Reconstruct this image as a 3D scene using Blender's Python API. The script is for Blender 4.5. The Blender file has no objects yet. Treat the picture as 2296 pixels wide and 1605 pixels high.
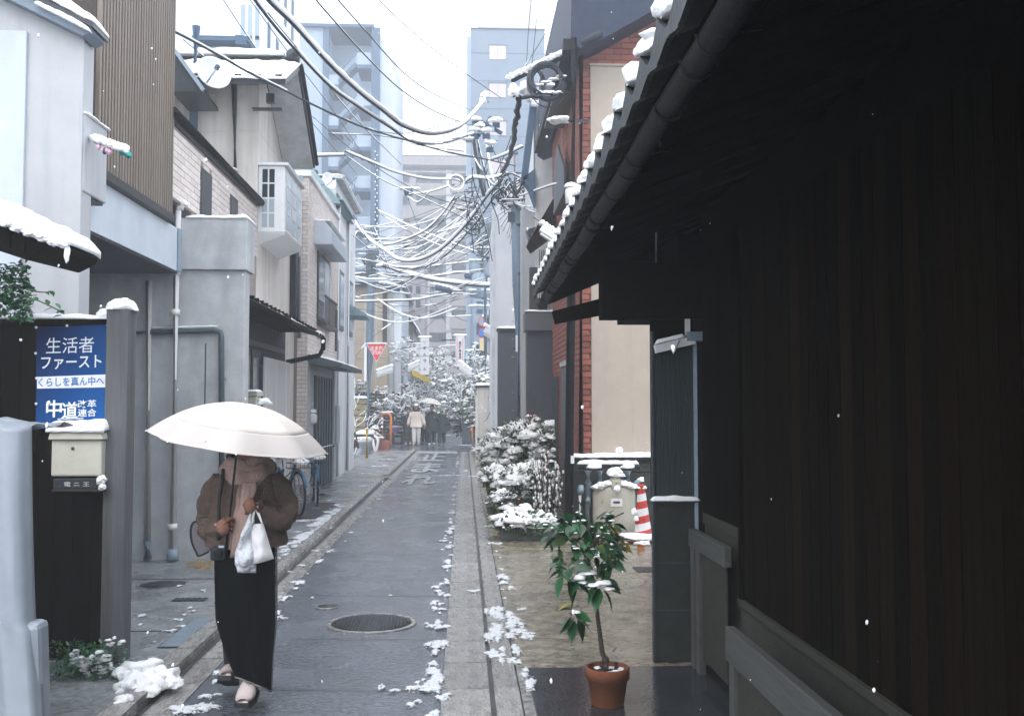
import bpy, bmesh, math, random
from mathutils import Vector, Matrix, noise

random.seed(7)
R = math.radians
sc = bpy.context.scene
COL = sc.collection

# ------------------------------------------------------------------ camera
IW, IH, F = 2295.0, 1605.0, 2200.0          # measuring frame of the photograph and focal length in it
CH = 1.70                                   # eye height
PITCH = math.atan((910 - IH / 2) / F)
YAW = math.atan((IW / 2 - 1040) / F)
cam_d = bpy.data.cameras.new('camera')
cam_d.sensor_width = 36.0
cam_d.lens = F / IW * 36.0
cam_d.clip_start = 0.05
cam_d.clip_end = 900.0
cam = bpy.data.objects.new('camera', cam_d)
cam.location = (0, 0, CH)
cam.rotation_euler = (math.pi / 2 + PITCH, 0, -YAW)
COL.objects.link(cam)
sc.camera = cam

# ------------------------------------------------------------------ sky and sun (snowy overcast)
world = bpy.data.worlds.new('World')
sc.world = world
world.use_nodes = True
wn = world.node_tree.nodes
wl = world.node_tree.links
wn.clear()
w_out = wn.new('ShaderNodeOutputWorld')
w_bg = wn.new('ShaderNodeBackground')
w_sky = wn.new('ShaderNodeTexSky')
w_sky.sky_type = 'NISHITA'
w_sky.sun_disc = False
w_sky.sun_elevation = R(50)
w_sky.sun_rotation = R(200)
w_sky.air_density = 1.6
w_sky.dust_density = 6.0
w_mix = wn.new('ShaderNodeMixRGB')
w_mix.inputs['Fac'].default_value = 0.90
w_mix.inputs['Color2'].default_value = (11.0, 11.7, 12.8, 1)      # the closed cloud deck
wl.new(w_sky.outputs['Color'], w_mix.inputs['Color1'])
wl.new(w_mix.outputs['Color'], w_bg.inputs['Color'])
w_bg.inputs['Strength'].default_value = 0.115
wl.new(w_bg.outputs['Background'], w_out.inputs['Surface'])
sun_d = bpy.data.lights.new('sun', 'SUN')
sun_d.energy = 0.6
sun_d.angle = R(35)
sun_d.color = (1.0, 0.95, 0.9)
sun = bpy.data.objects.new('sun', sun_d)
_az, _el = R(200), R(50)
sun.rotation_euler = Vector((math.sin(_az) * math.cos(_el), math.cos(_az) * math.cos(_el), math.sin(_el))).to_track_quat('Z', 'Y').to_euler()
COL.objects.link(sun)
sc.view_settings.view_transform = 'Standard'
sc.view_settings.look = 'None'
sc.view_settings.gamma = 1.0
sc.view_settings.exposure = 1.1
sc.view_settings.use_curve_mapping = False
try:
    sc.cycles.max_bounces = 6
    sc.cycles.diffuse_bounces = 3
    sc.cycles.glossy_bounces = 3
    sc.cycles.transmission_bounces = 6
    sc.cycles.volume_bounces = 1
    sc.cycles.transparent_max_bounces = 12
    sc.cycles.volume_step_rate = 4.0
    sc.cycles.use_denoising = True
except Exception:
    pass

# ------------------------------------------------------------------ measuring helpers
_f = Vector((math.sin(YAW) * math.cos(PITCH), math.cos(YAW) * math.cos(PITCH), math.sin(PITCH)))
HAZE = 0.0036
_r = Vector((math.cos(YAW), -math.sin(YAW), 0))
_u = _r.cross(_f)
def ray(px, py):
    return _f + _r * ((px - IW / 2) / F) + _u * ((IH / 2 - py) / F)
def P(px, py, Y):
    d = ray(px, py); t = Y / d.y
    return Vector((d.x * t, Y, CH + d.z * t))
def G(px, py, z=0.0):
    d = ray(px, py); t = (z - CH) / d.z
    return Vector((d.x * t, d.y * t, z))
def PX(px, py, X):
    d = ray(px, py); t = X / d.x
    return Vector((X, d.y * t, CH + d.z * t))

# ------------------------------------------------------------------ materials
def new_mat(name):
    m = bpy.data.materials.new(name); m.use_nodes = True
    nt = m.node_tree; b = nt.nodes['Principled BSDF']
    return m, nt, b
def M(name, col, rough=0.8, var=0.15, scale=6.0, bump=0.15, bscale=60.0, metal=0.0, spec=0.4, coat=0.0,
      stretch=(1, 1, 1), rnd=0.0, rvar=0.0, stain=None, stain_amt=0.0, stain_stretch=(1, 1, .25), bdist=0.01, detail=5):
    m, nt, b = new_mat(name)
    N, L = nt.nodes, nt.links
    tc = N.new('ShaderNodeTexCoord')
    mp = N.new('ShaderNodeMapping'); mp.inputs['Scale'].default_value = stretch
    L.new(tc.outputs['Object'], mp.inputs['Vector'])
    n1 = N.new('ShaderNodeTexNoise'); n1.inputs['Scale'].default_value = scale; n1.inputs['Detail'].default_value = detail
    n1.inputs['Roughness'].default_value = .65
    L.new(mp.outputs['Vector'], n1.inputs['Vector'])
    rmp = N.new('ShaderNodeValToRGB')
    rmp.color_ramp.elements[0].position = .3; rmp.color_ramp.elements[1].position = .7
    lo = [max(0, c * (1 - var)) for c in col[:3]] + [1]; hi = [min(1, c * (1 + var)) for c in col[:3]] + [1]
    rmp.color_ramp.elements[0].color = lo; rmp.color_ramp.elements[1].color = hi
    L.new(n1.outputs['Fac'], rmp.inputs['Fac'])
    cout = rmp.outputs['Color']
    if stain_amt > 0:
        mp2 = N.new('ShaderNodeMapping'); mp2.inputs['Scale'].default_value = stain_stretch
        L.new(tc.outputs['Object'], mp2.inputs['Vector'])
        n2 = N.new('ShaderNodeTexNoise'); n2.inputs['Scale'].default_value = 2.2; n2.inputs['Detail'].default_value = 6
        L.new(mp2.outputs['Vector'], n2.inputs['Vector'])
        r2 = N.new('ShaderNodeValToRGB'); r2.color_ramp.elements[0].position = .45; r2.color_ramp.elements[1].position = .68
        r2.color_ramp.elements[0].color = (0, 0, 0, 1); r2.color_ramp.elements[1].color = (stain_amt,) * 3 + (1,)
        L.new(n2.outputs['Fac'], r2.inputs['Fac'])
        mx = N.new('ShaderNodeMixRGB'); mx.inputs['Color2'].default_value = tuple(stain or (.1, .1, .1)) + (1,)
        L.new(r2.outputs['Color'], mx.inputs['Fac']); L.new(cout, mx.inputs['Color1'])
        cout = mx.outputs['Color']
    if rnd > 0:
        oi = N.new('ShaderNodeObjectInfo')
        hs = N.new('ShaderNodeHueSaturation')
        mr = N.new('ShaderNodeMapRange'); mr.inputs['To Min'].default_value = 1 - rnd; mr.inputs['To Max'].default_value = 1 + rnd
        L.new(oi.outputs['Random'], mr.inputs['Value']); L.new(mr.outputs['Result'], hs.inputs['Value'])
        L.new(cout, hs.inputs['Color']); cout = hs.outputs['Color']
    L.new(cout, b.inputs['Base Color'])
    b.inputs['Roughness'].default_value = rough
    if rvar > 0:
        mr2 = N.new('ShaderNodeMapRange'); mr2.inputs['From Min'].default_value = .35; mr2.inputs['From Max'].default_value = .65
        mr2.inputs['To Min'].default_value = max(.02, rough - rvar); mr2.inputs['To Max'].default_value = min(1, rough + rvar)
        n3 = N.new('ShaderNodeTexNoise'); n3.inputs['Scale'].default_value = scale * .5; n3.inputs['Detail'].default_value = 4
        L.new(tc.outputs['Object'], n3.inputs['Vector'])
        L.new(n3.outputs['Fac'], mr2.inputs['Value']); L.new(mr2.outputs['Result'], b.inputs['Roughness'])
    b.inputs['Metallic'].default_value = metal
    b.inputs['Specular IOR Level'].default_value = spec
    if coat: b.inputs['Coat Weight'].default_value = coat; b.inputs['Coat Roughness'].default_value = .08
    if bump > 0:
        nb = N.new('ShaderNodeTexNoise'); nb.inputs['Scale'].default_value = bscale; nb.inputs['Detail'].default_value = 4
        L.new(mp.outputs['Vector'], nb.inputs['Vector'])
        bp = N.new('ShaderNodeBump'); bp.inputs['Strength'].default_value = bump; bp.inputs['Distance'].default_value = bdist
        L.new(nb.outputs['Fac'], bp.inputs['Height']); L.new(bp.outputs['Normal'], b.inputs['Normal'])
    return m

m_snow = M('snow', (.90, .91, .92), .75, .04, 12, .5, 45, spec=.25, bdist=.02)
m_snow.node_tree.nodes['Principled BSDF'].inputs['Subsurface Weight'].default_value = .0
m_asphalt = M('wet_asphalt', (.074, .086, .106), .19, .34, 2.6, .42, 85, spec=.65, rvar=.16, stain=(.050, .055, .066), stain_amt=.6, stain_stretch=(1, .6, 1), bdist=.010, detail=8)
m_gutter = M('gutter_concrete', (.27, .262, .25), .32, .28, 7, .16, 120, spec=.5, rvar=.2, stain=(.08, .08, .08), stain_amt=.7, stain_stretch=(1.5, 1, 1), rnd=.18)
m_kerbdark = M('wet_grime_and_shade', (.035, .037, .04), .4, .3, 8, .5, 60)  # grime in joints and cracks, also the painted shade at the kerb foot
m_walk = M('pavement_concrete', (.20, .21, .215), .30, .22, 3, .3, 90, spec=.5, rvar=.18, stain=(.09, .09, .095), stain_amt=.55, stain_stretch=(.8, .8, .8), rnd=.05)
m_yard = M('yard_concrete', (.20, .178, .130), .24, .30, 9, .14, 120, spec=.62, rvar=.16, stain=(.10, .09, .07), stain_amt=.7, stain_stretch=(1.3, 1.0, 1), rnd=.06, detail=8)
m_stone = M('wet_stone_slab', (.032, .036, .043), .14, .3, 5, .15, 40, spec=.6, rvar=.09)
m_ground = M('earth', (.12, .12, .12), .7, .3, 2)
m_paint = M('road_paint', (.34, .34, .34), .5, .35, 18, .3, 80, stain=(.13, .14, .155), stain_amt=.95, stain_stretch=(2.5, 1, 1))
m_iron = M('cast_iron', (.045, .05, .058), .38, .3, 20, .5, 80, metal=.6)
m_lgrey = M('pale_stucco', (.43, .44, .455), .9, .06, 3, .35, 160, stain=(.31, .33, .36), stain_amt=.6, stain_stretch=(2.5, 2.5, .25))
m_white = M('white_stucco', (.66, .67, .68), .9, .05, 3, .3, 120, stain=(.42, .43, .44), stain_amt=.5, stain_stretch=(2.5, 2.5, .2))
m_beam = M('pale_blue_render', (.50, .55, .61), .9, .06, 4, .2, 120, stain=(.30, .33, .37), stain_amt=.3)
m_conc = M('grey_concrete', (.46, .475, .485), .85, .14, 5, .35, 90, stain=(.30, .32, .335), stain_amt=.7, stain_stretch=(1.6, 1.6, .5))
m_cream = M('cream_stucco', (.66, .62, .57), .9, .06, 4, .3, 120, stain=(.44, .41, .37), stain_amt=.6, stain_stretch=(3, 3, .2))
m_creampanel = M('cream_siding', (.44, .375, .315), .9, .05, 5, .5, 110, stain=(.39, .335, .27), stain_amt=.45, stain_stretch=(3, 3, .2))
m_tile = M('pinkish_wall_tile', (.68, .61, .57), .7, .10, 9, .15, 60, rnd=.10)
m_tilejoint = M('tile_joint', (.30, .26, .24), .9, .1)
m_brick = M('red_brick', (.30, .105, .078), .85, .22, 22, .5, 110, rnd=.28)
m_mortar = M('mortar', (.17, .09, .075), .95, .2, 20, .3)
m_slat = M('brown_slat', (.20, .162, .130), .6, .2, 12, .2, 50, stretch=(1, 1, .15), rnd=.12)
m_slatgap = M('slat_gap', (.06, .05, .042), .8, .2)
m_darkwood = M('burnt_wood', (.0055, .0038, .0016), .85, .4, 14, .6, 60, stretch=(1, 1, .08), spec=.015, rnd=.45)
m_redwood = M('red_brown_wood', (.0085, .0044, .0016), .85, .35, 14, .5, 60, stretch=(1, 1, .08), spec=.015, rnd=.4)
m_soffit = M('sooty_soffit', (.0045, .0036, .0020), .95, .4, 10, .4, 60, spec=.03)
m_greywood = M('weathered_wood', (.105, .108, .115), .85, .35, 16, .7, 40, stretch=(1, 1, .06), stain=(.06, .06, .06), stain_amt=.6)
m_beige = M('beige_board', (.026, .025, .018), .8, .2, 10, .3, 60)
m_tileroof = M('kawara_tile', (.020, .026, .030), .5, .3, 14, .4, 60, spec=.5, rnd=.2)
m_gut = M('dark_gutter_pipe', (.0065, .0085, .010), .6, .4, 18, .5, 60, spec=.25)
m_darkmetal = M('dark_metal', (.03, .037, .043), .45, .25, 20, .2)
m_greenmetal = M('green_grey_metal', (.055, .085, .095), .5, .2, 20, .2)
m_pvc = M('white_pvc', (.72, .71, .70), .4, .05, 20, .05)
m_pvcgrey = M('grey_pipe', (.24, .32, .38), .5, .15, 20, .15)
m_steel = M('galvanised_steel', (.30, .37, .44), .5, .15, 12, .2, 70, metal=.2)
m_polegrey = M('pole_concrete', (.13, .18, .235), .7, .12, 8, .2, 70)
m_darkglass = M('dark_glass', (.02, .03, .036), .12, .3, 3, .02, 5, spec=.7)
m_paleglass = M('pale_glass', (.35, .42, .46), .15, .15, 2, .02, 5, spec=.7)
m_winframe = M('white_frame', (.70, .71, .72), .5, .05, 20, .05)
m_bronze = M('bronze_frame', (.035, .035, .036), .5, .2, 20, .05)
m_darkgrey = M('dark_grey_wall', (.062, .069, .080), .9, .14, 6, .5, 100, stain=(.06, .065, .075), stain_amt=.5)
m_block = M('dark_block', (.055, .058, .055), .9, .2, 8, .5, 60, rnd=.15)
m_apart = M('apartment_tile', (.235, .21, .20), .9, .06, 1.5, 0, 10, stain=(.28, .27, .28), stain_amt=.4)
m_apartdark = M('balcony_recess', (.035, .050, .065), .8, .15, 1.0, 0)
m_tower = M('tower_tile', (.15, .195, .245), .8, .06, 1.2, 0)
m_pink = M('pale_pink_block', (.48, .42, .42), .9, .03, 1, 0)
m_bluepanel = M('blue_grey_panel', (.29, .355, .42), .8, .07, 1, 0)
m_bluedark = M('blue_steel', (.055, .10, .16), .7, .1, 1, 0)
m_farwhite = M('far_white_wall', (.62, .65, .70), .9, .04, 1, 0)
m_tan = M('tan_panel', (.42, .34, .25), .9, .08, 2, .1, 40)
m_teal = M('teal_slate', (.20, .30, .32), .7, .15, 8, .2)
m_cable = M('cable_sheath', (.022, .03, .04), .6, .2, 20, 0)
m_orange = M('orange_paint', (.72, .22, .035), .5, .12, 12, .1)
m_yellow = M('yellow_paint', (.60, .42, .05), .5, .12, 12, .1)
m_red = M('red_sign', (.62, .045, .05), .45, .06, 12, .03)
m_signwhite = M('sign_white', (.72, .72, .73), .5, .03, 12, .02)
m_signblue = M('sign_blue', (.03, .20, .60), .45, .06, 12, .02)
m_terracotta = M('terracotta', (.17, .050, .018), .85, .16, 14, .25, 70, stain=(.11, .05, .028), stain_amt=.5)
m_soil = M('soil', (.025, .02, .018), .95, .3, 30, .8)
m_bark = M('bark', (.055, .045, .035), .85, .3, 30, .6, 60)
m_leaf = M('glossy_leaf', (.020, .085, .030), .30, .5, 25, .15, 40, spec=.55, rnd=.45)
m_leafy = M('yellowing_leaf', (.28, .22, .03), .4, .3, 25, .15, 40)
m_bushleaf = M('shrub_leaf', (.050, .095, .030), .5, .45, 6, .1, 40, spec=.4)
m_redleaf = M('red_leaf', (.20, .05, .05), .5, .3, 6, .1)
m_tree = M('tree_bark', (.085, .075, .075), .9, .3, 10, .3)
m_potgreen = M('green_grey_pot', (.16, .21, .20), .6, .15, 10, .1)
m_potwhite = M('white_pot', (.52, .54, .56), .6, .1, 10, .1)
m_tarp = M('blue_grey_tarp', (.24, .27, .31), .34, .10, 4, .12, 12, spec=.5, bdist=.02)
m_mail = M('cream_enamel', (.52, .505, .425), .5, .08, 10, .1, 60, stain=(.40, .38, .27), stain_amt=.3)
m_tank = M('cream_tank', (.46, .44, .37), .6, .08, 8, .1, 60, stain=(.30, .28, .22), stain_amt=.5)
m_zinc = M('zinc_pipe', (.20, .26, .30), .5, .15, 20, .2, metal=.3)

# half melted snow: opaque in its middle, lacy at its rim (w = 1 in the middle, 0 at the rim)
m_slush = M('melting_snow', (.66, .69, .72), .6, .14, 30, .6, 70, spec=.35, bdist=.01)
_n, _l = m_slush.node_tree.nodes, m_slush.node_tree.links
_a = _n.new('ShaderNodeAttribute'); _a.attribute_name = 'w'
_t = _n.new('ShaderNodeTexCoord'); _z = _n.new('ShaderNodeTexNoise'); _z.inputs['Scale'].default_value = 38; _z.inputs['Detail'].default_value = 7; _z.inputs['Roughness'].default_value = .7
_l.new(_t.outputs['Object'], _z.inputs['Vector'])
_m = _n.new('ShaderNodeMath'); _m.operation = 'MULTIPLY_ADD'; _m.inputs[1].default_value = 2.6; _l.new(_z.outputs['Fac'], _m.inputs[0]); _l.new(_a.outputs['Fac'], _m.inputs[2])
_k = _n.new('ShaderNodeMapRange'); _k.inputs['From Min'].default_value = 1.48; _k.inputs['From Max'].default_value = 1.72; _l.new(_m.outputs[0], _k.inputs['Value'])
_l.new(_k.outputs[0], _n['Principled BSDF'].inputs['Alpha'])

def speck(m, scale, lo, hi, stretch=(1, 1, 1), bump_scale=None, bump_amt=.5, dist=.008):
    """coarse aggregate: light and dark grains in the colour and, with bump_scale, in the relief"""
    n, l = m.node_tree.nodes, m.node_tree.links; b = n['Principled BSDF']
    src = b.inputs['Base Color'].links[0].from_socket
    tc = n.new('ShaderNodeTexCoord'); mp = n.new('ShaderNodeMapping'); mp.inputs['Scale'].default_value = stretch; l.new(tc.outputs['Object'], mp.inputs['Vector'])
    z = n.new('ShaderNodeTexNoise'); z.inputs['Scale'].default_value = scale; z.inputs['Detail'].default_value = 3; l.new(mp.outputs['Vector'], z.inputs['Vector'])
    r = n.new('ShaderNodeMapRange'); r.inputs['From Min'].default_value = .33; r.inputs['From Max'].default_value = .67; r.inputs['To Min'].default_value = lo; r.inputs['To Max'].default_value = hi; l.new(z.outputs['Fac'], r.inputs['Value'])
    v = n.new('ShaderNodeVectorMath'); v.operation = 'SCALE'; l.new(src, v.inputs[0]); l.new(r.outputs[0], v.inputs['Scale']); l.new(v.outputs[0], b.inputs['Base Color'])
    if bump_scale:
        z2 = n.new('ShaderNodeTexNoise'); z2.inputs['Scale'].default_value = bump_scale; z2.inputs['Detail'].default_value = 5; l.new(mp.outputs['Vector'], z2.inputs['Vector'])
        bp = n.new('ShaderNodeBump'); bp.inputs['Strength'].default_value = bump_amt; bp.inputs['Distance'].default_value = dist; l.new(z2.outputs['Fac'], bp.inputs['Height'])
        l.new(b.inputs['Normal'].links[0].from_socket, bp.inputs['Normal']); l.new(bp.outputs['Normal'], b.inputs['Normal'])
speck(m_asphalt, 42, .45, 1.75, (.7, 1.25, 1), 16, .55, .012)
speck(m_walk, 30, .7, 1.35, (1, 1, 1), 10, .3, .006)
speck(m_gutter, 26, .55, 1.35, (1, 1, 1), 12, .3, .006)
speck(m_yard, 16, .55, 1.6, (1, 2.2, 1), 9, .35, .006)
# ------------------------------------------------------------------ mesh helpers
ORG = {}
def basis(d):
    d = d.normalized()
    a = Vector((0, 0, 1)) if abs(d.z) < .9 else Vector((1, 0, 0))
    x = d.cross(a).normalized(); y = x.cross(d).normalized()
    return x, y
class MB:
    def __init__(s): s.v = []; s.f = []; s.sm = []; s.mi = []
    def add(s, vs, fs, smooth=False, mi=0):
        b = len(s.v); s.v += [tuple(v) for v in vs]
        for f in fs: s.f.append(tuple(i + b for i in f)); s.sm.append(smooth); s.mi.append(mi)
        return s
    def box(s, x0, x1, y0, y1, z0, z1, mi=0):
        vs = [(x, y, z) for z in (z0, z1) for y in (y0, y1) for x in (x0, x1)]
        return s.add(vs, [(0, 2, 3, 1), (4, 5, 7, 6), (0, 1, 5, 4), (2, 6, 7, 3), (0, 4, 6, 2), (1, 3, 7, 5)], False, mi)
    def obox(s, c, sx, sy, sz, rot=None, mi=0):
        c = Vector(c); rot = rot or Matrix.Identity(3)
        vs = [c + rot @ Vector((a * sx / 2, b * sy / 2, d * sz / 2)) for d in (-1, 1) for b in (-1, 1) for a in (-1, 1)]
        return s.add(vs, [(0, 2, 3, 1), (4, 5, 7, 6), (0, 1, 5, 4), (2, 6, 7, 3), (0, 4, 6, 2), (1, 3, 7, 5)], False, mi)
    def bar(s, a, b, w, h, mi=0):            # rectangular bar between two points, w sideways, h up
        a = Vector(a); b = Vector(b); d = b - a; x, y = basis(d)
        vs = []
        for p in (a, b):
            for i, j in ((-1, -1), (1, -1), (1, 1), (-1, 1)): vs.append(p + x * i * w / 2 + y * j * h / 2)
        return s.add(vs, [(0, 1, 2, 3), (7, 6, 5, 4), (0, 4, 5, 1), (1, 5, 6, 2), (2, 6, 7, 3), (3, 7, 4, 0)], False, mi)
    def prism(s, pts, off, mi=0):            # polygon swept by a vector
        pts = [Vector(p) for p in pts]; off = Vector(off); n = len(pts)
        vs = pts + [p + off for p in pts]
        fs = [tuple(range(n)), tuple(range(2 * n - 1, n - 1, -1))] + [(i, i + n, (i + 1) % n + n, (i + 1) % n) for i in range(n)]
        return s.add(vs, fs, False, mi)
    def tube(s, pts, r, n=8, mi=0, cap=True, ell=None):
        pts = [Vector(p) for p in pts]; m = len(pts)
        rs = list(r) if isinstance(r, (list, tuple)) else [r] * m
        base = None; vs = []
        for i, p in enumerate(pts):
            d = pts[min(i + 1, m - 1)] - pts[max(i - 1, 0)]
            if d.length < 1e-9: d = Vector((0, 0, 1))
            d.normalize()
            if base is None: x, y = basis(d)
            else:
                x = base - d * base.dot(d)
                if x.length < 1e-6: x, y = basis(d)
                x.normalize(); y = d.cross(x)
            base = x
            e = ell[i] if ell else 1.0
            for k in range(n):
                a = 2 * math.pi * k / n
                vs.append(p + x * math.cos(a) * rs[i] + y * math.sin(a) * rs[i] * e)
        fs = [(i * n + k, i * n + (k + 1) % n, (i + 1) * n + (k + 1) % n, (i + 1) * n + k) for i in range(m - 1) for k in range(n)]
        if cap: fs += [tuple(range(n - 1, -1, -1)), tuple((m - 1) * n + k for k in range(n))]
        return s.add(vs, fs, True, mi)
    def lathe(s, prof, c=(0, 0, 0), n=20, mi=0, sx=1, sy=1, cap=True):
        c = Vector(c); vs = []
        for r, z in prof:
            for k in range(n):
                a = 2 * math.pi * k / n; vs.append(c + Vector((r * math.cos(a) * sx, r * math.sin(a) * sy, z)))
        m = len(prof)
        fs = [(i * n + k, i * n + (k + 1) % n, (i + 1) * n + (k + 1) % n, (i + 1) * n + k) for i in range(m - 1) for k in range(n)]
        if cap: fs += [tuple(range(n - 1, -1, -1)), tuple((m - 1) * n + k for k in range(n))]
        return s.add(vs, fs, True, mi)
    def blob(s, c, sx, sy, sz, amt=.25, seed=0, flat=.0, lod=1, mi=0):
        vs, fs = ICO[lod]; c = Vector(c); out = []
        o = Vector((seed * 7.3, seed * 1.9, seed * 3.1))
        for v in vs:
            k = 1 + amt * noise.noise(v * 1.7 + o) * 1.6
            z = v.z * k
            if z < -flat and flat > 0: z = -flat
            out.append(c + Vector((v.x * k * sx, v.y * k * sy, z * sz)))
        return s.add(out, fs, True, mi)
    def quad(s, a, b, c, d, mi=0): return s.add([a, b, c, d], [(0, 1, 2, 3)], False, mi)
    def build(s, name, mat, parent=None, bevel=0, kind=None, subd=0):
        me = bpy.data.meshes.new(name)
        me.from_pydata(s.v, [], s.f)
        me.polygons.foreach_set('use_smooth', s.sm)
        mats = mat if isinstance(mat, (list, tuple)) else [mat]
        for m in mats: me.materials.append(m)
        if len(mats) > 1: me.polygons.foreach_set('material_index', s.mi)
        me.update()
        return link(name, me, parent, bevel, kind, subd)
def _ico(lod):
    bm = bmesh.new(); bmesh.ops.create_icosphere(bm, subdivisions=lod + 1, radius=1.0)
    vs = [v.co.copy() for v in bm.verts]; fs = [tuple(v.index for v in f.verts) for f in bm.faces]; bm.free()
    return vs, fs
ICO = {i: _ico(i) for i in range(0, 4)}
def link(name, me, parent=None, bevel=0, kind=None, subd=0):
    o = bpy.data.objects.new(name, me); COL.objects.link(o)
    if parent is not None:
        o.parent = parent; o.location = -ORG.get(parent.name, Vector((0, 0, 0)))
    ORG[o.name] = Vector((0, 0, 0))
    if bevel:
        b = o.modifiers.new('bevel', 'BEVEL'); b.width = bevel; b.segments = 2; b.limit_method = 'ANGLE'
    if subd:
        b = o.modifiers.new('subdivision', 'SUBSURF'); b.levels = subd; b.render_levels = subd
    if kind: o['kind'] = kind
    elif parent is not None and (name == 'snow' or name.endswith('_snow')): o['kind'] = 'stuff'
    return o
def tag(o, label, cat, group=None, kind=None):
    o['label'] = label; o['category'] = cat
    if group: o['group'] = group
    if kind: o['kind'] = kind
    return o
def thing(name, label, cat, loc=(0, 0, 0), group=None, rz=0):
    o = bpy.data.objects.new(name, None); COL.objects.link(o); o.empty_display_size = .1
    o.location = loc; o.rotation_euler = (0, 0, rz)
    ORG[o.name] = Vector(loc) if rz == 0 else Vector((0, 0, 0))
    return tag(o, label, cat, group)
def local(o): ORG[o.name] = Vector((0, 0, 0)); return o       # children given in the thing's own frame
def copy_tree(o, parent=None):
    c = o.copy(); COL.objects.link(c)
    if parent is not None: c.parent = parent
    for ch in list(o.children): copy_tree(ch, c)
    ORG[c.name] = Vector((0, 0, 0))
    return c
def structure(o, label=None):
    o['kind'] = 'structure'
    if label: o['label'] = label
    return o
def catmull(pts, k=6):
    pts = [Vector(p) for p in pts]
    if len(pts) < 3: return [pts[0].lerp(pts[-1], i / k) for i in range(k + 1)]
    q = [pts[0] * 2 - pts[1]] + pts + [pts[-1] * 2 - pts[-2]]; out = []
    for i in range(1, len(q) - 2):
        for j in range(k):
            t = j / k
            out.append(.5 * ((2 * q[i]) + (q[i + 1] - q[i - 1]) * t + (2 * q[i - 1] - 5 * q[i] + 4 * q[i + 1] - q[i + 2]) * t * t + (3 * q[i] - q[i - 1] - 3 * q[i + 1] + q[i + 2]) * t ** 3))
    out.append(pts[-1]); return out
def snow_slab(mb, p00, p10, p11, p01, th, nu=16, nv=5, seed=0, over=.015):
    """lumpy snow lying on the quad p00 p10 p11 p01 (u runs p00 to p10)"""
    p00, p10, p11, p01 = map(Vector, (p00, p10, p11, p01))
    cu = ((p10 - p00) + (p11 - p01)).normalized(); cv = ((p01 - p00) + (p11 - p10)).normalized()
    vs = []; n = nu + 1
    o = Vector((seed * 5.7, seed * 2.3, 0))
    for layer in (0, 1):
        for j in range(nv + 1):
            for i in range(n):
                u, v = i / nu, j / nv
                p = (p00 * (1 - u) + p10 * u) * (1 - v) + (p01 * (1 - u) + p11 * u) * v
                eu, ev = 2 * u - 1, 2 * v - 1
                nz = noise.noise(p * 5 + o)
                nz2 = noise.noise(p * 14 + o)
                edge = math.sqrt(max(0, (1 - abs(ev) ** 4) * (1 - abs(eu) ** 12)))
                pp = p + cv * ev * over * (1 + nz * 1.2) + cu * eu * over * .5
                if layer == 1: pp = pp + Vector((0, 0, th * (.28 + .72 * edge) * (1 + .35 * nz + .25 * nz2)))
                else: pp = pp + Vector((0, 0, .0015 - (.25 * th * max(0, nz2) if abs(ev) > .9 else 0)))
                vs.append(pp)
    m = n * (nv + 1); fs = []
    for j in range(nv):
        for i in range(nu):
            a = j * n + i
            fs.append((a, a + n, a + n + 1, a + 1)); fs.append((m + a, m + a + 1, m + a + n + 1, m + a + n))
    for i in range(nu):
        fs.append((i, i + 1, m + i + 1, m + i)); a = nv * n + i; fs.append((a + 1, a, m + a, m + a + 1))
    for j in range(nv):
        a = j * n; fs.append((a + n, a, m + a, m + a + n)); a = j * n + nu; fs.append((a, a + n, m + a + n, m + a))
    mb.add(vs, fs, True)
    return mb
def snow_on(parent, x0, x1, y0, y1, z, th=.06, seed=0, over=.015, name='snow'):
    mb = MB()
    lx, ly = abs(x1 - x0), abs(y1 - y0)
    if lx >= ly: snow_slab(mb, (x0, y0, z), (x1, y0, z), (x1, y1, z), (x0, y1, z), th, max(6, int(lx * 12)), 5, seed, over)
    else: snow_slab(mb, (x1, y0, z), (x1, y1, z), (x0, y1, z), (x0, y0, z), th, max(6, min(80, int(ly * 10))), 5, seed, over)
    return mb.build(name, m_snow, parent)
_unit = {}
def unit_box(mat):
    if mat.name not in _unit:
        mb = MB(); e = .5; c = .44          # a box with chamfered long edges, 28 triangles
        mb.box(-e, e, -e, e, -e, e)
        me = bpy.data.meshes.new('unit_' + mat.name); me.from_pydata(mb.v, [], mb.f); me.materials.append(mat); me.update()
        _unit[mat.name] = me
    return _unit[mat.name]
def pieces(parent, name, mat, boxes, budget=300):
    """boxes: (cx, cy, cz, sx, sy, sz); the nearest become parts of their own, the rest one part"""
    boxes = sorted(boxes, key=lambda b: b[0] ** 2 + b[1] ** 2 + (b[2] - CH) ** 2)
    me = unit_box(mat); org = ORG.get(parent.name, Vector((0, 0, 0))) if parent else Vector((0, 0, 0))
    for b in boxes[:budget]:
        o = bpy.data.objects.new(name, me); COL.objects.link(o)
        if parent: o.parent = parent
        o.location = Vector(b[:3]) - org; o.scale = b[3:6]
    if boxes[budget:]:
        mb = MB()
        for b in boxes[budget:]: mb.box(b[0] - b[3] / 2, b[0] + b[3] / 2, b[1] - b[4] / 2, b[1] + b[4] / 2, b[2] - b[5] / 2, b[2] + b[5] / 2)
        mb.build(name + '_rest' if False else name + 's', mat, parent, kind='stuff')
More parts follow.
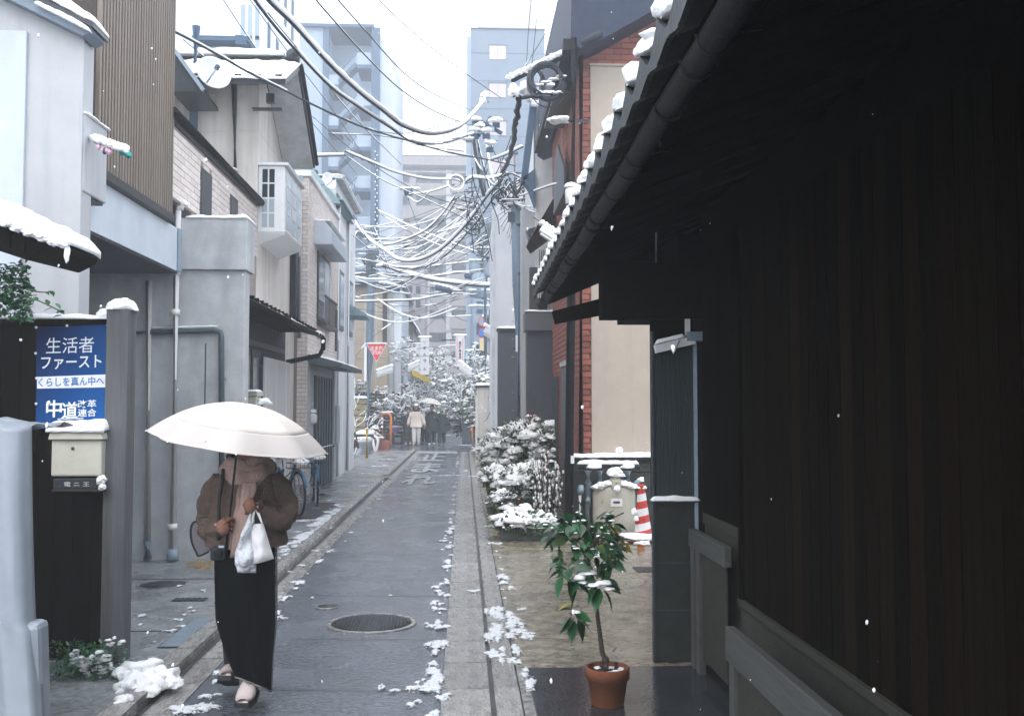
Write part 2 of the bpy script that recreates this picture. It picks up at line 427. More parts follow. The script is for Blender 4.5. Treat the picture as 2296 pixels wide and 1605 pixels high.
def masonry(axis, plane, out, a0, a1, z0, z1, bw, bh, gap, depth, holes=(), top=None):
    """courses of bricks on a wall: axis 'x' runs along x at y=plane, axis 'y' runs along y at x=plane; out = +1/-1 side facing out"""
    res = []; r = 0; z = z0
    while z + bh <= z1 + 1e-6:
        a = a0 - (bw / 2 if r % 2 else 0)
        while a < a1:
            s, e = max(a, a0), min(a + bw - gap, a1)
            for h in holes:
                if h[2] - bh < z < h[3]:
                    if s < h[0] < e and s < h[0] - .02: e = h[0] - .004
                    elif s < h[1] < e: s = h[1] + .004
            if e - s > .02:
                c = (s + e) / 2; zc = z + (bh - gap) / 2
                ok = not any(h[0] < c < h[1] and h[2] < zc < h[3] for h in holes)
                if ok and (top is None or zc < top(c)):
                    dd = depth * random.uniform(.85, 1.15)
                    if axis == 'x': res.append((c, plane + out * dd / 2, zc, e - s, dd, bh - gap))
                    else: res.append((plane + out * dd / 2, c, zc, dd, e - s, bh - gap))
            a += bw
        z += bh; r += 1
    return res
_dg = None
def text(body, parent, mat, w, h, origin, xdir, ydir, name='lettering', ext=.0, bold=0.0):
    """flat lettering fitted into a w x h box whose centre is origin"""
    cu = bpy.data.curves.new('text', 'FONT'); cu.body = body; cu.align_x = 'CENTER'; cu.size = 1; cu.resolution_u = 3
    cu.space_line = .95; cu.offset = bold
    ob = bpy.data.objects.new('text', cu); COL.objects.link(ob)
    dg = bpy.context.evaluated_depsgraph_get()
    me = bpy.data.meshes.new_from_object(ob.evaluated_get(dg)); bpy.data.objects.remove(ob)
    xs = [v.co.x for v in me.vertices]; ys = [v.co.y for v in me.vertices]
    if not xs: return None
    cx, cy = (min(xs) + max(xs)) / 2, (min(ys) + max(ys)) / 2
    kx, ky = w / (max(xs) - min(xs)), h / max(1e-6, (max(ys) - min(ys)))
    X, Y, O = Vector(xdir), Vector(ydir), Vector(origin)
    for v in me.vertices: v.co = O + X * ((v.co.x - cx) * kx) + Y * ((v.co.y - cy) * ky)
    me.materials.clear(); me.materials.append(mat); me.name = name
    return link(name, me, parent)
def smooth_path(pxs, d0, d1, k=6):
    """(px,py) points on the photograph given their real depth, from d0 at the first to d1 at the last"""
    n = len(pxs); L = [0]
    for i in range(1, n): L.append(L[-1] + math.hypot(pxs[i][0] - pxs[i - 1][0], pxs[i][1] - pxs[i - 1][1]))
    out = []
    for (x, y), l in zip(pxs, L):
        t = l / L[-1]; out.append(P(x, y, 1 / ((1 - t) / d0 + t / d1)))
    return catmull(out, k)
# ------------------------------------------------------------------ ground, road, gutters, pavements
structure(MB().quad((-160, -30, -.03), (160, -30, -.03), (160, 260, -.03), (-160, 260, -.03)).build('ground', m_ground))
def sheet(name, x0, x1, y0, y1, z, mat, nx=1, ny=40, und=0.0):
    mb = MB(); vs = []
    for j in range(ny + 1):
        for i in range(nx + 1):
            x = x0 + (x1 - x0) * i / nx; y = y0 + (y1 - y0) * j / ny
            vs.append((x, y, z + und * noise.noise(Vector((x * 1.3, y * .9, 0)))))
    mb.add(vs, [(j * (nx + 1) + i, j * (nx + 1) + i + 1, (j + 1) * (nx + 1) + i + 1, (j + 1) * (nx + 1) + i) for j in range(ny) for i in range(nx)], True)
    return structure(mb.build(name, mat))
KX = -1.80                                   # kerb face on the left
road = sheet('road', -1.60, -.13, -3, 37.0, 0, m_asphalt, 12, 300, .006)
# seams and patches cut into the asphalt
mbs = MB()
for px0, px1, py in ((640, 990, 1334), (650, 990, 1432), (600, 985, 1546), (720, 1010, 1240), (740, 1010, 1162)):
    a, b = G(px0, py), G(px1, py + 3)
    n = 14; pts = []
    for i in range(n + 1):
        t = i / n; p = a.lerp(b, t); p.y += .03 * noise.noise(Vector((t * 9, py, 0))); p.z = .0005; pts.append(p)
    for i in range(n): mbs.quad(pts[i] + Vector((0, -.005, .006)), pts[i + 1] + Vector((0, -.005, .006)), pts[i + 1] + Vector((0, .006, .006)), pts[i] + Vector((0, .006, .006)))
mbs.build('seam', m_kerbdark, road, kind='stuff')
cross = sheet('crossing_road', -40, 40, 37.0, 42.4, 0.001, m_asphalt, 2, 8)
far_road = sheet('far_road', -2.6, .35, 42.4, 110, 0.001, m_asphalt, 2, 30)
# gutters: concrete channel blocks, each a piece of its own
def blocks(parent, x0, x1, y0, y1, L, z, mat, th=.08, gap=.008, name='gutter_block'):
    bs = []; y = y0
    while y < y1:
        e = min(y + L, y1); bs.append(((x0 + x1) / 2, (y + e) / 2, z - th / 2 + random.uniform(-.0015, .0015), x1 - x0, e - y - gap, th)); y += L
    pieces(parent, name, mat, bs)
gl = structure(MB().quad((KX, -3, -.012), (-1.6, -3, -.012), (-1.6, 37, -.012), (KX, 37, -.012)).build('gutter', m_kerbdark))
blocks(gl, KX, -1.603, 2.6, 37, .6, .004, m_gutter)
gr = structure(MB().quad((-.13, -3, -.012), (.36, -3, -.012), (.36, 37, -.012), (-.13, 37, -.012)).build('gutter', m_kerbdark))
blocks(gr, -.127, .155, 1.8, 37, .6, .004, m_gutter)
blocks(gr, .185, .33, 1.8, 37, .6, .012, m_gutter)
structure(MB().quad((KX, -3, .0065), (KX + .035, -3, .0065), (KX + .035, 37, .0065), (KX, 37, .0065)).build('kerb_wet_shade', m_kerbdark))  # dark strip painting in the shade and wet of the kerb face
# pavement on the left with its kerb stones
pav = sheet('pavement', -4.7, KX - .13, -3, 37, .05, m_walk, 4, 60, .004)
blocks(pav, KX - .128, KX, 2.6, 22.6, .6, .075, m_gutter, .14, .008, 'kerb_stone')
blocks(pav, KX - .128, KX, 23.4, 37, .6, .075, m_gutter, .14, .008, 'kerb_stone')
mbs = MB()
for y in (7.4, 9.6, 12.4, 15.0, 18.0, 21.4): mbs.box(-4.6, KX - .13, y, y + .014, .052, .056)
mbs.build('joint', m_kerbdark, pav, kind='stuff')
# yard on the right, paved concrete then a wet stone slab under the eave
yard = sheet('yard', .34, 3.2, 6.42, 13.3, .012, m_yard, 8, 40, .003)
side = sheet('side_strip', .34, 1.6, 13.3, 37, .010, m_yard, 2, 40)
slab = structure(MB().box(.40, 3.0, -2, 6.40, -.02, .018).build('stone_slab', m_stone, bevel=.006))
edge = structure(MB().box(.34, .40, -2, 6.42, -.02, .014).build('slab_edge', m_gutter))
mbs = MB()
random.seed(3)
for i in range(9):
    x = random.uniform(1.0, 1.9); y = 6.6 + random.random() * 3.4; pts = []
    for k in range(8): pts.append(Vector((x, y, .0165))); x += random.uniform(-.10, .12); y += random.uniform(-.02, .13)
    for k in range(7): mbs.quad(pts[k], pts[k] + Vector((.007, 0, 0)), pts[k + 1] + Vector((.007, 0, 0)), pts[k + 1])
mbs.build('crack', m_kerbdark, yard, kind='stuff')
# painted stop line and the three characters before it
structure(MB().quad(G(926, 1015.5, .006), G(1026, 1016.5, .006), G(1024, 1011.5, .006), G(930, 1011, .006)).build('stop_line', m_paint))
for ch, y0, y1 in (('止', 30.4, 35.2), ('ま', 25.2, 29.4), ('れ', 21.4, 24.4)):
    o = text(ch, None, m_paint, .78, (y1 - y0), (-1.02, (y0 + y1) / 2, .0062 + .006), (1, 0, 0), (0, 1, 0), 'road_character', 0, .03)
    structure(o)
structure(MB().quad((-1.7, 22.9, .056), (-2.6, 23.4, .057), (-2.6, 23.7, .057), (-1.7, 23.2, .056)).build('pavement_edge', m_gutter))

# manholes and covers
def manhole(x, y, r, label, z=.006, grid=True, ratio=1.0):
    t = thing('manhole_cover', label, 'manhole cover', (x, y, z))
    MB().lathe([(r * 1.13, -.01), (r * 1.13, .003), (r * 1.02, .004), (r * 1.02, -.004)], (x, y, z), 40, sy=ratio).build('frame', m_gutter, t)
    mb = MB().lathe([(r, -.01), (r, .003)], (x, y, z), 40, sy=ratio)
    if grid:
        k = int(r / .026)
        for i in range(-k, k + 1):
            for j in range(-k, k + 1):
                u, v = i * .026, j * .026 * 1.0 + (.013 if i % 2 else 0)
                if u * u + v * v < (r * .93) ** 2: mb.box(x + u - .008, x + u + .008, y + v - .008, y + v + .008, z + .003, z + .0075)
    mb.build('lid', m_iron, t)
p = G(833, 1397); manhole(p.x, p.y, .31, 'large round iron manhole cover in the middle of the wet asphalt')
p = G(733, 1360); manhole(p.x, p.y, .085, 'small valve cover in the asphalt behind the large manhole cover', grid=False)
p = G(363, 1311, .05); manhole(p.x, p.y, .20, 'round iron cover in the left pavement below the white downpipe', .054, False)
def grate(px, py, w, d, label, z):
    p = G(px, py, z); t = thing('drain_grate', label, 'drain cover', (p.x, p.y, z))
    mb = MB().box(p.x - w / 2, p.x + w / 2, p.y - d / 2, p.y + d / 2, z - .01, z + .002); mb.build('lid', m_iron, t)
    mb = MB()
    for i in range(6):
        x = p.x - w / 2 + w * (i + .5) / 6; mb.box(x - .006, x + .006, p.y - d / 2 + .01, p.y + d / 2 - .01, z + .002, z + .006)
    mb.build('rib', m_darkmetal, t)
grate(425, 1343, .28, .14, 'small rectangular iron cover in the left pavement beside the woman', .054)
grate(1455, 1276, .30, .30, 'square iron drain cover in the yard below the striped cone', .016)
p = G(418, 1448, .05)
t = thing('gutter_grille', 'long narrow steel grille let into the left kerb before the snow heap', 'drain grille', (KX - .21, 7.35, .055))
MB().box(KX - .29, KX - .14, 6.9, 7.8, .045, .056).build('frame', m_iron, t)
mb = MB()
for i in range(40): mb.box(KX - .28, KX - .15, 6.92 + i * .022, 6.93 + i * .022, .056, .060)
mb.build('bar', m_steel, t, kind='stuff')

# snow lying on the ground
def snow_patch(mb, x, y, z, r, ry=None, th=.02, seed=0, n=22):
    if not hasattr(mb, 'w'): mb.w = []
    th = min(th, .011); r *= 1.15; ry = (ry or r) * 1.25 if ry else r
    mb.w += [1.0] + [1 - j / 5 for j in range(1, 6) for k in range(n)]
    ry = ry or r; o = Vector((seed * 3.7, seed * 1.3, 0)); vs = [Vector((x, y, z + th))]; rings = 5
    for j in range(1, rings + 1):
        q = j / rings
        for k in range(n):
            a = 2 * math.pi * k / n
            w = 1 + .75 * noise.noise(Vector((math.cos(a) * 1.4, math.sin(a) * 1.4, 0)) + o) + .4 * noise.noise(Vector((math.cos(a) * 4, math.sin(a) * 4, 1)) + o)
            w = max(.25, w)
            px, py = x + math.cos(a) * r * q * w, y + math.sin(a) * ry * q * w
            h = th * (1 - q ** 3) * (1 + .5 * noise.noise(Vector((px * 22, py * 22, 2)) + o)) if j < rings else -.004
            vs.append(Vector((px, py, z + h)))
    fs = [(0, 1 + k, 1 + (k + 1) % n) for k in range(n)]
    for j in range(rings - 1):
        for k in range(n):
            a = 1 + j * n + k; b = 1 + j * n + (k + 1) % n
            fs.append((a, a + n, b + n, b))
    mb.add(vs, fs, True)
mb = MB(); random.seed(11)
# measured patches: pixel of the centre, half width in px, stretch along the street
meas = [(982, 1440, 22, 1.9), (985, 1405, 16, 1.5), (975, 1448, 18, 1.0), (955, 1545, 34, .8), (985, 1520, 14, 1.8), (997, 1560, 22, .9), (1003, 1302, 9, 3), (990, 1331, 8, 1.5),
        (1001, 1270, 10, 2), (1008, 1225, 8, 3), (993, 1212, 8, 1), (1009, 1195, 5, 3), (1012, 1150, 5, 4), (1107, 1375, 24, 3.0), (1116, 1425, 26, 3.2), (1122, 1470, 26, 2.4),
        (1100, 1180, 16, 1), (1112, 1218, 14, 1), (440, 1585, 40, .9), (465, 1560, 22, .8), (417, 1592, 24, .6), (855, 1540, 7, 2.5), (885, 1548, 12, .6), (675, 1268, 10, 1), (661, 1305, 12, .8),
        (642, 1338, 13, .8), (622, 1384, 16, .7), (652, 1282, 7, 1), (707, 1235, 9, 1), (725, 1190, 8, 2), (740, 1170, 8, 2), (760, 1150, 6, 2), (600, 1330, 8, 1),
        (1340, 1240, 30, 1.2), (1362, 1270, 34, .8), (1062, 1325, 16, .6), (1025, 1040, 4, 6), (1025, 1066, 14, .8), (1000, 1066, 12, .8), (1044, 1055, 6, 2), (1062, 1068, 14, .8),
        (1010, 990, 10, 1.5), (1008, 975, 8, 3), (1035, 998, 26, .6), (1012, 955, 14, 2), (1022, 945, 10, 3), (875, 1335, 5, 1), (700, 1340, 5, 1)]
for i, (px, py, hw, st) in enumerate(meas):
    p = G(px, py, .008); r = hw * p.y / F
    for k in range(7):
        q = random.uniform(.25, .7); snow_patch(mb, p.x + random.gauss(0, .42) * r, p.y + random.gauss(0, .5) * r * st, .008, r * q, r * st * q * random.uniform(.8, 1.3), min(.022, .008 + r * .12), i * 7 + k)
for x0_, x1_, y0_, y1_, cnt in ((.35, .50, 6.6, 8.6, 42), (-.30, -.15, 5.4, 7.8, 18), (-.26, -.14, 8.5, 14, 40), (.35, .45, 8.7, 12, 12)):   # ragged strips along the gutter
    for i in range(cnt):
        x = x0_ + (x1_ - x0_) * random.random() ** 1.5 if x0_ > 0 else x1_ + (x0_ - x1_) * random.random() ** 1.5; y = random.uniform(y0_, y1_)
        if noise.noise(Vector((x * 2, y * 1.1, 4))) < -.12: continue
        r = random.uniform(.02, .065); snow_patch(mb, x, y, .012 if x0_ > 0 else .006, r, r * random.uniform(1, 2.4), .006 + r * .14, 2000 + i, 14)
for i in range(130):                     # small remnants along both edges of the asphalt
    y = 6 + 28 * random.random() ** 1.6; s = random.random()
    x = (-.16 - abs(random.gauss(0, .035))) if s < .5 else (-1.58 + abs(random.gauss(0, .03))) if s < .75 else .35 + abs(random.gauss(0, .03))
    r = random.uniform(.012, .05); snow_patch(mb, x, y, .006 if s < .75 else .014, r, r * random.uniform(1, 3.2), r * .35, 500 + i, 12)
for i in range(60):
    y = random.choice((random.uniform(7, 12), random.uniform(11, 20))); x = random.uniform(-2.8, KX - .16)
    r = random.uniform(.01, .035); snow_patch(mb, x, y, .055, r, r * 1.5, r * .3, 900 + i, 10)
for i in range(60):
    u = random.random(); y = 10.6 + 6.0 * u; x = KX - .16 - abs(random.gauss(0, .10)); r = random.uniform(.03, .10); snow_patch(mb, x, y, .053, r, r * random.uniform(1, 2.5), .012, 3000 + i, 14)
for px, py, hw, st in ((403, 1390, 14, .7), (418, 1405, 20, .5), (375, 1415, 24, .5), (705, 1180, 34, 1.4), (735, 1165, 26, 2.0), (690, 1205, 30, 1.6), (668, 1225, 20, 1), (760, 1152, 16, 2), (810, 1090, 26, .8), (840, 1083, 18, .6),
                       (850, 1045, 20, 1.5), (820, 1062, 16, 1), (868, 1030, 12, 1.6), (720, 1140, 22, .7), (690, 1168, 30, .5)):
    p = G(px, py, .05); r = hw * p.y / F
    for k in range(4): snow_patch(mb, p.x + random.uniform(-.7, .7) * r, p.y + random.uniform(-.7, .7) * r * st, .053, r * random.uniform(.3, .6), r * st * random.uniform(.3, .7), .006 + r * .08, 1200 + px + k)
o = mb.build('snow', m_slush); _at = o.data.attributes.new('w', 'FLOAT', 'POINT'); _at.data.foreach_set('value', mb.w); o['kind'] = 'stuff'; o['label'] = 'thin patches of half melted snow on the asphalt, gutters and pavements'
# the heap of snow at the foot of the grey post
t = thing('snow_heap', 'heap of lumpy white snow at the foot of the grey wooden post', 'snow heap', G(335, 1530, .05))
mb = MB()
for i, (px, py, r) in enumerate(((300, 1500, .09), (325, 1497, .10), (350, 1508, .08), (372, 1512, .07), (385, 1522, .05), (310, 1522, .10), (338, 1525, .08), (330, 1540, .06), (293, 1532, .07), (275, 1565, .05))):
    p = G(px, py + 14, .05); mb.blob((p.x, p.y, .055), r * 1.15, r, r * .8, .5, i, .3, 2)
mb.build('snow_mass', m_snow, t)
# straw scraps under the pipe
mb = MB()
for i in range(120):
    a = random.uniform(0, 6.28); p = G(random.gauss(452, 16), random.gauss(1266, 5), .06); l = random.uniform(.02, .07)
    mb.bar((p.x, p.y, p.z), (p.x + math.cos(a) * l, p.y + math.sin(a) * l, p.z + random.uniform(-.004, .02)), .004, .003)
tag(mb.build('straw', M('straw', (.42, .27, .07), .8, .3)), 'small pile of yellow straw on the pavement below the grey concrete wall', 'straw', kind='stuff')
# ------------------------------------------------------------------ LEFT SIDE
# --- nearest house: pale stucco gable end
YA = 7.6
xa = P(182, 400, YA).x
t = thing('stucco_house', 'pale grey stucco house with sloping snowy eave at the left edge', 'house', (-5, YA, 0))
zt = P(205, 70, YA).z
mb = MB(); mb.prism([(-8, YA, 0), (xa, YA, 0), (xa, YA, zt - .02), (-8, YA, zt + 2.6)], (0, .21, 0)); mb.build('wall', m_lgrey, t, .004)
MB().box(-8, -3.35, YA + .212, YA + 6, 3.9, zt + .1).build('body', m_lgrey, t); MB().box(-8, -4.9, YA + .212, YA + 6, 0, 3.89).build('lower_body', m_lgrey, t)
x0 = P(58, 300, YA).x
MB().box(-8, x0, YA - .03, YA, 1.0, zt - .02).build('left_panel', m_beam, t, .004)
Yf, Yb = YA - .12, YA + .15
def slab(p, name, mat, y0, y1, par, bev=.006): return MB().prism([P(px, py, y0) for px, py in p], (0, y1 - y0, 0)).build(name, mat, par, bev)
rf = slab([(-400, -240), (206, 62), (206, 72), (186, 82), (40, 10), (-400, -200)], 'roof', M('blue_grey_eave', (.17, .21, .26), .6, .1), Yf, Yb, t)
slab([(-400, -253), (208, 52), (210, 63), (-400, -241)], 'fascia', m_darkmetal, Yf - .03, Yb + .03, rf, 0)
mb = MB(); a, b = P(-200, -158, Yf), P(206, 50, Yf)
snow_slab(mb, a, b, b + Vector((0, .30, 0)), a + Vector((0, .30, 0)), .085, 60, 6, 3, .03)
a, b = P(80, 10, Yf - .04), P(198, 70, Yf - .04)
snow_slab(mb, a, b, b + Vector((0, .05, .0)), a + Vector((0, .05, .0)), .045, 40, 4, 5, .015)
mb.build('snow', m_snow, rf)
# box on the corner, with the peg and its snow
bx0, bx1, by0, by1 = xa - .3, xa + .012, YA + .02, 8.10
bz0 = P(182, 428, YA).z; bz1 = P(200, 262, YA + .1).z
t = thing('meter_box', 'pale grey box with snow on its top, beside the stucco house corner', 'box', (bx1, by0, bz0))
MB().box(bx0, bx1, by0, by1, bz0, bz1).build('casing', m_lgrey, t, .012)
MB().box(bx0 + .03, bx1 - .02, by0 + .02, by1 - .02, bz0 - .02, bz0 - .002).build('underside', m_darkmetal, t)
mb = MB(); snow_slab(mb, (bx1 + .01, by0, bz1), (bx1 + .01, by1, bz1), (bx0 + .1, by1, bz1), (bx0 + .1, by0, bz1), .04, 14, 6, 2, .01); mb.build('snow', m_snow, t)
t = thing('clothes_peg_rail', 'short white rail end with teal cap and pink pegs under a roll of snow', 'clothes rail', P(225, 330, YA - .1))
a, b = P(214, 318, YA + .1), P(288, 345, YA - .1)
MB().tube([a, b], .018, 8).build('rail', m_winframe, t)
MB().tube([b + (a - b) * .20 + Vector((0, 0, -.012)), b + Vector((.003, -.002, -.012))], .026, 10).build('cap', M('teal_plastic', (.02, .33, .30), .4, .1), t)
mb = MB()
for i, u in enumerate((.0, .08, .18, .38, .46, .54, .62, .7, .78, .86)): c = a.lerp(b, u); mb.blob((c.x, c.y, c.z + .028), .045, .035, .030, .15, i, 0, 2)
mb.build('snow', m_snow, t)
mb = MB()
for i, u in enumerate((.12, .26, .38, .46)): c = a.lerp(b, u) + Vector((0, -.01, -.035 - .01 * (i % 2))); mb.blob(c, .018, .018, .022, .3, i, 0, 1)
mb.build('peg', M('pink_plastic', (.60, .38, .50), .5, .2), t)
c = a.lerp(b, .3); MB().blob((c.x, c.y - .01, c.z - .05), .016, .015, .026, .2, 3).build('clip', m_darkmetal, t)

# --- gate canopy with thick snow, ivy under it
t = thing('gate_canopy', 'dark sloping gate roof carrying a thick roll of snow, at the left edge', 'gate roof', P(100, 560, 6.7))
Yc = 6.12
q = [P(-400, 345, Yc), P(140, 540, Yc), P(165, 560, Yc), P(158, 572, Yc), P(118, 592, Yc), P(-10, 560, Yc), P(-400, 430, Yc)]
MB().prism(q, (0, .42, 0)).build('roof', m_soffit, t, .01)
for k in range(7):
    a = P(-100 + k * 30, 516 + k * 8, Yc - .012); MB().bar(a, a + Vector((0, .4, 0)), .03, .05).build('rafter', m_darkwood, t)
mb = MB(); a, b = P(-360, 350, Yc - .02), P(158, 550, Yc - .02)
snow_slab(mb, a, b, b + Vector((0, .44, 0)), a + Vector((0, .44, 0)), .105, 110, 8, 8, .025)
for i in range(30):
    u = .45 + i * .018; c = a.lerp(b, u); mb.blob((c.x, c.y - .02, c.z - .006 - .012 * (i % 3 == 0)), .035, .03, .026, .4, i, 0, 2)
c = P(150, 568, Yc - .03); mb.blob(c, .016, .02, .06, .3, 4, 0, 2)
mb.build('snow', m_snow, t)

# --- dark board fence with poster and mailbox
YF = 6.62
zf = P(100, 716, YF).z
t = thing('board_fence', 'blackened vertical board fence behind the blue poster', 'fence', (-3.2, YF, 0))
MB().box(-5.2, P(246, 900, YF).x, YF + .02, YF + .06, .02, zf - .03).build('backing', m_soffit, t)
bs = []; x = -5.2; xe = P(246, 900, YF).x
while x < xe: bs.append((x + .06, YF + .008, zf / 2, .114, .024, zf - .06)); x += .12
pieces(t, 'board', m_darkwood, bs)
MB().box(-5.2, xe, YF - .02, YF + .09, zf - .045, zf).build('rail', m_darkwood, t, .004)
mb = MB(); snow_slab(mb, (-5.2, YF - .03, zf), (xe + .02, YF - .03, zf), (xe + .02, YF + .10, zf), (-5.2, YF + .10, zf), .035, 60, 4, 6, .015)
mb.blob((xe - .03, YF + .02, zf + .03), .07, .06, .05, .3, 2, .3, 2); mb.build('snow', m_snow, t)
# post
xp0, xp1 = P(246, 900, YF).x, P(297, 900, YF).x; zp = P(270, 694, YF).z
t = thing('gate_post', 'weathered grey wooden post with a cap of snow beside the blue poster', 'post', ((xp0 + xp1) / 2, YF, 0))
MB().box(xp0, xp1, YF - .10, YF + .06, .03, zp).build('shaft', m_greywood, t, .012)
mb = MB(); xc = (xp0 + xp1) / 2
mb.blob((xc, YF - .02, zp), .098, .10, .066, .18, 3, .15, 3); mb.blob((xc + .02, YF - .04, zp + .01), .07, .07, .05, .3, 9, .2, 2); mb.build('snow', m_snow, t)
# poster
t = thing('poster', 'blue printed poster with white Japanese lettering nailed to the dark fence', 'poster', P(162, 845, YF - .03))
Yp = YF - .032
def PP(px, py, dy=0): return P(px, py, Yp - dy)
m_pblue = M('poster_blue', (.012, .055, .26), .6, .12, 3, .02, spec=.12); m_pblue2 = M('poster_light_blue', (.018, .12, .40), .35, .14, 2.5, .02)
# printed colour runs from deep blue to a lighter blue (flat print)
nt = m_pblue.node_tree; bN = nt.nodes['Principled BSDF']
tc = nt.nodes.new('ShaderNodeTexCoord'); sx = nt.nodes.new('ShaderNodeSeparateXYZ'); mr = nt.nodes.new('ShaderNodeMapRange'); cr = nt.nodes.new('ShaderNodeValToRGB')
nt.links.new(tc.outputs['Generated'], sx.inputs[0]); ma = nt.nodes.new('ShaderNodeMath'); ma.operation = 'MULTIPLY_ADD'; ma.inputs[1].default_value = .55
nt.links.new(sx.outputs['X'], ma.inputs[0]); mb2 = nt.nodes.new('ShaderNodeMath'); mb2.operation = 'MULTIPLY'; mb2.inputs[1].default_value = -.6
nt.links.new(sx.outputs['Z'], mb2.inputs[0]); nt.links.new(mb2.outputs[0], ma.inputs[2]); mr.inputs['From Min'].default_value = -.5; mr.inputs['From Max'].default_value = .5
nt.links.new(ma.outputs[0], mr.inputs['Value']); nt.links.new(mr.outputs[0], cr.inputs['Fac'])
cr.color_ramp.elements[0].color = (.0015, .008, .05, 1); cr.color_ramp.elements[1].color = (.006, .095, .32, 1)
nt.links.new(cr.outputs['Color'], bN.inputs['Base Color'])
mb = MB(); mb.prism([PP(81, 733), PP(243, 728), PP(244, 960), PP(80, 961)], (0, .004, 0)); mb.build('sheet', m_pblue, t)
mb = MB(); mb.prism([PP(83, 845, .002), PP(243, 839, .002), PP(244, 868, .002), PP(83, 871, .002)], (0, .0015, 0)); mb.build('band', m_signwhite, t)
m_ink = M('white_ink', (.66, .70, .74), .5, .04); m_inkb = M('blue_ink', (.03, .16, .42), .5, .04)
def ptext(s, cx, cy, w, h, mat, bold=.01, tilt=-.03):
    c = P(cx, cy, Yp - .005); k = Yp / F; return text(s, t, mat, w * k, h * k, c, (1, 0, -tilt * 1.0), (0, 0, 1), 'lettering', 0, bold)
ptext('生活者', 157, 774, 103, 35, m_ink, .0)
ptext('ファースト', 160, 812, 130, 29, m_ink, .012)
ptext('くらしを真ん中へ！', 163, 855, 148, 20, m_inkb, .01)
ptext('中', 121, 916, 34, 38, m_ink, .022); ptext('道', 156, 920, 35, 38, m_ink, .018)
ptext('改革', 195, 905, 40, 17, m_ink, .012); ptext('連合', 195, 925, 40, 17, m_ink, .012)
a, b = PP(129, 938, .005), PP(187, 936.5, .005)
MB().prism([a, b, b + Vector((0, 0, -.006)), a + Vector((0, 0, -.006))], (0, .001, 0)).build('rule', m_ink, t)
for px, py in ((81, 734), (150, 730), (241, 729), (80, 792), (243, 788), (81, 905), (244, 905), (81, 959), (151, 960), (243, 959), (82, 848), (243, 845)):
    MB().blob(PP(px, py, .006), .009, .006, .009, .1, px, 0, 1).build('pin', m_winframe, t)
# mailbox
t = thing('mailbox', 'cream enamelled mailbox topped with snow below the blue poster', 'mailbox', P(170, 1040, YF - .1))
ym = YF - .02
a, b = P(113, 1068, ym - .15), P(228, 985, ym - .15)
MB().box(a.x, b.x, ym - .15, ym, a.z, b.z).build('casing', m_mail, t, .012)
c = P(107, 986, ym - .17); d = P(231, 972, ym - .17)
MB().prism([(c.x, ym - .175, c.z), (d.x, ym - .175, c.z), (d.x - .01, ym - .175, d.z + .008), (c.x + .012, ym - .175, d.z + .008)], (0, .18, 0)).build('lid', m_mail, t, .008)
MB().lathe([(.010, -.004), (.010, .004)], (0, 0, 0), 12).build('lock', m_darkmetal, t)
lk = t.children[-1]; lk.rotation_euler = (math.pi / 2, 0, 0); pk = P(163, 1005, ym - .153); lk.location = pk - Vector(t.location)
mb = MB(); snow_slab(mb, (c.x, ym - .18, d.z + .01), (d.x, ym - .18, d.z + .012), (d.x, ym + .0, d.z + .03), (c.x, ym + .0, d.z + .02), .07, 22, 7, 12, .012); mb.build('snow', m_snow, t)
e, g = P(118, 1098, ym - .13), P(235, 1070, ym - .13)
MB().box(e.x, g.x - .01, ym - .13, ym, e.z, g.z - .002).build('name_tray', m_darkmetal, t, .01)
MB().box(e.x - .004, g.x, ym - .145, ym, e.z - .012, e.z + .004).build('tray_lip', m_beige, t, .004)
text('電 ニ 王', t, m_winframe, .16, .028, P(172, 1085, ym - .134), (1, 0, 0), (0, 0, 1))
mb = MB(); mb.blob(P(228, 1075, ym - .13), .03, .03, .028, .4, 2, 0, 2); mb.blob(P(229, 1092, ym - .14), .022, .02, .022, .4, 5, 0, 2); mb.build('snow_lump', m_snow, t)
# tarpaulin over a stack at the left edge
t = thing('tarpaulin', 'creased blue grey tarpaulin sheet hanging over something at the left edge', 'tarpaulin', G(40, 1600))
bm = MB(); nu, nv = 40, 60; vs = []
for j in range(nv + 1):
    for i in range(nu + 1):
        u, v = i / nu, j / nv
        px = -260 + u * (330 + 26 * v ** 2 + (8 if v > .62 else 0)); py = 952 + v * 720 + 6 * math.sin(u * 9)
        Yt = 5.05 - .25 * v + .018 * math.sin(u * 17 + 1.5 * math.sin(v * 2.5 + u * 2)) * (.25 + v) + .05 * noise.noise(Vector((u * 5, v * 1.2, 0))) - .05 * max(0, 1 - abs(u - .80 - .10 * v) * 9) * (1 - v)
        if u > .93: Yt += (u - .93) * 1.2
        vs.append(P(px, py, Yt))
bm.add(vs, [(j * (nu + 1) + i, j * (nu + 1) + i + 1, (j + 1) * (nu + 1) + i + 1, (j + 1) * (nu + 1) + i) for j in range(nv) for i in range(nu)], True)
a, b, c, d = vs[0], vs[nu], vs[nu] + Vector((.0, .5, .0)), vs[0] + Vector((0, .5, 0))
sh = bm.build('sheet', m_tarp, t); s_ = sh.modifiers.new('thickness', 'SOLIDIFY'); s_.thickness = .004
top = MB(); n = nu
vs = []
for j in range(9):
    for i in range(n + 1): p = bm.v[i]; vs.append(Vector((p[0], p[1] + j * .07, p[2] + .015 * math.sin(j * 1.3) - (.002 if j == 0 else 0) + .02 * noise.noise(Vector((i * .2, j * .5, 0))))))
top.add(vs, [(j * (n + 1) + i, j * (n + 1) + i + 1, (j + 1) * (n + 1) + i + 1, (j + 1) * (n + 1) + i) for j in range(8) for i in range(n)], True)
top.build('top_sheet', m_tarp, t)
xr = P(20, 1200, 5.1).x
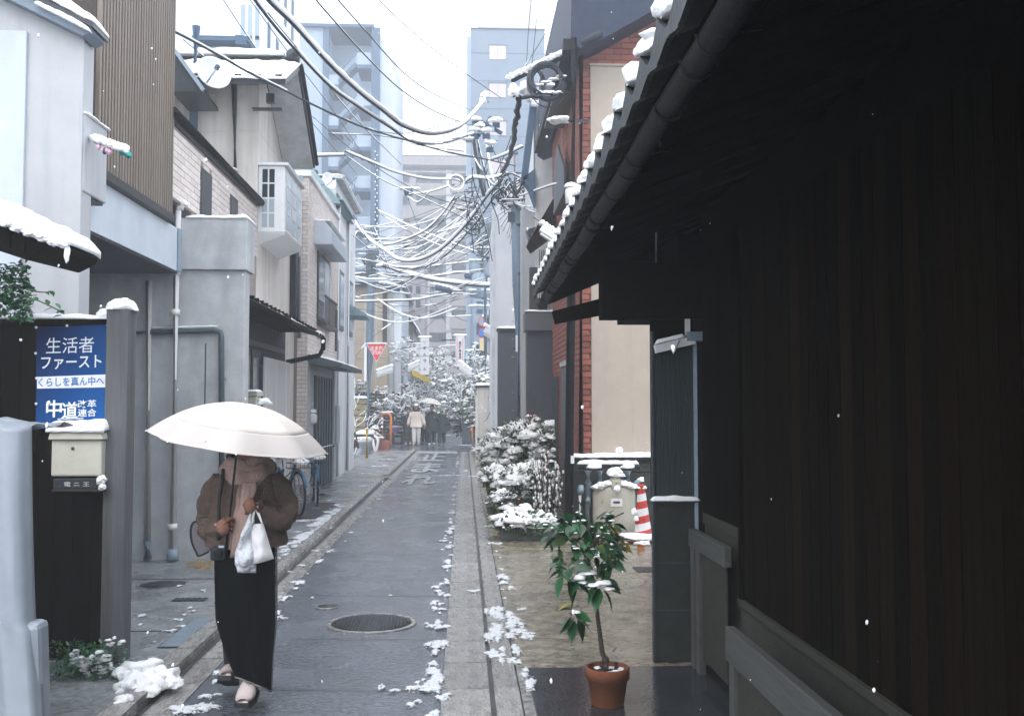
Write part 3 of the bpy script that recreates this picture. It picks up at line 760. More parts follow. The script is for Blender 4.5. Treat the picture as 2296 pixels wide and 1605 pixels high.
xr = P(40, 1200, 5.75).x; MB().box(-4.4, xr - .03, 5.12, 5.75, .0, bm.v[0][2] - .04).build('stack', m_darkwood, t)
xr = P(66, 1200, 4.95).x; a = P(96, 1392, 4.95)
MB().prism([(xr - .3, 4.9, a.z), (a.x, 4.9, a.z), (a.x + .03, 4.9, .05), (xr - .3, 4.9, .05)], (0, .14, 0)).build('lower_fold', m_tarp, t, .03)

# --- building with brown slats, recess and concrete fin
XS = P(380, 487, 10.2).x
t = thing('slatted_house', 'house with brown vertical slat cladding over a pale beam and dark recess', 'house', (XS, 9.7, 0))
zs = P(380, 489, 10.2).z
MB().box(XS - 3, XS, 8.1, 10.16, zs + .02, 9.2).build('upper_wall', m_slatgap, t)
bs = []; y = 8.12
while y < 10.14: bs.append((XS + .018, y + .018, (zs + .04 + 9.2) / 2, .036, .040, 9.2 - zs - .04)); y += .072
pieces(t, 'slat', m_slat, bs)
MB().box(XS - .04, XS + .05, 8.1, 10.19, zs - .045, zs + .035).build('sill', m_bronze, t, .004)
zb = P(379, 604, 10.4).z
MB().box(XS - 3, XS - .012, 8.1, 10.62, zb, zs - .048).build('beam', m_beam, t, .004)
MB().box(XS - 2.2, XS - 1.6, 7.85, 10.78, 0, zb - .004).build('back_wall', m_conc, t)
MB().box(XS - 1.6, XS - .03, 7.85, 10.6, zb - .02, zb - .001).build('ceiling', m_darkgrey, t)
MB().box(XS - .006, XS + .010, 10.52, 10.63, zb, zs - .05).build('end_strip', m_pvcgrey, t)
xf = P(545, 900, 10.8).x; zf2 = P(470, 606, 10.8).z; zf3 = P(470, 492, 10.8).z
t = thing('concrete_wall', 'tall grey concrete end wall with a stained box parapet and snow on top', 'wall', (-3, 10.9, 0))
MB().box(-5.4, xf, 10.8, 11.05, 0, zf2).build('fin', m_conc, t, .006)
x1 = P(400, 550, 10.74).x; x2 = P(553, 550, 10.74).x
MB().box(x1, x2, 10.74, 11.15, zf2, zf3).build('parapet', m_conc, t, .006)
mb = MB(); snow_slab(mb, (x1 + .08, 10.73, zf3), (x2, 10.73, zf3), (x2, 11.15, zf3), (x1 + .08, 11.15, zf3), .055, 30, 6, 4, .012); mb.build('snow', m_snow, t)
a, b = P(460, 770, 10.797), P(466, 905, 10.797)
MB().box(a.x, a.x + .012, 10.792, 10.799, b.z, a.z).build('rust_stain', m_darkgrey, t)
# its pipes
yp = 10.68
t = thing('downpipe', 'white downpipe with snow on its elbow, in front of the concrete wall', 'downpipe', P(388, 1250, yp))
a, b = P(397, 472, yp), P(387, 1236, yp)
MB().tube([a, b], .045, 12).build('pipe', m_pvc, t)
MB().tube([a + Vector((0, 0, .0)), a + Vector((.012, 0, .045)), a + Vector((.06, .02, .05))], .047, 12).build('elbow', m_pvc, t)
for py in (610, 700, 1180): c = P(395 - (py - 472) * .012, py, yp); MB().lathe([(.052, -.03), (.052, .03)], c, 14).build('collar', m_pvc, t)
MB().lathe([(.062, -.07), (.066, .0), (.054, .05)], P(387, 1240, yp), 12).build('shoe', m_pvcgrey, t)
mb = MB(); mb.blob(a + Vector((.015, 0, .075)), .075, .06, .045, .3, 4, .2, 2); mb.blob(a + Vector((.075, 0, .06)), .05, .05, .05, .3, 8, .2, 2); mb.build('snow', m_snow, t)
t = thing('thin_downpipe', 'thinner white pipe with a grey foot, left of the snow topped downpipe', 'downpipe', P(331, 1250, 10.72))
MB().tube([P(334, 630, 10.73), P(331, 1215, 10.73)], .038, 12).build('pipe', m_pvcgrey if False else m_pvc, t)
MB().tube([P(331, 1212, 10.73), P(331, 1252, 10.73)], .046, 12).build('shoe', m_pvcgrey, t)
t = thing('conduit_pipe', 'grey green pipe turning down in a right angle on the concrete wall', 'pipe', P(496, 900, 10.74))
MB().tube([P(300, 746, 10.74), P(340, 745, 10.74), P(482, 741, 10.74), P(494, 745, 10.74), P(496, 756, 10.74), P(497, 1090, 10.74)], .030, 10).build('pipe', m_greenmetal, t)
for px, py in ((498, 850), (497, 960)): MB().obox(P(px, py, 10.76), .09, .03, .03).build('clamp', m_pvcgrey, t)
mb = MB(); a, b = P(340, 740, 10.74), P(490, 737, 10.74); snow_slab(mb, a + Vector((0, -.02, .022)), b + Vector((0, -.02, .022)), b + Vector((0, .02, .022)), a + Vector((0, .02, .022)), .012, 24, 3, 3, .005); mb.build('snow', m_snow, t)

# --- tiled low house
XC = -3.05
ze = P(578, 453, 14.5).z
t = thing('tiled_house', 'low house faced with fine pinkish tiles and a dark roof edge', 'house', (XC, 12.6, 0))
MB().box(-6, XC, 10.2, 11.058, 3.86, ze - .06).build('front_return', m_tilejoint, t)
hs = [(11.35, 11.86, 3.4, 4.46), (12.78, 13.22, 3.4, 4.45)]
MB().box(-6, XC, 11.06, 14.48, 0, ze - .06).build('wall', m_tilejoint, t)
pieces(t, 'tile', m_tile, masonry('y', XC, 1, 10.2, 14.48, 3.88, ze - .08, .26, .072, .008, .012, hs))
for i, h in enumerate(hs):
    f = MB().box(XC - .02, XC + .016, h[0], h[1], h[2], h[3]).build('window', m_bronze, t)
    MB().box(XC - .02, XC + .019, h[0] + .05, h[1] - .05, h[2] + .05, h[3] - .05).build('pane', m_darkmetal, f)
MB().tube([(XC + .05, 10.15, ze + .03), (XC + .05, 14.6, ze)], .052, 10).build('eave_pipe', m_gut, t)
MB().box(-6, XC + .03, 10.16, 14.55, ze - .06, ze + .02).build('roof', m_darkmetal, t)
mb = MB(); mb.blob((XC + .05, 12.8, ze + .06), .05, .10, .03, .4, 2, .3, 2); snow_slab(mb, (XC, 11.2, ze + .02), (XC, 14.2, ze + .02), (-4.2, 14.2, ze + .02), (-4.2, 11.2, ze + .02), .05, 20, 6, 3); mb.build('snow', m_snow, t)

# --- cream house with bay window and snowy gable roof
Y0 = 14.52
t = thing('cream_house', 'cream stucco house with a snowy tiled gable roof and a white bay window', 'house', (XC, 15.5, 0))
zw = 6.35
MB().box(-6.4, XC, Y0, 17.75, 0, 5.75).build('wall', m_cream, t, .005)
MB().prism([(XC, Y0, 5.75), (XC, 17.75, 5.75), (XC, 16.6, 5.85), (XC, 14.9, 6.72), (XC, Y0, 6.45)], (-3.35, 0, 0)).build('gable', m_cream, t)
# roof: front slope, ridge at Y 14.9, rear slope
xr0, xr1 = -6.5, -2.52
fr, rg, re = Vector((0, 13.75, 6.30)), Vector((0, 14.9, 6.90)), Vector((0, 16.55, 5.80))
def slopeprism(name, a, b, th, mat, x0=xr0, x1=xr1):
    return MB().prism([(x1, a.y, a.z), (x1, b.y, b.z), (x1, b.y, b.z - th), (x1, a.y, a.z - th)], (x0 - x1, 0, 0)).build(name, mat, t)
rf = slopeprism('roof', fr, rg, .09, m_darkmetal); slopeprism('rear_roof', rg + Vector((0, .002, 0)), re, .09, m_tileroof)
slopeprism('soffit', rg + Vector((0, .0, -.092)), re + Vector((0, -.0, -.092)), .02, m_conc, XC + .01, xr1 - .03)
for k in range(10):
    x = xr1 - .1 - k * .28; MB().bar((x, fr.y - .01, fr.z + .02), (x, rg.y, rg.z + .02), .09, .05).build('tile_rib', m_tileroof, rf)
MB().tube([(xr0, rg.y, rg.z + .05), (xr1, rg.y, rg.z + .05)], .08, 10).build('ridge', m_tileroof, t)
mb = MB(); mb.tube([(xr1 + .02, rg.y, rg.z), (xr1 + .02, 15.8, 6.35), (xr1 + .02, 16.6, 5.78)], .035, 8); mb.build('verge', m_gut, t)
mb = MB(); snow_slab(mb, (xr0, fr.y, fr.z), (xr1, fr.y, fr.z), (xr1, rg.y, rg.z), (xr0, rg.y, rg.z), .09, 50, 10, 5, .03)
snow_slab(mb, (xr0, rg.y - .1, rg.z + .12), (xr1 - .25, rg.y - .1, rg.z + .12), (xr1 - .25, rg.y + .1, rg.z + .12), (xr0, rg.y + .1, rg.z + .12), .10, 40, 5, 7, .03); mb.build('snow', m_snow, t)
MB().blob((xr1 - .1, rg.y, rg.z + .14), .10, .09, .10, .3, 3, 0, 2).build('ridge_end_tile', m_tileroof, t)
MB().tube([P(525, 190, Y0 - .05), P(528, 470, Y0 - .05)], .045, 10).build('downpipe', m_greenmetal, t)
MB().tube([P(440, 60, Y0 - .1), P(436, 190, Y0 - .1), P(432, 345, Y0 - .1)], .06, 10).build('conduit', m_bluedark, t)
MB().box(-6.3, -3.9, 13.6, 14.5, 5.35, 5.42).build('side_canopy', m_darkmetal, t)
a, b = P(392, 243, 13.9), P(472, 243, 13.9)
MB().prism([P(382, 100, 13.4), P(452, 198, 13.4), P(452, 206, 13.4), P(382, 206, 13.4)], (0, .9, 0)).build('dark_gable', m_darkmetal, t)
MB().bar(P(382, 100, 13.38), P(456, 203, 13.38), .05, .05).build('gable_edge', m_steel, t)
mb = MB()
for px, py, w, h in ((607, 222, 18, 20), (600, 246, 66, 4)): c = P(px, py, Y0 - .04); mb.obox(c, w * Y0 / F, .1, h * Y0 / F)
mb.build('vent_box', m_darkmetal, t)
for py in (243,): MB().bar(P(440, 218, Y0 - .2), P(480, 216, Y0 - .2), .05, .04).build('bracket', m_winframe, t)
# bay window
xb = -2.66; yb0, yb1 = 14.56, 16.1; zb1 = P(600, 372, 14.56).z; zb0 = P(600, 520, 14.56).z
bw = MB().box(XC, xb, yb0, yb1, zb0, zb1).build('bay_window', m_winframe, t, .012)
MB().prism([(XC, yb0 - .03, zb0), (xb + .03, yb0 - .03, zb0), (xb + .0, yb0 - .0, zb0 - .04), (XC, yb0 + .15, zb0 - .16)], (0, 1.55, 0)).build('sill', m_winframe, bw)
MB().box(XC, xb + .05, yb0 - .05, yb1 + .05, zb1, zb1 + .04).build('head', m_winframe, bw, .005)
mb = MB(); snow_slab(mb, (XC, yb0 - .05, zb1 + .04), (XC, yb1 + .05, zb1 + .04), (xb + .05, yb1 + .05, zb1 + .04), (xb + .05, yb0 - .05, zb1 + .04), .012, 20, 4, 3, .005); mb.build('snow', m_snow, bw)
# lights of the front face: 2 x 4 panes
fx0, fx1 = P(586, 440, yb0).x, P(617, 440, yb0).x
for i in range(2):
    for j in range(4):
        xx0 = fx0 + (fx1 - fx0) * i / 2 + .012; xx1 = fx0 + (fx1 - fx0) * (i + 1) / 2 - .012
        hz = (zb1 - zb0 - .10) / 4; z0 = zb0 + .06 + j * hz + .012; z1 = zb0 + .06 + (j + 1) * hz - .012
        MB().box(xx0, xx1, yb0 - .006, yb0 + .03, z0, z1).build('pane', m_darkglass if j > 1 else m_paleglass, bw)
for i in range(3):
    for j in range(4):
        w = (yb1 - yb0 - .16) / 3; a = yb0 + .08 + i * w + .03; hz = (zb1 - zb0 - .12) / 4; z0 = zb0 + .06 + j * hz
        MB().box(xb - .03, xb + .006, a, a + w - .05, z0 + .012, z0 + hz - .012).build('pane', m_paleglass, bw)
MB().box(XC, XC + .10, 17.25, 17.4, 3.1, 5.6).build('dark_pipe', m_gut, t)
MB().tube([(XC + .12, 17.5, 2.9), (XC + .12, 17.5, 5.8)], .045, 8).build('pale_downpipe', m_pvcgrey, t)

# --- wooden eave, shop front and lattice
t = thing('wooden_shop', 'dark shop front under a deep wooden eave edged with snow', 'shop front', (XC, 13.8, 0))
xo = -2.42; zo = P(545, 670, 11.0).z; ye0, ye1 = 11.08, 16.55
mb = MB().prism([(XC, ye0, zo + .20), (xo, ye0, zo + .0), (xo, ye0, zo - .035), (XC, ye0, zo + .13)], (0, ye1 - ye0, 0)); rf = mb.build('eave', m_darkwood, t)
bs = []
y = ye0 + .1
while y < ye1 - .05: bs.append((XC + .32, y, zo + .055, .60, .05, .06)); y += .27
pieces(t, 'rafter', m_redwood, bs)
mb = MB(); snow_slab(mb, (xo, ye0 + .6, zo), (xo, ye1, zo), (XC, ye1, zo + .20), (XC, ye0 + .6, zo + .20), .055, 70, 8, 6, .02); mb.build('snow', m_snow, rf)
MB().tube([(xo + .03, ye0, zo - .02), (xo + .03, ye1 + .05, zo - .02)], .038, 8).build('gutter', m_gut, t)
MB().tube([(xo + .03, ye1 + .0, zo - .03), (xo + .05, ye1 + .1, zo - .06), (xo + .05, ye1 + .1, zo - .22), (xo - .02, ye1 + .12, zo - .34), (XC + .05, ye1 + .2, zo - .45)], .042, 9).build('gutter_outlet', m_gut, t)
mb = MB()
for i in range(9): mb.blob((xo + .02 + random.uniform(-.05, .05), ye1 - .5 + i * .08, zo + .02 - random.random() * .05), .04, .04, .03, .5, i, 0, 1)
mb.blob((xo + .06, ye1 + .12, zo - .27), .05, .05, .012, .3, 2); mb.build('snow_lump', m_snow, t)
MB().box(XC - .1, XC + .02, 11.06, 16.8, 0.05, 2.95).build('dark_wall', m_darkgrey, t)
for i, (y, w, m) in enumerate(((11.3, .8, m_darkglass), (12.2, .8, m_darkglass), (13.1, .8, m_darkglass), (14.0, .6, m_darkglass))):
    d = MB().box(XC + .02, XC + .06, y, y + w, .1, 2.5).build('door', m_bronze, t)
    MB().box(XC + .06, XC + .066, y + .06, y + w - .06, .9, 2.4).build('pane', m, d)
    MB().box(XC + .06, XC + .066, y + .06, y + w - .06, .15, .82).build('panel', m_darkwood, d)
MB().box(XC + .06, XC + .16, 12.05, 12.17, .1, 2.62).build('pillar', m_pvcgrey, t)
MB().box(XC + .02, XC + .05, 11.1, 16.6, 2.56, 2.64).build('lintel', m_bronze, t)
# lattice screens: uprights are pieces
z1 = 2.42
for (ya, yb_) in ((14.6, 15.45), (15.5, 16.7)):
    l = MB().box(XC + .10, XC + .13, ya, yb_, z1 - .04, z1).build('lattice_rail', m_pvc, t)
    MB().box(XC + .10, XC + .13, ya, yb_, .3, .34).build('lattice_foot', m_pvc, t)
bs = [(XC + .115, 14.64 + i * .092, 1.36, .03, .05 if i % 9 else .09, 2.06) for i in range(23)]
pieces(t, 'lattice_bar', m_pvc, bs)
MB().box(XC + .04, XC + .09, 14.6, 16.7, .1, 2.3).build('lattice_backing', m_darkgrey, t)
# drum and cloth at the foot of the front
t = thing('gas_heater_box', 'small cream box with snow on its lid at the corner of the concrete wall', 'box', P(563, 900, 12.0))
a, b = P(548, 925, 12.0), P(576, 888, 12.0)
MB().box(a.x, b.x, 11.95, 12.25, .05, b.z).build('casing', m_tank, t, .01)
MB().box(a.x - .02, b.x + .02, 11.93, 12.27, b.z, b.z + .05).build('lid', m_tank, t, .01)
mb = MB(); mb.blob(P(590, 905, 12.1), .10, .12, .07, .3, 2, .2, 2); snow_slab(mb, (a.x, 11.93, b.z + .05), (b.x, 11.93, b.z + .05), (b.x, 12.27, b.z + .05), (a.x, 12.27, b.z + .05), .03); mb.build('snow', m_snow, t)

# --- tiled house further on
XE = -2.83; ye = 17.8; zE = 5.85
t = thing('tiled_annex', 'pinkish tiled two storey house with hooded window beyond the shop front', 'house', (XE, 19.8, 0))
MB().box(-6, XE, ye, 21.9, 0, zE).build('wall', m_tilejoint, t)
hs = [(18.85, 20.6, 3.3, 4.72), (18.55, 21.0, .1, 2.3)]
f1 = masonry('x', ye, -1, P(667, 700, ye).x, XE + .012, 0.3, zE, .155, .075, .009, .012)
f2 = masonry('y', XE, 1, ye, 21.9, 2.55, zE, .235, .075, .009, .012, hs)
pieces(t, 'tile', m_tile, f1, 140); 
pieces(t, 'side_tile', m_tile, f2, 290)
MB().box(XE, XE + .02, ye + .0, 21.9, .1, 2.5).build('lower_wall', m_conc, t)
mb = MB(); mb.box(-5.8, XE + .06, ye - .06, 21.95, zE, zE + .10); mb.build('coping', m_winframe, t, .01)
snow_on(t, -4.5, XE + .05, ye - .05, 21.9, zE + .10, .03, 4)
w = MB().box(XE, XE + .03, 18.9, 20.55, 3.35, 4.68).build('window', m_bronze, t)
for i in range(2):
    MB().box(XE + .03, XE + .036, 18.97 + i * .78, 19.68 + i * .78, 3.42, 4.60).build('pane', m_paleglass if i else m_darkglass, w)
for k in range(11): MB().box(XE + .16, XE + .175, 18.95 + k * .16, 18.965 + k * .16, 3.30, 3.80).build('rail_bar', m_bronze, w)
MB().box(XE + .15, XE + .185, 18.9, 20.6, 3.80, 3.83).build('rail', m_bronze, w); MB().box(XE, XE + .2, 18.88, 20.62, 3.24, 3.30).build('sill', m_bronze, w)
h = MB().prism([(XE, 18.5, 4.74), (XE + .34, 18.5, 4.74), (XE + .34, 18.5, 5.02), (XE + .2, 18.5, 5.18), (XE, 18.5, 5.2)], (0, 2.35, 0)).build('hood', m_beam, t, .01)
snow_on(h, XE, XE + .3, 18.5, 20.85, 5.18, .04, 8)
h = MB().prism([(XE, 17.9, 2.64), (XE + .60, 17.9, 2.48), (XE + .60, 17.9, 2.40), (XE, 17.9, 2.46)], (0, 3.7, 0)).build('awning', m_greenmetal, t)
mb = MB(); snow_slab(mb, (XE + .6, 17.9, 2.48), (XE + .6, 21.6, 2.48), (XE, 21.6, 2.64), (XE, 17.9, 2.64), .035, 50, 6, 5, .015); mb.build('snow', m_snow, h)
g = MB().box(XE + .02, XE + .04, 18.55, 21.0, .1, 2.28).build('gate', m_darkmetal, t)
for k in range(7): MB().box(XE + .04, XE + .07, 18.6 + k * .36, 18.72 + k * .36, .12, 2.25).build('gate_fold', m_greenmetal, g)
MB().box(XE + .0, XE + .08, 21.0, 21.15, .1, 2.4).build('door_post', m_conc, t)
MB().box(XE + .02, XE + .10, 21.3, 21.85, .9, 1.7).build('notice_board', m_conc, t)
MB().box(XE + .0, XE + .05, 21.55, 21.75, 2.9, 3.8).build('small_window', m_bronze, t)
# electricity meter on the tile wall
t = thing('gas_meter', 'small white meter with snow beside the dark folding gate', 'meter', P(700, 940, 18.2))
c = P(700, 938, 18.3); MB().lathe([(.05, -.10), (.085, -.06), (.085, .06), (.05, .10)], c, 14).build('body', m_pvc, t)
MB().tube([c + Vector((-.06, .05, .22)), c + Vector((-.06, .05, -.35))], .022, 8).build('pipe', m_zinc, t)
mb = MB(); mb.blob(c + Vector((0, 0, .12)), .08, .08, .05, .3, 1, .2, 2); mb.blob(c + Vector((-.06, .04, .26)), .05, .05, .04, .3, 4, .2, 2); mb.build('snow', m_snow, t)
# ------------------------------------------------------------------ RIGHT SIDE
def ex(y): return .583 + .0133 * y            # gutter line of the wooden house, slightly skewed to the street
ZG = 2.68; YE = 9.35
t = thing('wooden_house', 'old dark wooden townhouse with deep tiled eave filling the right side', 'house', (1.6, 3, 0))
WX = 1.56
# roof deck and soffit
mb = MB(); n = 2
mb.prism([(ex(-2) + .02, -2, ZG + .02), (4.6, -2, ZG + 1.42), (4.6, -2, ZG + 1.50), (ex(-2) + .02, -2, ZG + .07)], (0, 0, 0))
vs = [(ex(-2) + .03, -2, ZG + .0), (4.6, -2, ZG + 1.40), (4.6, -2, ZG + 1.48), (ex(-2) + .03, -2, ZG + .07),
      (ex(YE) + .03, YE, ZG + .0), (4.6, YE, ZG + 1.40), (4.6, YE, ZG + 1.48), (ex(YE) + .03, YE, ZG + .07)]
mb = MB().add(vs, [(0, 1, 2, 3), (7, 6, 5, 4), (0, 4, 5, 1), (1, 5, 6, 2), (2, 6, 7, 3), (3, 7, 4, 0)])
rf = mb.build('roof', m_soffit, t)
y = -1.6
bs = []
while y < YE - .3:
    a = Vector((ex(y) + .06, y, ZG - .02)); b = Vector((1.9, y, ZG + .47)); MB().bar(a, b, .05, .07).build('rafter', m_soffit, rf); y += .42
# eave tiles with their own snow
def tile_mesh():
    mb = MB(); n = 8; w = .30; L = .27; prof = []
    for i in range(n + 1):
        u = i / n; h = .034 * math.cos(u * 2 * math.pi) + (.022 if i in (0, n) else 0); prof.append((u * w, h))
    vs = []
    for sx_, dz in ((0, 0), (L, L * .42)):
        for lay in (0, -.022):
            for (yy, h) in prof: vs.append((sx_, yy, h + dz + lay))
    m = n + 1; fs = []
    for i in range(n):
        fs.append((i, i + 1, 2 * m + i + 1, 2 * m + i)); fs.append((m + i, 3 * m + i, 3 * m + i + 1, m + i + 1)); fs.append((i, m + i, m + i + 1, i + 1))
    fs += [(0, 2 * m, 3 * m, m), (n, m + n, 3 * m + n, 2 * m + n)]
    mb.add(vs, fs, True)
    # hanging front lip
    lip = []
    for lay in (0, 1):
        for (yy, h) in prof: lip.append((-.004 - lay * .018, yy, h + .004))
        for (yy, h) in prof: lip.append((-.004 - lay * .018, yy, -.075 - .012 * math.cos(yy / w * 2 * math.pi)))
    m2 = 2 * m; fs = []
    for i in range(n): fs += [(i, i + 1, m + i + 1, m + i), (m2 + i, m2 + m + i, m2 + m + i + 1, m2 + i + 1), (i, m2 + i, m2 + i + 1, i + 1), (m + i, m + i + 1, m2 + m + i + 1, m2 + m + i)]
    fs += [(0, m, m2 + m, m2), (n, m2 + n, m2 + m + n, m + n)]
    mb.add(lip, fs, False)
    return mb
tm = tile_mesh(); tme = None
y = -1.4; i = 0
org = ORG[t.name]
while y < YE - .28:
    for row in range(3):
        x = ex(y) - .035 + row * .235; z = ZG + .10 + row * .235 * .42
        if tme is None:
            o = tm.build('roof_tile', m_tileroof, rf); tme = o.data; o.location = (x, y, z)
        else:
            o = bpy.data.objects.new('roof_tile', tme); COL.objects.link(o); o.parent = rf; o.location = (x, y, z)
    mb = MB(); s = i
    mb.blob((ex(y) + .0, y + .275, ZG + .160), .065, .075, .060, .30, s, .3, 2)
    mb.blob((ex(y) + .10, y + .26, ZG + .19), .12, .09, .05, .4, s + 50, .3, 2)
    mb.blob((ex(y) + .32, y + .24, ZG + .27), .22, .15, .055, .35, s + 90, .3, 2)
    mb.build('tile_snow', m_snow, rf)
    y += .30; i += 1
mb = MB(); snow_slab(mb, (ex(-2) + .55, -2, ZG + .36), (ex(YE) + .55, YE - .1, ZG + .36), (4.6, YE - .1, ZG + 1.55), (4.6, -2, ZG + 1.55), .08, 80, 8, 6); mb.build('roof_snow', m_snow, rf)
# gutter: half round with rolled lip and brackets
mb = MB(); vs = []; prof = [(-.040 * math.cos(a) , -.044 * math.sin(a)) for a in [math.pi * k / 8 for k in range(9)]]
n = 40
for j in range(n + 1):
    yy = -2 + (YE + 2.06) * j / n; cx = ex(yy) + .040; sag = .006 * math.sin(j * 1.1)
    for (dx, dz) in prof: vs.append((cx + dx, yy, ZG + dz + sag))
m = len(prof); fs = [(j * m + k, j * m + k + 1, (j + 1) * m + k + 1, (j + 1) * m + k) for j in range(n) for k in range(m - 1)]
mb.add(vs, fs, True); g = mb.build('gutter', m_gut, t); so = g.modifiers.new('thickness', 'SOLIDIFY'); so.thickness = .004
MB().tube([(ex(-2), -2, ZG + .002), (ex(YE + .05), YE + .05, ZG + .002)], .0065, 8).build('gutter_lip', m_pvcgrey, g)
mb = MB().lathe([(.043, -.006), (.043, .006)], (0, 0, 0), 18); mb.build('gutter_end', m_gut, g)
e = g.children[-1]; e.rotation_euler = (math.pi / 2, 0, 0); e.location = (ex(YE) + .040, YE + .06, ZG - .004)
y = -1.2; k = 0
while y < YE:
    mb = MB(); pts = [(ex(y) + .040 - .046 * math.cos(a), y, ZG - .049 * math.sin(a)) for a in [math.pi * q / 8 for q in range(9)]]
    mb.tube(pts, .007, 6); mb.tube([(ex(y) + .085, y, ZG), (ex(y) + .17, y, ZG + .02)], .007, 6)
    mb.build('gutter_bracket', m_gut, g)
    if k % 2 == 0:
        mb = MB(); mb.tube([(ex(y + .2) + .040 - .043 * math.cos(a), y + .2, ZG - .046 * math.sin(a)) for a in [math.pi * q / 8 for q in range(9)]], .013, 6); mb.build('gutter_joint', m_gut, g)
    y += .62; k += 1
MB().prism([(ex(YE) + .13, YE - .05, ZG - .08), (1.75, YE - .05, ZG + .17), (1.75, YE - .05, ZG - .03), (ex(YE) + .16, YE - .05, ZG - .20)], (0, .05, 0)).build('barge_board', m_darkwood, t)
a, b = P(1350, 690, 6.42), P(1600, 716, 6.42)
MB().box(a.x, 1.9, 6.42, 6.60, b.z + .005, a.z + .3).build('tie_beam', m_soffit, t, .006)
MB().box(a.x + .55, 1.9, 6.60, 9.3, b.z + .2, ZG + .2).build('eave_purlin', m_soffit, t)
# walls
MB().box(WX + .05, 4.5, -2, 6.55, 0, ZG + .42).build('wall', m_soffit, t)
MB().box(WX + .25, 4.5, 6.55, 9.3, 0, ZG + .42).build('rear_wall', m_soffit, t)
yb = 5.52; y = -1.5; bs = []; bs2 = []; k = 0
while y < yb - .02:
    w = random.choice((.115, .125, .135)); (bs2 if k % 5 in (2, 4) else bs).append((WX + .024, y + w / 2, 1.66, .03 + random.uniform(0, .006), w - .005, 2.12)); y += w; k += 1
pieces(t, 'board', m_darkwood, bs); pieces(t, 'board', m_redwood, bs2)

MB().box(WX - .02, WX + .05, -1.5, yb, .58, .62).build('ledge', m_beige, t, .004)
MB().box(WX + .0, WX + .05, -1.5, yb, .05, .58).build('skirt_board', m_beige, t)
MB().box(WX - .01, WX + .05, -1.5, yb, .30, .34).build('skirt_rail', m_beige, t, .004)
MB().box(WX - .012, WX + .05, yb - .05, yb, .62, 2.72).build('corner_board', m_darkwood, t, .003)
# recess between boards and pier
MB().box(WX + .02, WX + .04, 5.53, 6.45, .98, 2.7).build('recess_panel', m_darkwood, t)
MB().box(WX + .015, WX + .04, 5.53, 6.45, .93, 1.00).build('recess_rail', m_beige, t, .003)
MB().box(WX + .028, WX + .045, 5.53, 6.45, .10, .93).build('recess_board', m_beige, t)
# low barriers before the wall
def barrier(x, y0, y1, ztop, h, legs, label, th=.05):
    s = thing('wooden_barrier', label, 'barrier', (x, (y0 + y1) / 2, 0), 'low wooden rails before the dark wall')
    MB().box(x - th / 2, x + th / 2, y0, y1, ztop - h, ztop).build('rail', m_rail, s, .008)
    for ly in legs:
        MB().box(x - th / 2 + .004, x + th / 2 - .004, ly - .045, ly + .045, .015, ztop - h).build('leg', m_rail, s, .004)
    MB().box(x + .0, x + .012, y0 + .05, y1 - .02, .12, ztop - h).build('back_board', m_beige, s)
m_rail = M('grey_brown_rail', (.052, .054, .050), .8, .2, 12, .4, 60, stretch=(1, .1, 1))
barrier(1.335, 1.2, 4.93, .60, .17, (4.83, 3.4, 2.0), 'low grey wooden rail on legs in front of the dark boards, nearest')
barrier(1.50, 5.56, 6.44, .90, .12, (6.36, 6.22), 'short low grey wooden rail in the recess beside the louvred pier')
# --- pier with louvres
t = thing('louvre_pier', 'dark panelled pier with fine vertical louvres and snow on its ledges', 'pier', (1.4, 6.6, 0))
Yq = 6.5; xq0, xq1 = P(1464, 1200, Yq).x, P(1566, 1200, Yq).x
zl = P(1500, 1126, Yq).z; zt = P(1500, 772, Yq).z
MB().box(xq0, xq1, Yq, Yq + .06, .015, zl).build('base', M('dark_green_board', (.020, .024, .020), .8, .25, 8, .4, 50), t, .004)
for z in (.35, .66): MB().box(xq0 - .001, xq1, Yq - .003, Yq + .001, z, z + .006).build('joint', m_darkmetal, t)
MB().box(xq0 - .012, xq1 + .0, Yq - .03, Yq + .06, zl, zl + .012).build('ledge', m_darkmetal, t)
mb = MB(); snow_slab(mb, (xq0 - .01, Yq - .03, zl + .012), (xq1, Yq - .03, zl + .012), (xq1, Yq + .02, zl + .012), (xq0 - .01, Yq + .02, zl + .012), .028, 20, 4, 7, .008); mb.build('snow', m_snow, t)
MB().box(xq0, xq1 - .02, Yq + .035, Yq + .075, zl + .012, 2.6).build('screen_back', m_soffit, t)
n = 24
bs = [(xq0 + .012 + (xq1 - xq0 - .045) * i / (n - 1), Yq + .018, (zl + zt) / 2 + .006, .008, .03, zt - zl - .015) for i in range(n)]
pieces(t, 'louvre', M('teal_grey_louvre', (.030, .042, .043), .6, .2), bs)
bs = [(b[0], b[1] + .06, zt + .24, b[3], b[4], .42) for b in bs]
pieces(t, 'upper_louvre', bpy.data.materials['teal_grey_louvre'], bs)
MB().box(xq1 - .026, xq1 - .004, Yq - .012, Yq + .04, .015, zt + .05).build('corner_post', m_steel, t)
MB().box(xq0 - .002, xq0 + .012, Yq - .004, Yq + .04, .015, 2.2).build('edge_trim', m_darkmetal, t)
a, b = P(1468, 783, Yq - .04), P(1555, 762, Yq - .04)
mb = MB().bar(a, b, .05, .055); mb.build('sloping_rail', m_pvc, t)
a, b = P(1470, 772, Yq - .04), P(1532, 757, Yq - .04)
mb = MB(); snow_slab(mb, a + Vector((0, -.03, .0)), b + Vector((0, -.03, .0)), b + Vector((0, .03, .0)), a + Vector((0, .03, .0)), .028, 14, 4, 1, .006); mb.build('snow_strip', m_snow, t)
MB().box(P(1533, 730, Yq).x, P(1543, 730, Yq).x, Yq - .05, Yq - .02, P(1533, 752, Yq).z, 2.35).build('white_bracket', m_pvc, t)
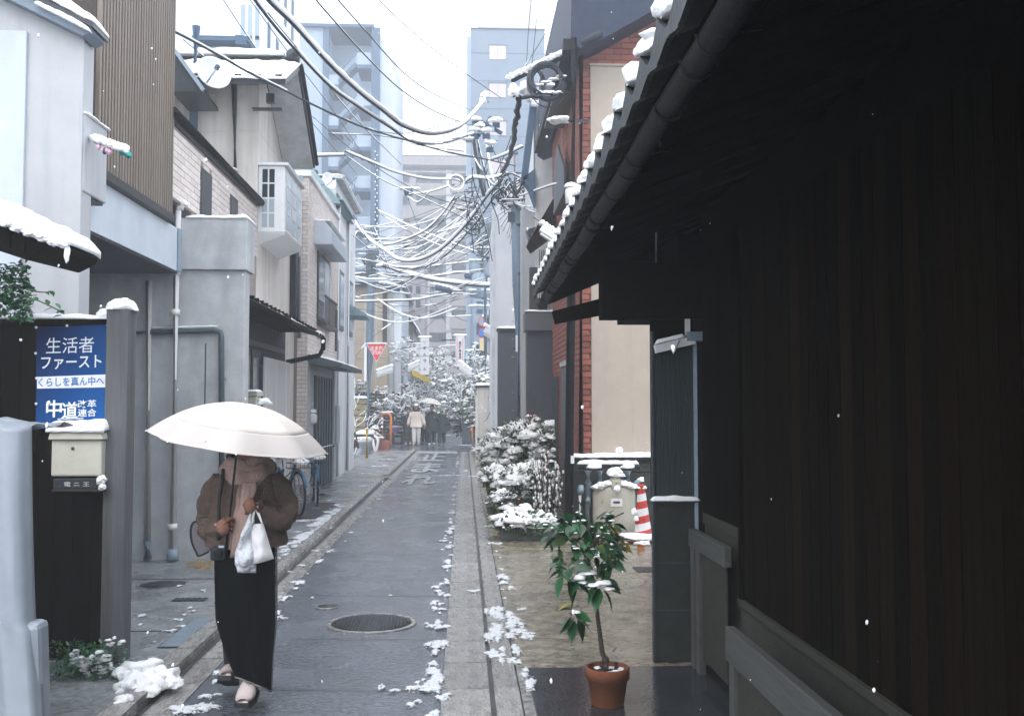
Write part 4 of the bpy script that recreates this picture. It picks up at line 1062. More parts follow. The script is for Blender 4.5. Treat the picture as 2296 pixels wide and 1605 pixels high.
MB().box(P(1534, 730, Yq).x, P(1573, 730, Yq).x, Yq - .07, Yq - .0, P(1533, 766, Yq).z, P(1533, 745, Yq).z).build('end_block', m_zinc, t, .004)
mb = MB()
for k in range(7): c = P(1523 - k * 1.7, 764 + k * 3.3, Yq - .09); mb.lathe([(.004, -.006), (.007, 0), (.004, .006)], c, 6)
mb.build('chain', m_steel, t)

# --- red brick house
YB = 13.4
xb0 = P(1303, 600, YB).x; xc0 = P(1325, 600, YB).x
t = thing('brick_house', 'red brick house with cream panelled front and dark oversailing roof', 'house', (2.4, YB, 0))
zc1 = P(1400, 150, YB).z; zc0 = P(1400, 1030, YB).z
MB().box(xb0 + .01, 5.2, YB + .02, 17.7, 0, 6.5).build('wall', m_mortar, t)
MB().prism([(xb0 + .01, YB + .021, 6.45), (5.2, YB + .021, 6.45), (5.2, YB + .021, 9.6), (xb0 + .01, YB + .021, 6.9)], (0, 4.2, 0)).build('gable', m_mortar, t)
def rake(x): return P(1282, 108, YB).z + (x - P(1282, 108, YB).x) * ((P(1510, 0, YB).z - P(1282, 108, YB).z) / (P(1510, 0, YB).x - P(1282, 108, YB).x))
f = masonry('x', YB + .02, -1, xb0, xc0 - .004, 0.95, 6.4, .232, .082, .012, .022)
f += masonry('x', YB + .02, -1, xb0, 5.2, zc1 + .012, 9.0, .232, .082, .012, .022, top=lambda x: rake(x) + .05)
fs_ = masonry('y', xb0 + .01, -1, YB + .03, 17.7, 0.3, 6.9, .232, .082, .012, .022, holes=[(14.6, 15.9, .1, 2.3)])
pieces(t, 'brick', m_brick, f, 295); pieces(t, 'side_brick', m_brick, fs_, 0)
MB().box(xc0, 5.2, YB - .0, YB + .02, zc0, zc1).build('panel', m_creampanel, t)
for px in (1417, 1500): x = P(px, 500, YB).x; MB().box(x - .003, x + .003, YB - .003, YB + .001, zc0 + .02, zc1 - .02).build('panel_joint', m_tank, t)
MB().box(xc0 - .012, 5.2, YB - .03, YB + .02, zc1 - .002, zc1 + .03).build('panel_cap', m_creampanel, t, .004)
# roof with dark underside
a, b = P(1276, 100, YB - .55), P(1700, -110, YB - .55); th = .11
mb = MB().prism([P(1279, 96, YB - .55), P(1300, 110, YB - .55), P(1345, 92, YB - .55), P(1510, 0, YB - .55), P(1800, -150, YB - .55), P(1800, -330, YB - .55), P(1284, -140, YB - .55)], (0, 6, 0)); rf = mb.build('roof', M('blue_black_roof', (.012, .022, .050), .6, .2), t, .01)
MB().bar(a + Vector((-.01, 0, .0)), a + Vector((-.01, 5.4, .0)), .14, .15).build('gutter', m_gut, t)
a, b = P(1284, -141, YB - .55), P(1800, -331, YB - .55); mb = MB(); snow_slab(mb, a, b, b + Vector((0, 6, 0)), a + Vector((0, 6, 0)), .09, 30, 10, 4); mb.build('snow', m_snow, rf)
# side: dark door and lattice, awning, balcony ironwork
MB().box(xb0 - .04, xb0 + .0, 14.6, 15.9, .1, 2.3).build('door', m_darkmetal, t, .006)
MB().box(xb0 - .03, xb0 - .0, 14.2, 16.2, 2.34, 2.42).build('lintel', m_conc, t)
for i in range(5): MB().box(xb0 - .06, xb0 - .035, 16.4 + i * .2, 16.45 + i * .2, .2, 2.2).build('grille_bar', m_darkmetal, t)
w = MB().box(xb0 - .05, xb0 + .0, 15.0, 16.6, 3.6, 4.5).build('window', m_bronze, t)
for i in range(8): MB().box(xb0 - .12, xb0 - .10, 14.95 + i * .22, 14.97 + i * .22, 3.5, 4.6).build('window_bar', m_darkmetal, w)
# balcony grille, oval top
mb = MB(); mb.prism([(xb0 - .16, 14.2, 4.9), (xb0 - .16, 15.8, 4.9), (xb0 - .16, 15.8, 5.5), (xb0 - .16, 15.2, 5.8), (xb0 - .16, 14.2, 5.2)], (.03, 0, 0)); mb.build('balcony_screen', m_darkmetal, t)
MB().box(xb0 - .16, xb0, 14.1, 15.9, 4.82, 4.9).build('balcony_floor', m_darkmetal, t)
for z in (6.2,): MB().box(xb0 - .32, xb0, 13.9, 15.7, z, z + .04).build('shelf', m_darkmetal, t)
h = MB().prism([P(1247, 432, 16.8), P(1240, 520, 16.8), P(1196, 552, 16.8), P(1186, 535, 16.8)], (0, .9, 0)).build('awning', m_redwood, t, .01)
a, b = P(1246, 434, 16.78), P(1187, 536, 16.78)
mb = MB(); snow_slab(mb, b, a, a + Vector((0, .8, 0)), b + Vector((0, .8, 0)), .02, 26, 4, 2, .01); mb.build('snow', m_snow, h)
# low block wall, ledge and pipes below the cream panel
t = thing('block_wall', 'low dark block wall with a thick line of snow below the cream front', 'wall', (2.4, 13.2, 0))
zl = P(1400, 1030, 13.15).z
MB().box(1.42, 4.2, 13.20, 13.39, .01, zl).build('core', m_mortar if False else m_block, t)
pieces(t, 'block', m_block, [(1.62 + .4 * i + (.2 if j % 2 else 0), 13.19, .11 + .2 * j, .385, .03, .185) for j in range(5) for i in range(6)])
MB().box(1.40, 4.2, 13.12, 13.39, zl, zl + .03).build('coping', m_darkmetal, t)
mb = MB(); snow_slab(mb, (1.40, 13.11, zl + .03), (4.2, 13.11, zl + .03), (4.2, 13.38, zl + .03), (1.40, 13.38, zl + .03), .055, 50, 6, 3, .015)
mb.blob((P(1388, 1010, 13.2).x, 13.2, zl + .12), .05, .05, .045, .3, 2, 0, 2); mb.build('snow', m_snow, t)
t = thing('pipe_run', 'zinc pipes with snow capped bends in front of the dark block wall', 'pipes', (2.0, 12.9, 0))
z1 = P(1340, 1046, 12.95).z
MB().tube([(1.5, 12.95, z1), (P(1432, 1046, 12.95).x, 12.95, z1)], .035, 10).build('rail_pipe', m_greenmetal, t)
mb = MB(); snow_slab(mb, (1.5, 12.92, z1 + .033), (P(1430, 1046, 12.95).x, 12.92, z1 + .033), (P(1430, 1046, 12.95).x, 12.98, z1 + .033), (1.5, 12.98, z1 + .033), .05, 24, 4, 2, .01)
for px in (1332, 1407): mb.blob(P(px, 1047, 12.88), .10 if px < 1400 else .085, .07, .055, .25, px, .2, 2)
mb.build('snow', m_snow, t)
for px, w in ((1318, .05), (1345, .045), (1407, .055)):
    c = P(px, 1055, 12.88); MB().tube([c, c + Vector((0, 0, -.16)), c + Vector((0, 0, -.18)), c + Vector((0, 0, -.9))], [w, w, w * .7, w * .7], 12).build('pipe', m_zinc, t)
MB().tube([P(1300, 1110, 12.8), P(1300, 1200, 12.8)], .02, 8).build('thin_pipe', m_pvc, t)
for px, py, r in ((1302, 1098, .05), (1318, 1120, .035), (1428, 1085, .045)): MB().blob(P(px, py, 12.8), r, r, r * 1.2, .3, px, 0, 1).build('valve', m_zinc, t)
# dark downpipe in front of the brick corner
t = thing('dark_post', 'tall dark steel post in front of the brick corner', 'post', P(1272, 1180, 12.9))
MB().tube([P(1288, 88, 12.9), P(1282, 500, 12.9), P(1274, 1195, 12.9)], .058, 12).build('shaft', m_gut, t)
MB().tube([P(1302, 120, 13.2), P(1302, 1022, 13.3)], .035, 10).build('brown_pipe', m_redwood, t)
for py in (272, 620): MB().bar(P(1284, py, 12.9), P(1316, py, 13.35), .05, .04).build('bracket', m_darkmetal, t)
MB().obox(P(1283, 1030, 12.83), .045, .02, .10).build('label_plate', m_signwhite, t)
mb = MB(); mb.blob(P(1252, 272, 12.6), .13, .12, .05, .5, 3, .2, 2); mb.build('snow', m_snow, t)
MB().tube([P(1240, 274, 12.7), P(1284, 272, 12.9)], .02, 6).build('insulator_arm', m_darkmetal, t)
# street lamps
def tube_lamp(p0, p1, Y, label, th=.05, arm=None, Y1=None, group='fluorescent street lamps'):
    a, b = P(p0[0], p0[1], Y), P(p1[0], p1[1], Y1 or Y)
    s = thing('street_lamp', label, 'street lamp', (a + b) / 2, group)
    MB().bar(a, b, th * 1.6, th).build('housing', m_winframe, s, .01)
    MB().bar(a + Vector((0, 0, -th * .7)), b + Vector((0, 0, -th * .7)), th * 1.1, th * .5).build('diffuser', m_pvc, s)
    mb = MB(); d = (b - a); n_ = 7
    for i in range(n_): mb.blob(a + d * ((i + .5) / n_) + Vector((0, 0, th * .75)), d.length / n_ * .85, th * .8, th * .6, .25, i, .2, 2)
    mb.build('snow', m_snow, s)
    if arm: MB().tube([P(*q) for q in arm], .022, 8).build('arm', m_darkmetal, s)
    return s
tube_lamp((1212, 512), (1262, 545), 12.0, 'long white fluorescent street lamp with snow, beside the brick wall', .085, ((1262, 545, 12.0), (1280, 560, 12.8)))
MB().tube([P(1234, 536, 12.6), P(1240, 518, 12.7), P(1262, 506, 12.8), P(1283, 508, 12.9)], .02, 8).build('curved_arm', m_darkmetal, t)
c = P(1281, 440, 12.55)
s = thing('lantern_lamp', 'upright white lantern lamp with a snow cap on the dark post', 'lamp', c)
MB().lathe([(.0, .10), (.075, .10), (.085, .05), (.08, -.11), (.05, -.12), (.05, -.2), (.0, -.2)], c, 16).build('shade', m_pvc, s)
MB().lathe([(.07, -.2), (.075, -.12), (.085, -.11)], c, 14).build('holder', m_darkmetal, s)
MB().blob(c + Vector((0, 0, .12)), .09, .09, .06, .2, 2, .2, 2).build('snow', m_snow, s)

# --- grey walls, white house, pole backdrop
t = thing('dark_stone_wall', 'dark grey rendered wall standing between the utility pole and the brick house', 'wall', (1.3, 18, 0))
a, b = P(1181, 742, 18), P(1240, 742, 18)
MB().box(a.x, b.x + .2, 18.0, 18.4, 0, a.z).build('core', m_darkgrey, t, .01)
MB().box(a.x - .04, b.x + .2, 17.9, 18.45, a.z - .002 + .0, a.z + .35).build('upper_band', M('band_grey', (.115, .125, .14), .9, .1, 6, .3, 60), t, .01)
snow_on(t, a.x - .04, b.x + .1, 17.9, 18.45, a.z + .35, .04, 2)
t = thing('white_house', 'narrow white house with a dark steep eave behind the utility pole', 'house', (1.5, 19.5, 0))
a = P(1199, 240, 19.2); bx = P(1245, 240, 19.2).x
MB().box(a.x, bx + .6, 19.2, 22.5, 0, a.z).build('wall', m_white, t)
MB().prism([P(1206, 216, 19.0), P(1183, 400, 19.0), P(1168, 408, 19.0), P(1190, 222, 19.0)], (0, .5, 0)).build('steep_eave', m_bluedark, t)
MB().prism([P(1170, 400, 19.0), P(1200, 378, 19.0), P(1200, 460, 19.0), P(1186, 420, 19.0)], (0, .4, 0)).build('eave_bracket', m_bluedark, t)
MB().tube([P(1186, 224, 18.9), P(1192, 232, 18.9), P(1240, 238, 18.9)], .07, 8).build('snowy_arm', m_snow, t)
MB().box(P(1168, 300, 19.3).x, a.x, 19.3, 19.6, 0, P(1170, 470, 19.3).z).build('side_wall', m_bluepanel if False else m_lgrey, t)
snow_on(t, a.x, bx, 19.2, 22, a.z, .06, 4)
MB().box(a.x - .12, a.x + .22, 18.95, 19.2, P(1185, 700, 19).z, P(1185, 600, 19).z).build('dark_window_box', m_bronze, t)
MB().prism([P(1180, 515, 18.6), P(1204, 508, 18.6), P(1204, 545, 18.6), P(1192, 560, 18.6)], (0, .3, 0)).build('lamp_hood', m_darkmetal, t)
for i in range(5): MB().box(P(1208 + i * 5, 600, 18.4).x, P(1209.4 + i * 5, 600, 18.4).x, 18.4, 18.43, P(1200, 668, 18.4).z, P(1200, 560, 18.4).z).build('grille_bar', m_darkmetal, t)
MB().box(P(1205, 600, 18.5).x, P(1236, 600, 18.5).x, 18.45, 18.5, P(1200, 668, 18.5).z, P(1200, 560, 18.5).z).build('pale_window', m_white, t)
t = thing('rendered_house', 'large plain pale rendered house wall behind the utility pole', 'house', (2, 27, 0))
a = P(1107, 470, 26.5)
MB().box(a.x, 6.0, 26.5, 31, 0, a.z).build('wall', M('pale_lilac_render', (.50, .50, .53), .92, .05, 3, .3, 100), t)
MB().prism([(a.x, 26.5, a.z), (6, 26.5, a.z), (6, 26.5, a.z + 3.2), (a.x + 2.2, 26.5, a.z + 3.0)], (0, 4.4, 0)).build('gable', bpy.data.materials['pale_lilac_render'], t)
MB().box(a.x - .05, a.x + .03, 26.45, 26.5, 0, a.z).build('corner_trim', m_conc, t)
t = thing('dark_wall', 'dark grey garden wall capped with snow to the left of the utility pole', 'wall', (1.0, 24, 0))
a, b = P(1116, 742, 24), P(1180, 742, 24)
MB().box(a.x, b.x + .1, 24, 24.35, 0, a.z).build('core', m_darkgrey, t, .01)
MB().box(a.x - .03, b.x + .1, 23.95, 24.4, a.z, a.z + .06).build('coping', m_darkmetal, t)
snow_on(t, a.x - .03, b.x + .1, 23.95, 24.4, a.z + .06, .06, 5)
t = thing('garden_wall', 'low white garden wall with snow covered coping at the street corner', 'wall', (.8, 31, 0))
a, b = P(1070, 868, 31), P(1125, 868, 31)
MB().box(a.x, b.x + .2, 31, 36.4, 0, a.z).build('core', m_cream, t, .01)
MB().box(a.x - .06, b.x + .2, 30.93, 36.45, a.z, a.z + .05).build('coping', m_darkmetal, t)
snow_on(t, a.x - .07, b.x + .2, 30.92, 36.45, a.z + .05, .10, 6, .03)
# ------------------------------------------------------------------ FAR BUILDINGS
def fbox(name, mat, parent, px0, py0, px1, py1, Y, dep, z0=None, bevel=0):
    a, b = P(px0, py0, Y), P(px1, py1, Y)
    return MB().box(min(a.x, b.x), max(a.x, b.x), Y, Y + dep, min(a.z, b.z) if z0 is None else z0, max(a.z, b.z)).build(name, mat, parent, bevel)
# white tall building, receding side
t = thing('white_tower_block', 'tall white building with narrow slit windows behind the cream house', 'building', (-9, 38, 0))
a = P(590, 0, 38); 
MB().box(a.x - 9, a.x, 38, 46, 0, 26).build('wall', m_farwhite, t)
for i in range(3):
    for j in range(4):
        y0 = 38.9 + j * 1.75
        z = 3.2 * i + 8.6 + 3.3
        MB().box(a.x, a.x + .03, y0, y0 + .45, z, z + 1.9).build('window', m_bluedark, t)
for i in range(3):
    for px in (540, 556, 572): c = P(px, 40 + i * 70, 38); MB().box(c.x, c.x + .16, 37.97, 38, c.z - .9, c.z + .5).build('window', m_bluepanel, t)
t = thing('grey_house', 'small grey house with a flat dark snowy eave below the white building', 'house', (-6, 22, 0))
fbox('wall', m_lgrey, t, 440, 92, 530, 500, 22, 5, 0)
fbox('eave', m_bluedark, t, 430, 80, 556, 92, 21.6, 5.6)
a, b = P(430, 80, 21.6), P(556, 80, 21.6); snow_on(t, a.x, b.x, 21.6, 27, a.z, .08, 3)
MB().bar(P(540, 90, 21.6), P(566, 128, 23.5), .25, .2).build('hip', m_bluedark, t)
t = thing('white_gable_house', 'pale house with a grey door canopy between the tiled annex and the tan house', 'house', (-3.2, 26, 0))
XG = -2.95
YG = 26.6
MB().box(-7, XG, 22.4, YG, 0, 6.9).build('wall', m_white, t)
MB().prism([(XG + .15, 22.3, 6.3), (XG - 1.0, 22.3, 7.7), (XG - 3.2, 22.3, 6.3)], (0, 2.6, 0)).build('gable_roof', m_teal, t)
pieces(t, 'slate', m_teal, [(XG + .10 - .15 * j, 22.5 + .4 * i + (.2 if j % 2 else 0), 6.38 + .17 * j + .02, .18, .38, .03) for j in range(8) for i in range(6)])
for k in range(2):
    yy = 23.0 + k * 1.9
    w = MB().box(XG, XG + .04, yy, yy + .9, 3.5, 4.9).build('window', m_darkmetal, t)
    MB().box(XG + .04, XG + .05, yy + .08, yy + .82, 3.6, 4.8).build('pane', m_paleglass, w)
MB().prism([(XG, 24.9, 4.3), (XG + .45, 24.9, 4.05), (XG + .45, 24.9, 3.98), (XG, 24.9, 4.0)], (0, 1.5, 0)).build('canopy', m_teal, t)
for yy in (22.6, 24.6): MB().tube([(XG + .06, yy, .1), (XG + .06, yy, 6.3)], .045, 8).build('downpipe', m_winframe, t)
MB().box(XG - .3, XG + .16, 22.4, YG, 6.9, 6.98).build('eave', m_conc, t); snow_on(t, XG - .6, XG + .16, 22.5, YG, 6.98, .08, 8)
# tan house past the crossing
t = thing('tan_house', 'tan panelled house beyond the crossing with a dark window strip', 'house', (-4.5, 46, 0))
fbox('wall', m_tan, t, 760, 640, 868, 1000, 46, 8, 0)
fbox('side_strip', m_conc, t, 868, 640, 880, 1000, 46.2, 8, 0)
fbox('pale_column', m_farwhite, t, 882, 640, 898, 1000, 46.4, 6, 0)
for j in range(6): fbox('panel_joint', m_conc, t, 760, 672 + j * 32, 868, 673.5 + j * 32, 45.97, .03)
for i in range(3): fbox('panel_joint', m_conc, t, 792 + i * 25, 642, 793.2 + i * 25, 900, 45.97, .03)
fbox('window', m_darkmetal, t, 858, 655, 867, 770, 45.95, .04)
fbox('roof', m_tileroof, t, 750, 628, 905, 640, 45.5, 9); a, b = P(750, 628, 45.5), P(905, 628, 45.5); snow_on(t, a.x, b.x, 45.5, 54, a.z, .12, 2)
t = thing('lattice_house', 'narrow blue grey house with a steep snowy roof beside the pale column', 'house', (-2.4, 56, 0))
fbox('wall', m_apart, t, 896, 690, 925, 1000, 56, 8, 0)
MB().prism([P(888, 668, 55.5), P(932, 735, 55.5), P(932, 742, 55.5), P(888, 690, 55.5)], (0, 8, 0)).build('roof', m_tileroof, t)
a, b = P(888, 664, 55.4), P(932, 731, 55.4); mb = MB(); snow_slab(mb, b, a, a + Vector((0, 8, 0)), b + Vector((0, 8, 0)), .15, 20, 5, 2); mb.build('snow', m_snow, t)
for j in range(3): fbox('window', m_bluedark, t, 900, 700 + j * 40, 912, 722 + j * 40, 55.95, .05)
# beige tower between
t = thing('beige_block', 'distant beige building showing above the narrow house', 'building', (-3, 85, 0))
fbox('wall', m_pink, t, 905, 590, 952, 1000, 85, 10, 0)
for j in range(5):
    for i in range(2): fbox('window', m_apartdark, t, 914 + i * 18, 610 + j * 32, 924 + i * 18, 626 + j * 32, 84.95, .05)
# blue building with outside stair
YS = 66
t = thing('stair_building', 'blue grey building with a zigzag outside steel staircase', 'building', (-9, YS, 0))
fbox('wall', m_bluepanel, t, 672, 60, 726, 900, YS, 12, 0)
fbox('shaft_wall', M('pale_blue_wall', (.36, .45, .54), .9, .06, 1, 0), t, 726, 75, 848, 900, YS + 3.2, 8, 0)
fbox('side_wall', m_farwhite, t, 848, 95, 876, 900, YS + 4, 12, 0)
fbox('roof_slab', m_bluedark, t, 668, 52, 838, 62, YS - .3, 12)
fbox('post', m_bluedark, t, 833, 62, 846, 900, YS - .2, .35, 0)
fbox('post', m_bluedark, t, 724, 62, 730, 900, YS - .1, .25, 0)
fbox('parapet', m_bluepanel, t, 738, 72, 833, 84, YS + 2.6, .2)
for k in range(8):
    y = 128 + k * 92
    fbox('landing', m_bluedark, t, 800, y + 18, 834, y + 26, YS, 2.8)
    fbox('landing', m_bluedark, t, 727, y + 62, 758, y + 70, YS, 2.8)
    a, b = P(800, y + 22, YS + .6), P(756, y + 66, YS + .6); MB().bar(a, b, 1.2, .22).build('flight', m_bluedark, t)
    a, b = P(758, y + 66, YS + 2.0), P(804, y + 112, YS + 2.0); MB().bar(a, b, 1.2, .14).build('rear_flight', m_bluepanel, t)
    a, b = P(800, y - 6, YS + .05), P(758, y + 38, YS + .05); MB().bar(a, b, .05, .06).build('handrail', m_bluedark, t)
    fbox('rail_panel', m_bluepanel, t, 800, y - 8, 834, y + 18, YS - .02, .05); fbox('rail_panel', m_bluepanel, t, 727, y + 40, 758, y + 62, YS - .02, .05)
    for i in range(8):
        u = (i + .5) / 8; p = P(800, y + 20, YS + .04).lerp(P(757, y + 64, YS + .04), u); MB().box(p.x - .03, p.x + .03, YS + .03, YS + .06, p.z, p.z + .85).build('baluster', m_bluepanel, t)
    for i in range(2): snow_on(t, P(800, y, YS).x, P(834, y, YS).x, YS, YS + .3, P(800, y - 8, YS).z, .05, k)
# slim mast on it
t = thing('cable_mast', 'dark slim riser mast studded with clips in front of the stair building', 'mast', P(840, 560, 58))
MB().tube([P(843, 330, 58), P(843, 560, 58)], .16, 8).build('shaft', m_bluedark, t)
mb = MB()
for k in range(26): mb.blob(P(841 + (k % 2) * 4, 340 + k * 8.5, 57.8), .05, .05, .05, .1, k, 0, 0)
mb.build('clip', m_snow, t, kind='stuff')
# apartment block closing the street
YA2 = 118
t = thing('apartment_block', 'wide pinkish grey apartment block with long balconies closing the street', 'building', (-4, YA2, 0))
fbox('wall', m_apart, t, 862, 372, 1120, 1000, YA2 + 1.6, 16, 0)
fbox('roof_slab', m_apart, t, 872, 350, 1120, 372, YA2 - .6, 18)
snow_on(t, P(872, 350, YA2).x, P(1060, 350, YA2).x, YA2 - .6, YA2 + 2, P(872, 350, YA2).z, .15, 1)
fbox('penthouse', m_pink, t, 1002, 296, 1062, 350, YA2 + 4, 8)
for k in range(10):
    y = 388 + k * 51
    fbox('balcony', m_apart, t, 880, y + 22, 1008, y + 50, YA2 - .1, .2)
    fbox('balcony', m_apart, t, 1008, y + 15, 1120, y + 43, YA2 - .9, .2)
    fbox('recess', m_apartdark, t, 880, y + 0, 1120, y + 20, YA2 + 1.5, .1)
    fbox('slab', m_apart, t, 876, y - 5, 1120, y + 1, YA2 - .5, 2.2)
    for i in range(9):
        fbox('window', m_bluedark if (i * 7 + k * 3) % 4 else m_paleglass, t, 888 + i * 26, y + 3, 904 + i * 26, y + 22, YA2 + 1.42, .1)
    fbox('pipe', m_conc, t, 1000, y - 5, 1012, y + 46, YA2 - .4, 2)
    fbox('pier', m_apart, t, 918, y - 5, 932, y + 46, YA2 - .2, 2)
# tower
YT = 76
t = thing('tiled_tower', 'slim blue grey tower with two blank white window panels', 'building', (3, YT, 0))
fbox('wall', m_tower, t, 1056, 66, 1222, 900, YT, 12, 0)
fbox('side', M('tower_side', (.27, .34, .42), .85, .06, 1, 0), t, 1046, 82, 1056, 900, YT + .2, 14, 0)
fbox('upper_block', m_pink, t, 1074, -2, 1202, 66, YT + 2, 8)
fbox('coping', m_bluedark, t, 1055, 62, 1222, 67, YT - .15, 12)
for y in (103, 188, 273, 358):
    w = fbox('window', m_bluepanel if False else m_pink, t, 1097, y, 1134, y + 31, YT - .06, .08)
    fbox('frame', m_bluedark, w, 1094, y - 3, 1137, y, YT - .08, .1)
    fbox('mullion', m_bluepanel, w, 1115, y, 1116, y + 31, YT - .08, .02)
for k in range(12): fbox('joint', m_bluedark, t, 1056, 120 + k * 62, 1222, 121.2 + k * 62, YT - .02, .03)
# house behind brick house, right rear
t = thing('panel_building', 'pale narrow building edge above the coiled cable', 'building', (4, 45, 0))
fbox('wall', m_conc, t, 1222, 132, 1262, 900, 45, 8, 0)
# dark shops and hedge at street end
t = thing('dark_shop', 'dark shop front with hanging blue curtain at the end of the lane', 'shop', (-3, 50, 0))
fbox('wall', m_darkmetal, t, 903, 872, 945, 1000, 49, 6, 0)
fbox('eave', m_tileroof, t, 905, 862, 962, 876, 48.5, 3); a, b = P(905, 862, 48.5), P(962, 862, 48.5); snow_on(t, a.x, b.x, 48.5, 51, a.z, .12, 6)
fbox('curtain', m_signblue, t, 948, 868, 962, 884, 48.6, .04)
fbox('notice', m_signwhite, t, 916, 905, 926, 925, 48.95, .04)
for i, (px, py) in enumerate(((934, 872), (958, 866), (944, 880), (966, 873))): MB().blob(P(px, py, 48.3), .14, .14, .17, .1, i, 0, 1).build('lantern', m_pvc if i % 2 else m_orange, t)
t = thing('street_awning', 'yellow shop awning under the tall white lettered sign', 'awning', P(935, 845, 43.9))
MB().prism([P(921, 828, 43.9), P(962, 846, 43.9), P(962, 858, 43.9), P(925, 842, 43.9)], (0, 1.2, 0)).build('cloth', m_yellow, t)
mb = MB(); random.seed(5)
t = thing('hedge', 'dark hedge and shade below snowy trees at the far end of the lane', 'hedge', (0, 82, 0))
for i in range(160): c = P(random.uniform(960, 1040), random.uniform(880, 925), random.uniform(80, 84)); mb.blob(c, .8, .6, .7, .6, i, 0, 1)
mb.build('foliage', m_bushleaf, t)
mb = MB()
for i in range(90): c = P(random.uniform(955, 1040), random.uniform(868, 900), random.uniform(79, 82)); mb.blob(c, .55, .4, .22, .6, i, 0, 1)
mb.build('snow', m_snow, t)
t = thing('parked_car', 'small dark parked car with snow on its roof at the lane end', 'car', P(1020, 924, 76))
c = P(1012, 922, 76); mb = MB()
mb.prism([(c.x - .85, 76, .25), (c.x + .85, 76, .25), (c.x + .85, 76, .95), (c.x + .65, 76.6, 1.5), (c.x - .65, 76.6, 1.5), (c.x - .85, 76, .95)], (0, 3.6, 0)); mb.build('body', m_darkmetal, t, .08)
MB().prism([(c.x - .68, 75.98, .98), (c.x + .68, 75.98, .98), (c.x + .58, 76.5, 1.42), (c.x - .58, 76.5, 1.42)], (0, -.02, 0)).build('windscreen', m_paleglass, t)
for s_ in (-1, 1):
    MB().blob((c.x + s_ * .62, 75.98, .72), .13, .04, .09, 0, 1).build('headlight', m_signwhite, t)
    for yy in (76.5, 78.9): MB().tube([(c.x + s_ * .70, yy, .32), (c.x + s_ * .87, yy, .32)], .31, 16).build('wheel', m_gut, t)
snow_on(t, c.x - .6, c.x + .6, 76.7, 79, 1.5, .12, 2)
# fence and low walls at the crossing, left
t = thing('lattice_fence', 'black slatted garden fence under the snowy trees on the left', 'fence', (-4.5, 44.4, 0))
bs = []
for j in range(13): bs.append(((P(742, 900, 44.4).x + P(902, 900, 44.4).x) / 2, 44.4, .35 + j * .155, P(902, 900, 44.4).x - P(742, 900, 44.4).x, .03, .10))
pieces(t, 'slat', m_darkmetal, bs)
for i in range(9): x = P(745 + i * 19.5, 900, 44.45).x; MB().box(x - .05, x + .05, 44.42, 44.5, 0, 2.35).build('post', m_darkmetal, t)
t = thing('wood_fence', 'yellowish bamboo board fence behind the left utility pole', 'fence', (-4, 43.7, 0))
for j in range(7): fbox('board', M('bamboo', (.36, .30, .17), .8, .2) if j == 0 else bpy.data.materials['bamboo'], t, 783, 894 + j * 13, 822, 904.5 + j * 13, 43.7, .06)
a, b = P(781, 893, 43.6), P(824, 893, 43.6); snow_on(t, a.x, b.x, 43.6, 43.8, a.z, .10, 1)
for px in (784, 820): fbox('post', m_bark, t, px - 2, 890, px + 2, 990, 43.78, .1, 0)
t = thing('slat_screen', 'grey slatted screen and notice board beside the white sign post', 'screen', (-4.7, 35, 0))
for j in range(12): fbox('slat', m_conc, t, 746, 900 + j * 8, 772, 904.5 + j * 8, 34.8, .04)
fbox('frame', m_conc, t, 742, 895, 746, 1010, 34.75, .1, 0)
fbox('board', m_conc, t, 748, 848, 780, 896, 34.9, .08)
for i in range(4): fbox('notice', m_potwhite if i % 2 else m_greenmetal, t, 752 + (i % 2) * 14, 856 + (i // 2) * 20, 760 + (i % 2) * 14, 868 + (i // 2) * 20, 34.85, .03)
fbox('ground_box', m_apartdark, t, 752, 950, 782, 1000, 35.2, .4, 0)
# right side beyond the crossing: dark gate pillar, shrubs wall
t = thing('gate_pillar', 'dark grey gate pillar beyond the orange post on the right', 'pillar', P(1048, 990, 43.5))
fbox('shaft', m_darkgrey, t, 1036, 872, 1062, 990, 43.5, .6, 0, .01)
snow_on(t, P(1034, 872, 43.4).x, P(1064, 872, 43.4).x, 43.4, 44.1, P(1034, 872, 43.4).z, .12, 3)
t = thing('corner_house', 'grey corner house with dark frames behind the round traffic signs', 'house', (2, 45, 0))
fbox('wall', m_bluepanel, t, 1062, 560, 1112, 1000, 46, 8, 0)
for j in range(6): fbox('window', m_bluedark, t, 1068, 580 + j * 48, 1082, 606 + j * 48, 45.95, .05); fbox('window', m_farwhite, t, 1092, 575 + j * 48, 1104, 610 + j * 48, 45.95, .05)
fbox('dark_strip', m_darkmetal, t, 1096, 650, 1099, 870, 45.8, .1); fbox('dark_strip', m_darkmetal, t, 1084, 720, 1086.5, 870, 45.8, .1)
fbox('canopy', m_darkmetal, t, 1078, 712, 1104, 718, 45.0, 1)
# ------------------------------------------------------------------ POLES, SIGNS, SMALL THINGS
def lump(parent, pts, name='snow', s0=0, mat=None):
    mb = MB()
    for i, (c, a, b, h) in enumerate(pts): mb.blob(c, a, b, h, .35, s0 + i, .2, 2)
    return mb.build(name, mat or m_snow, parent)
random.seed(21)
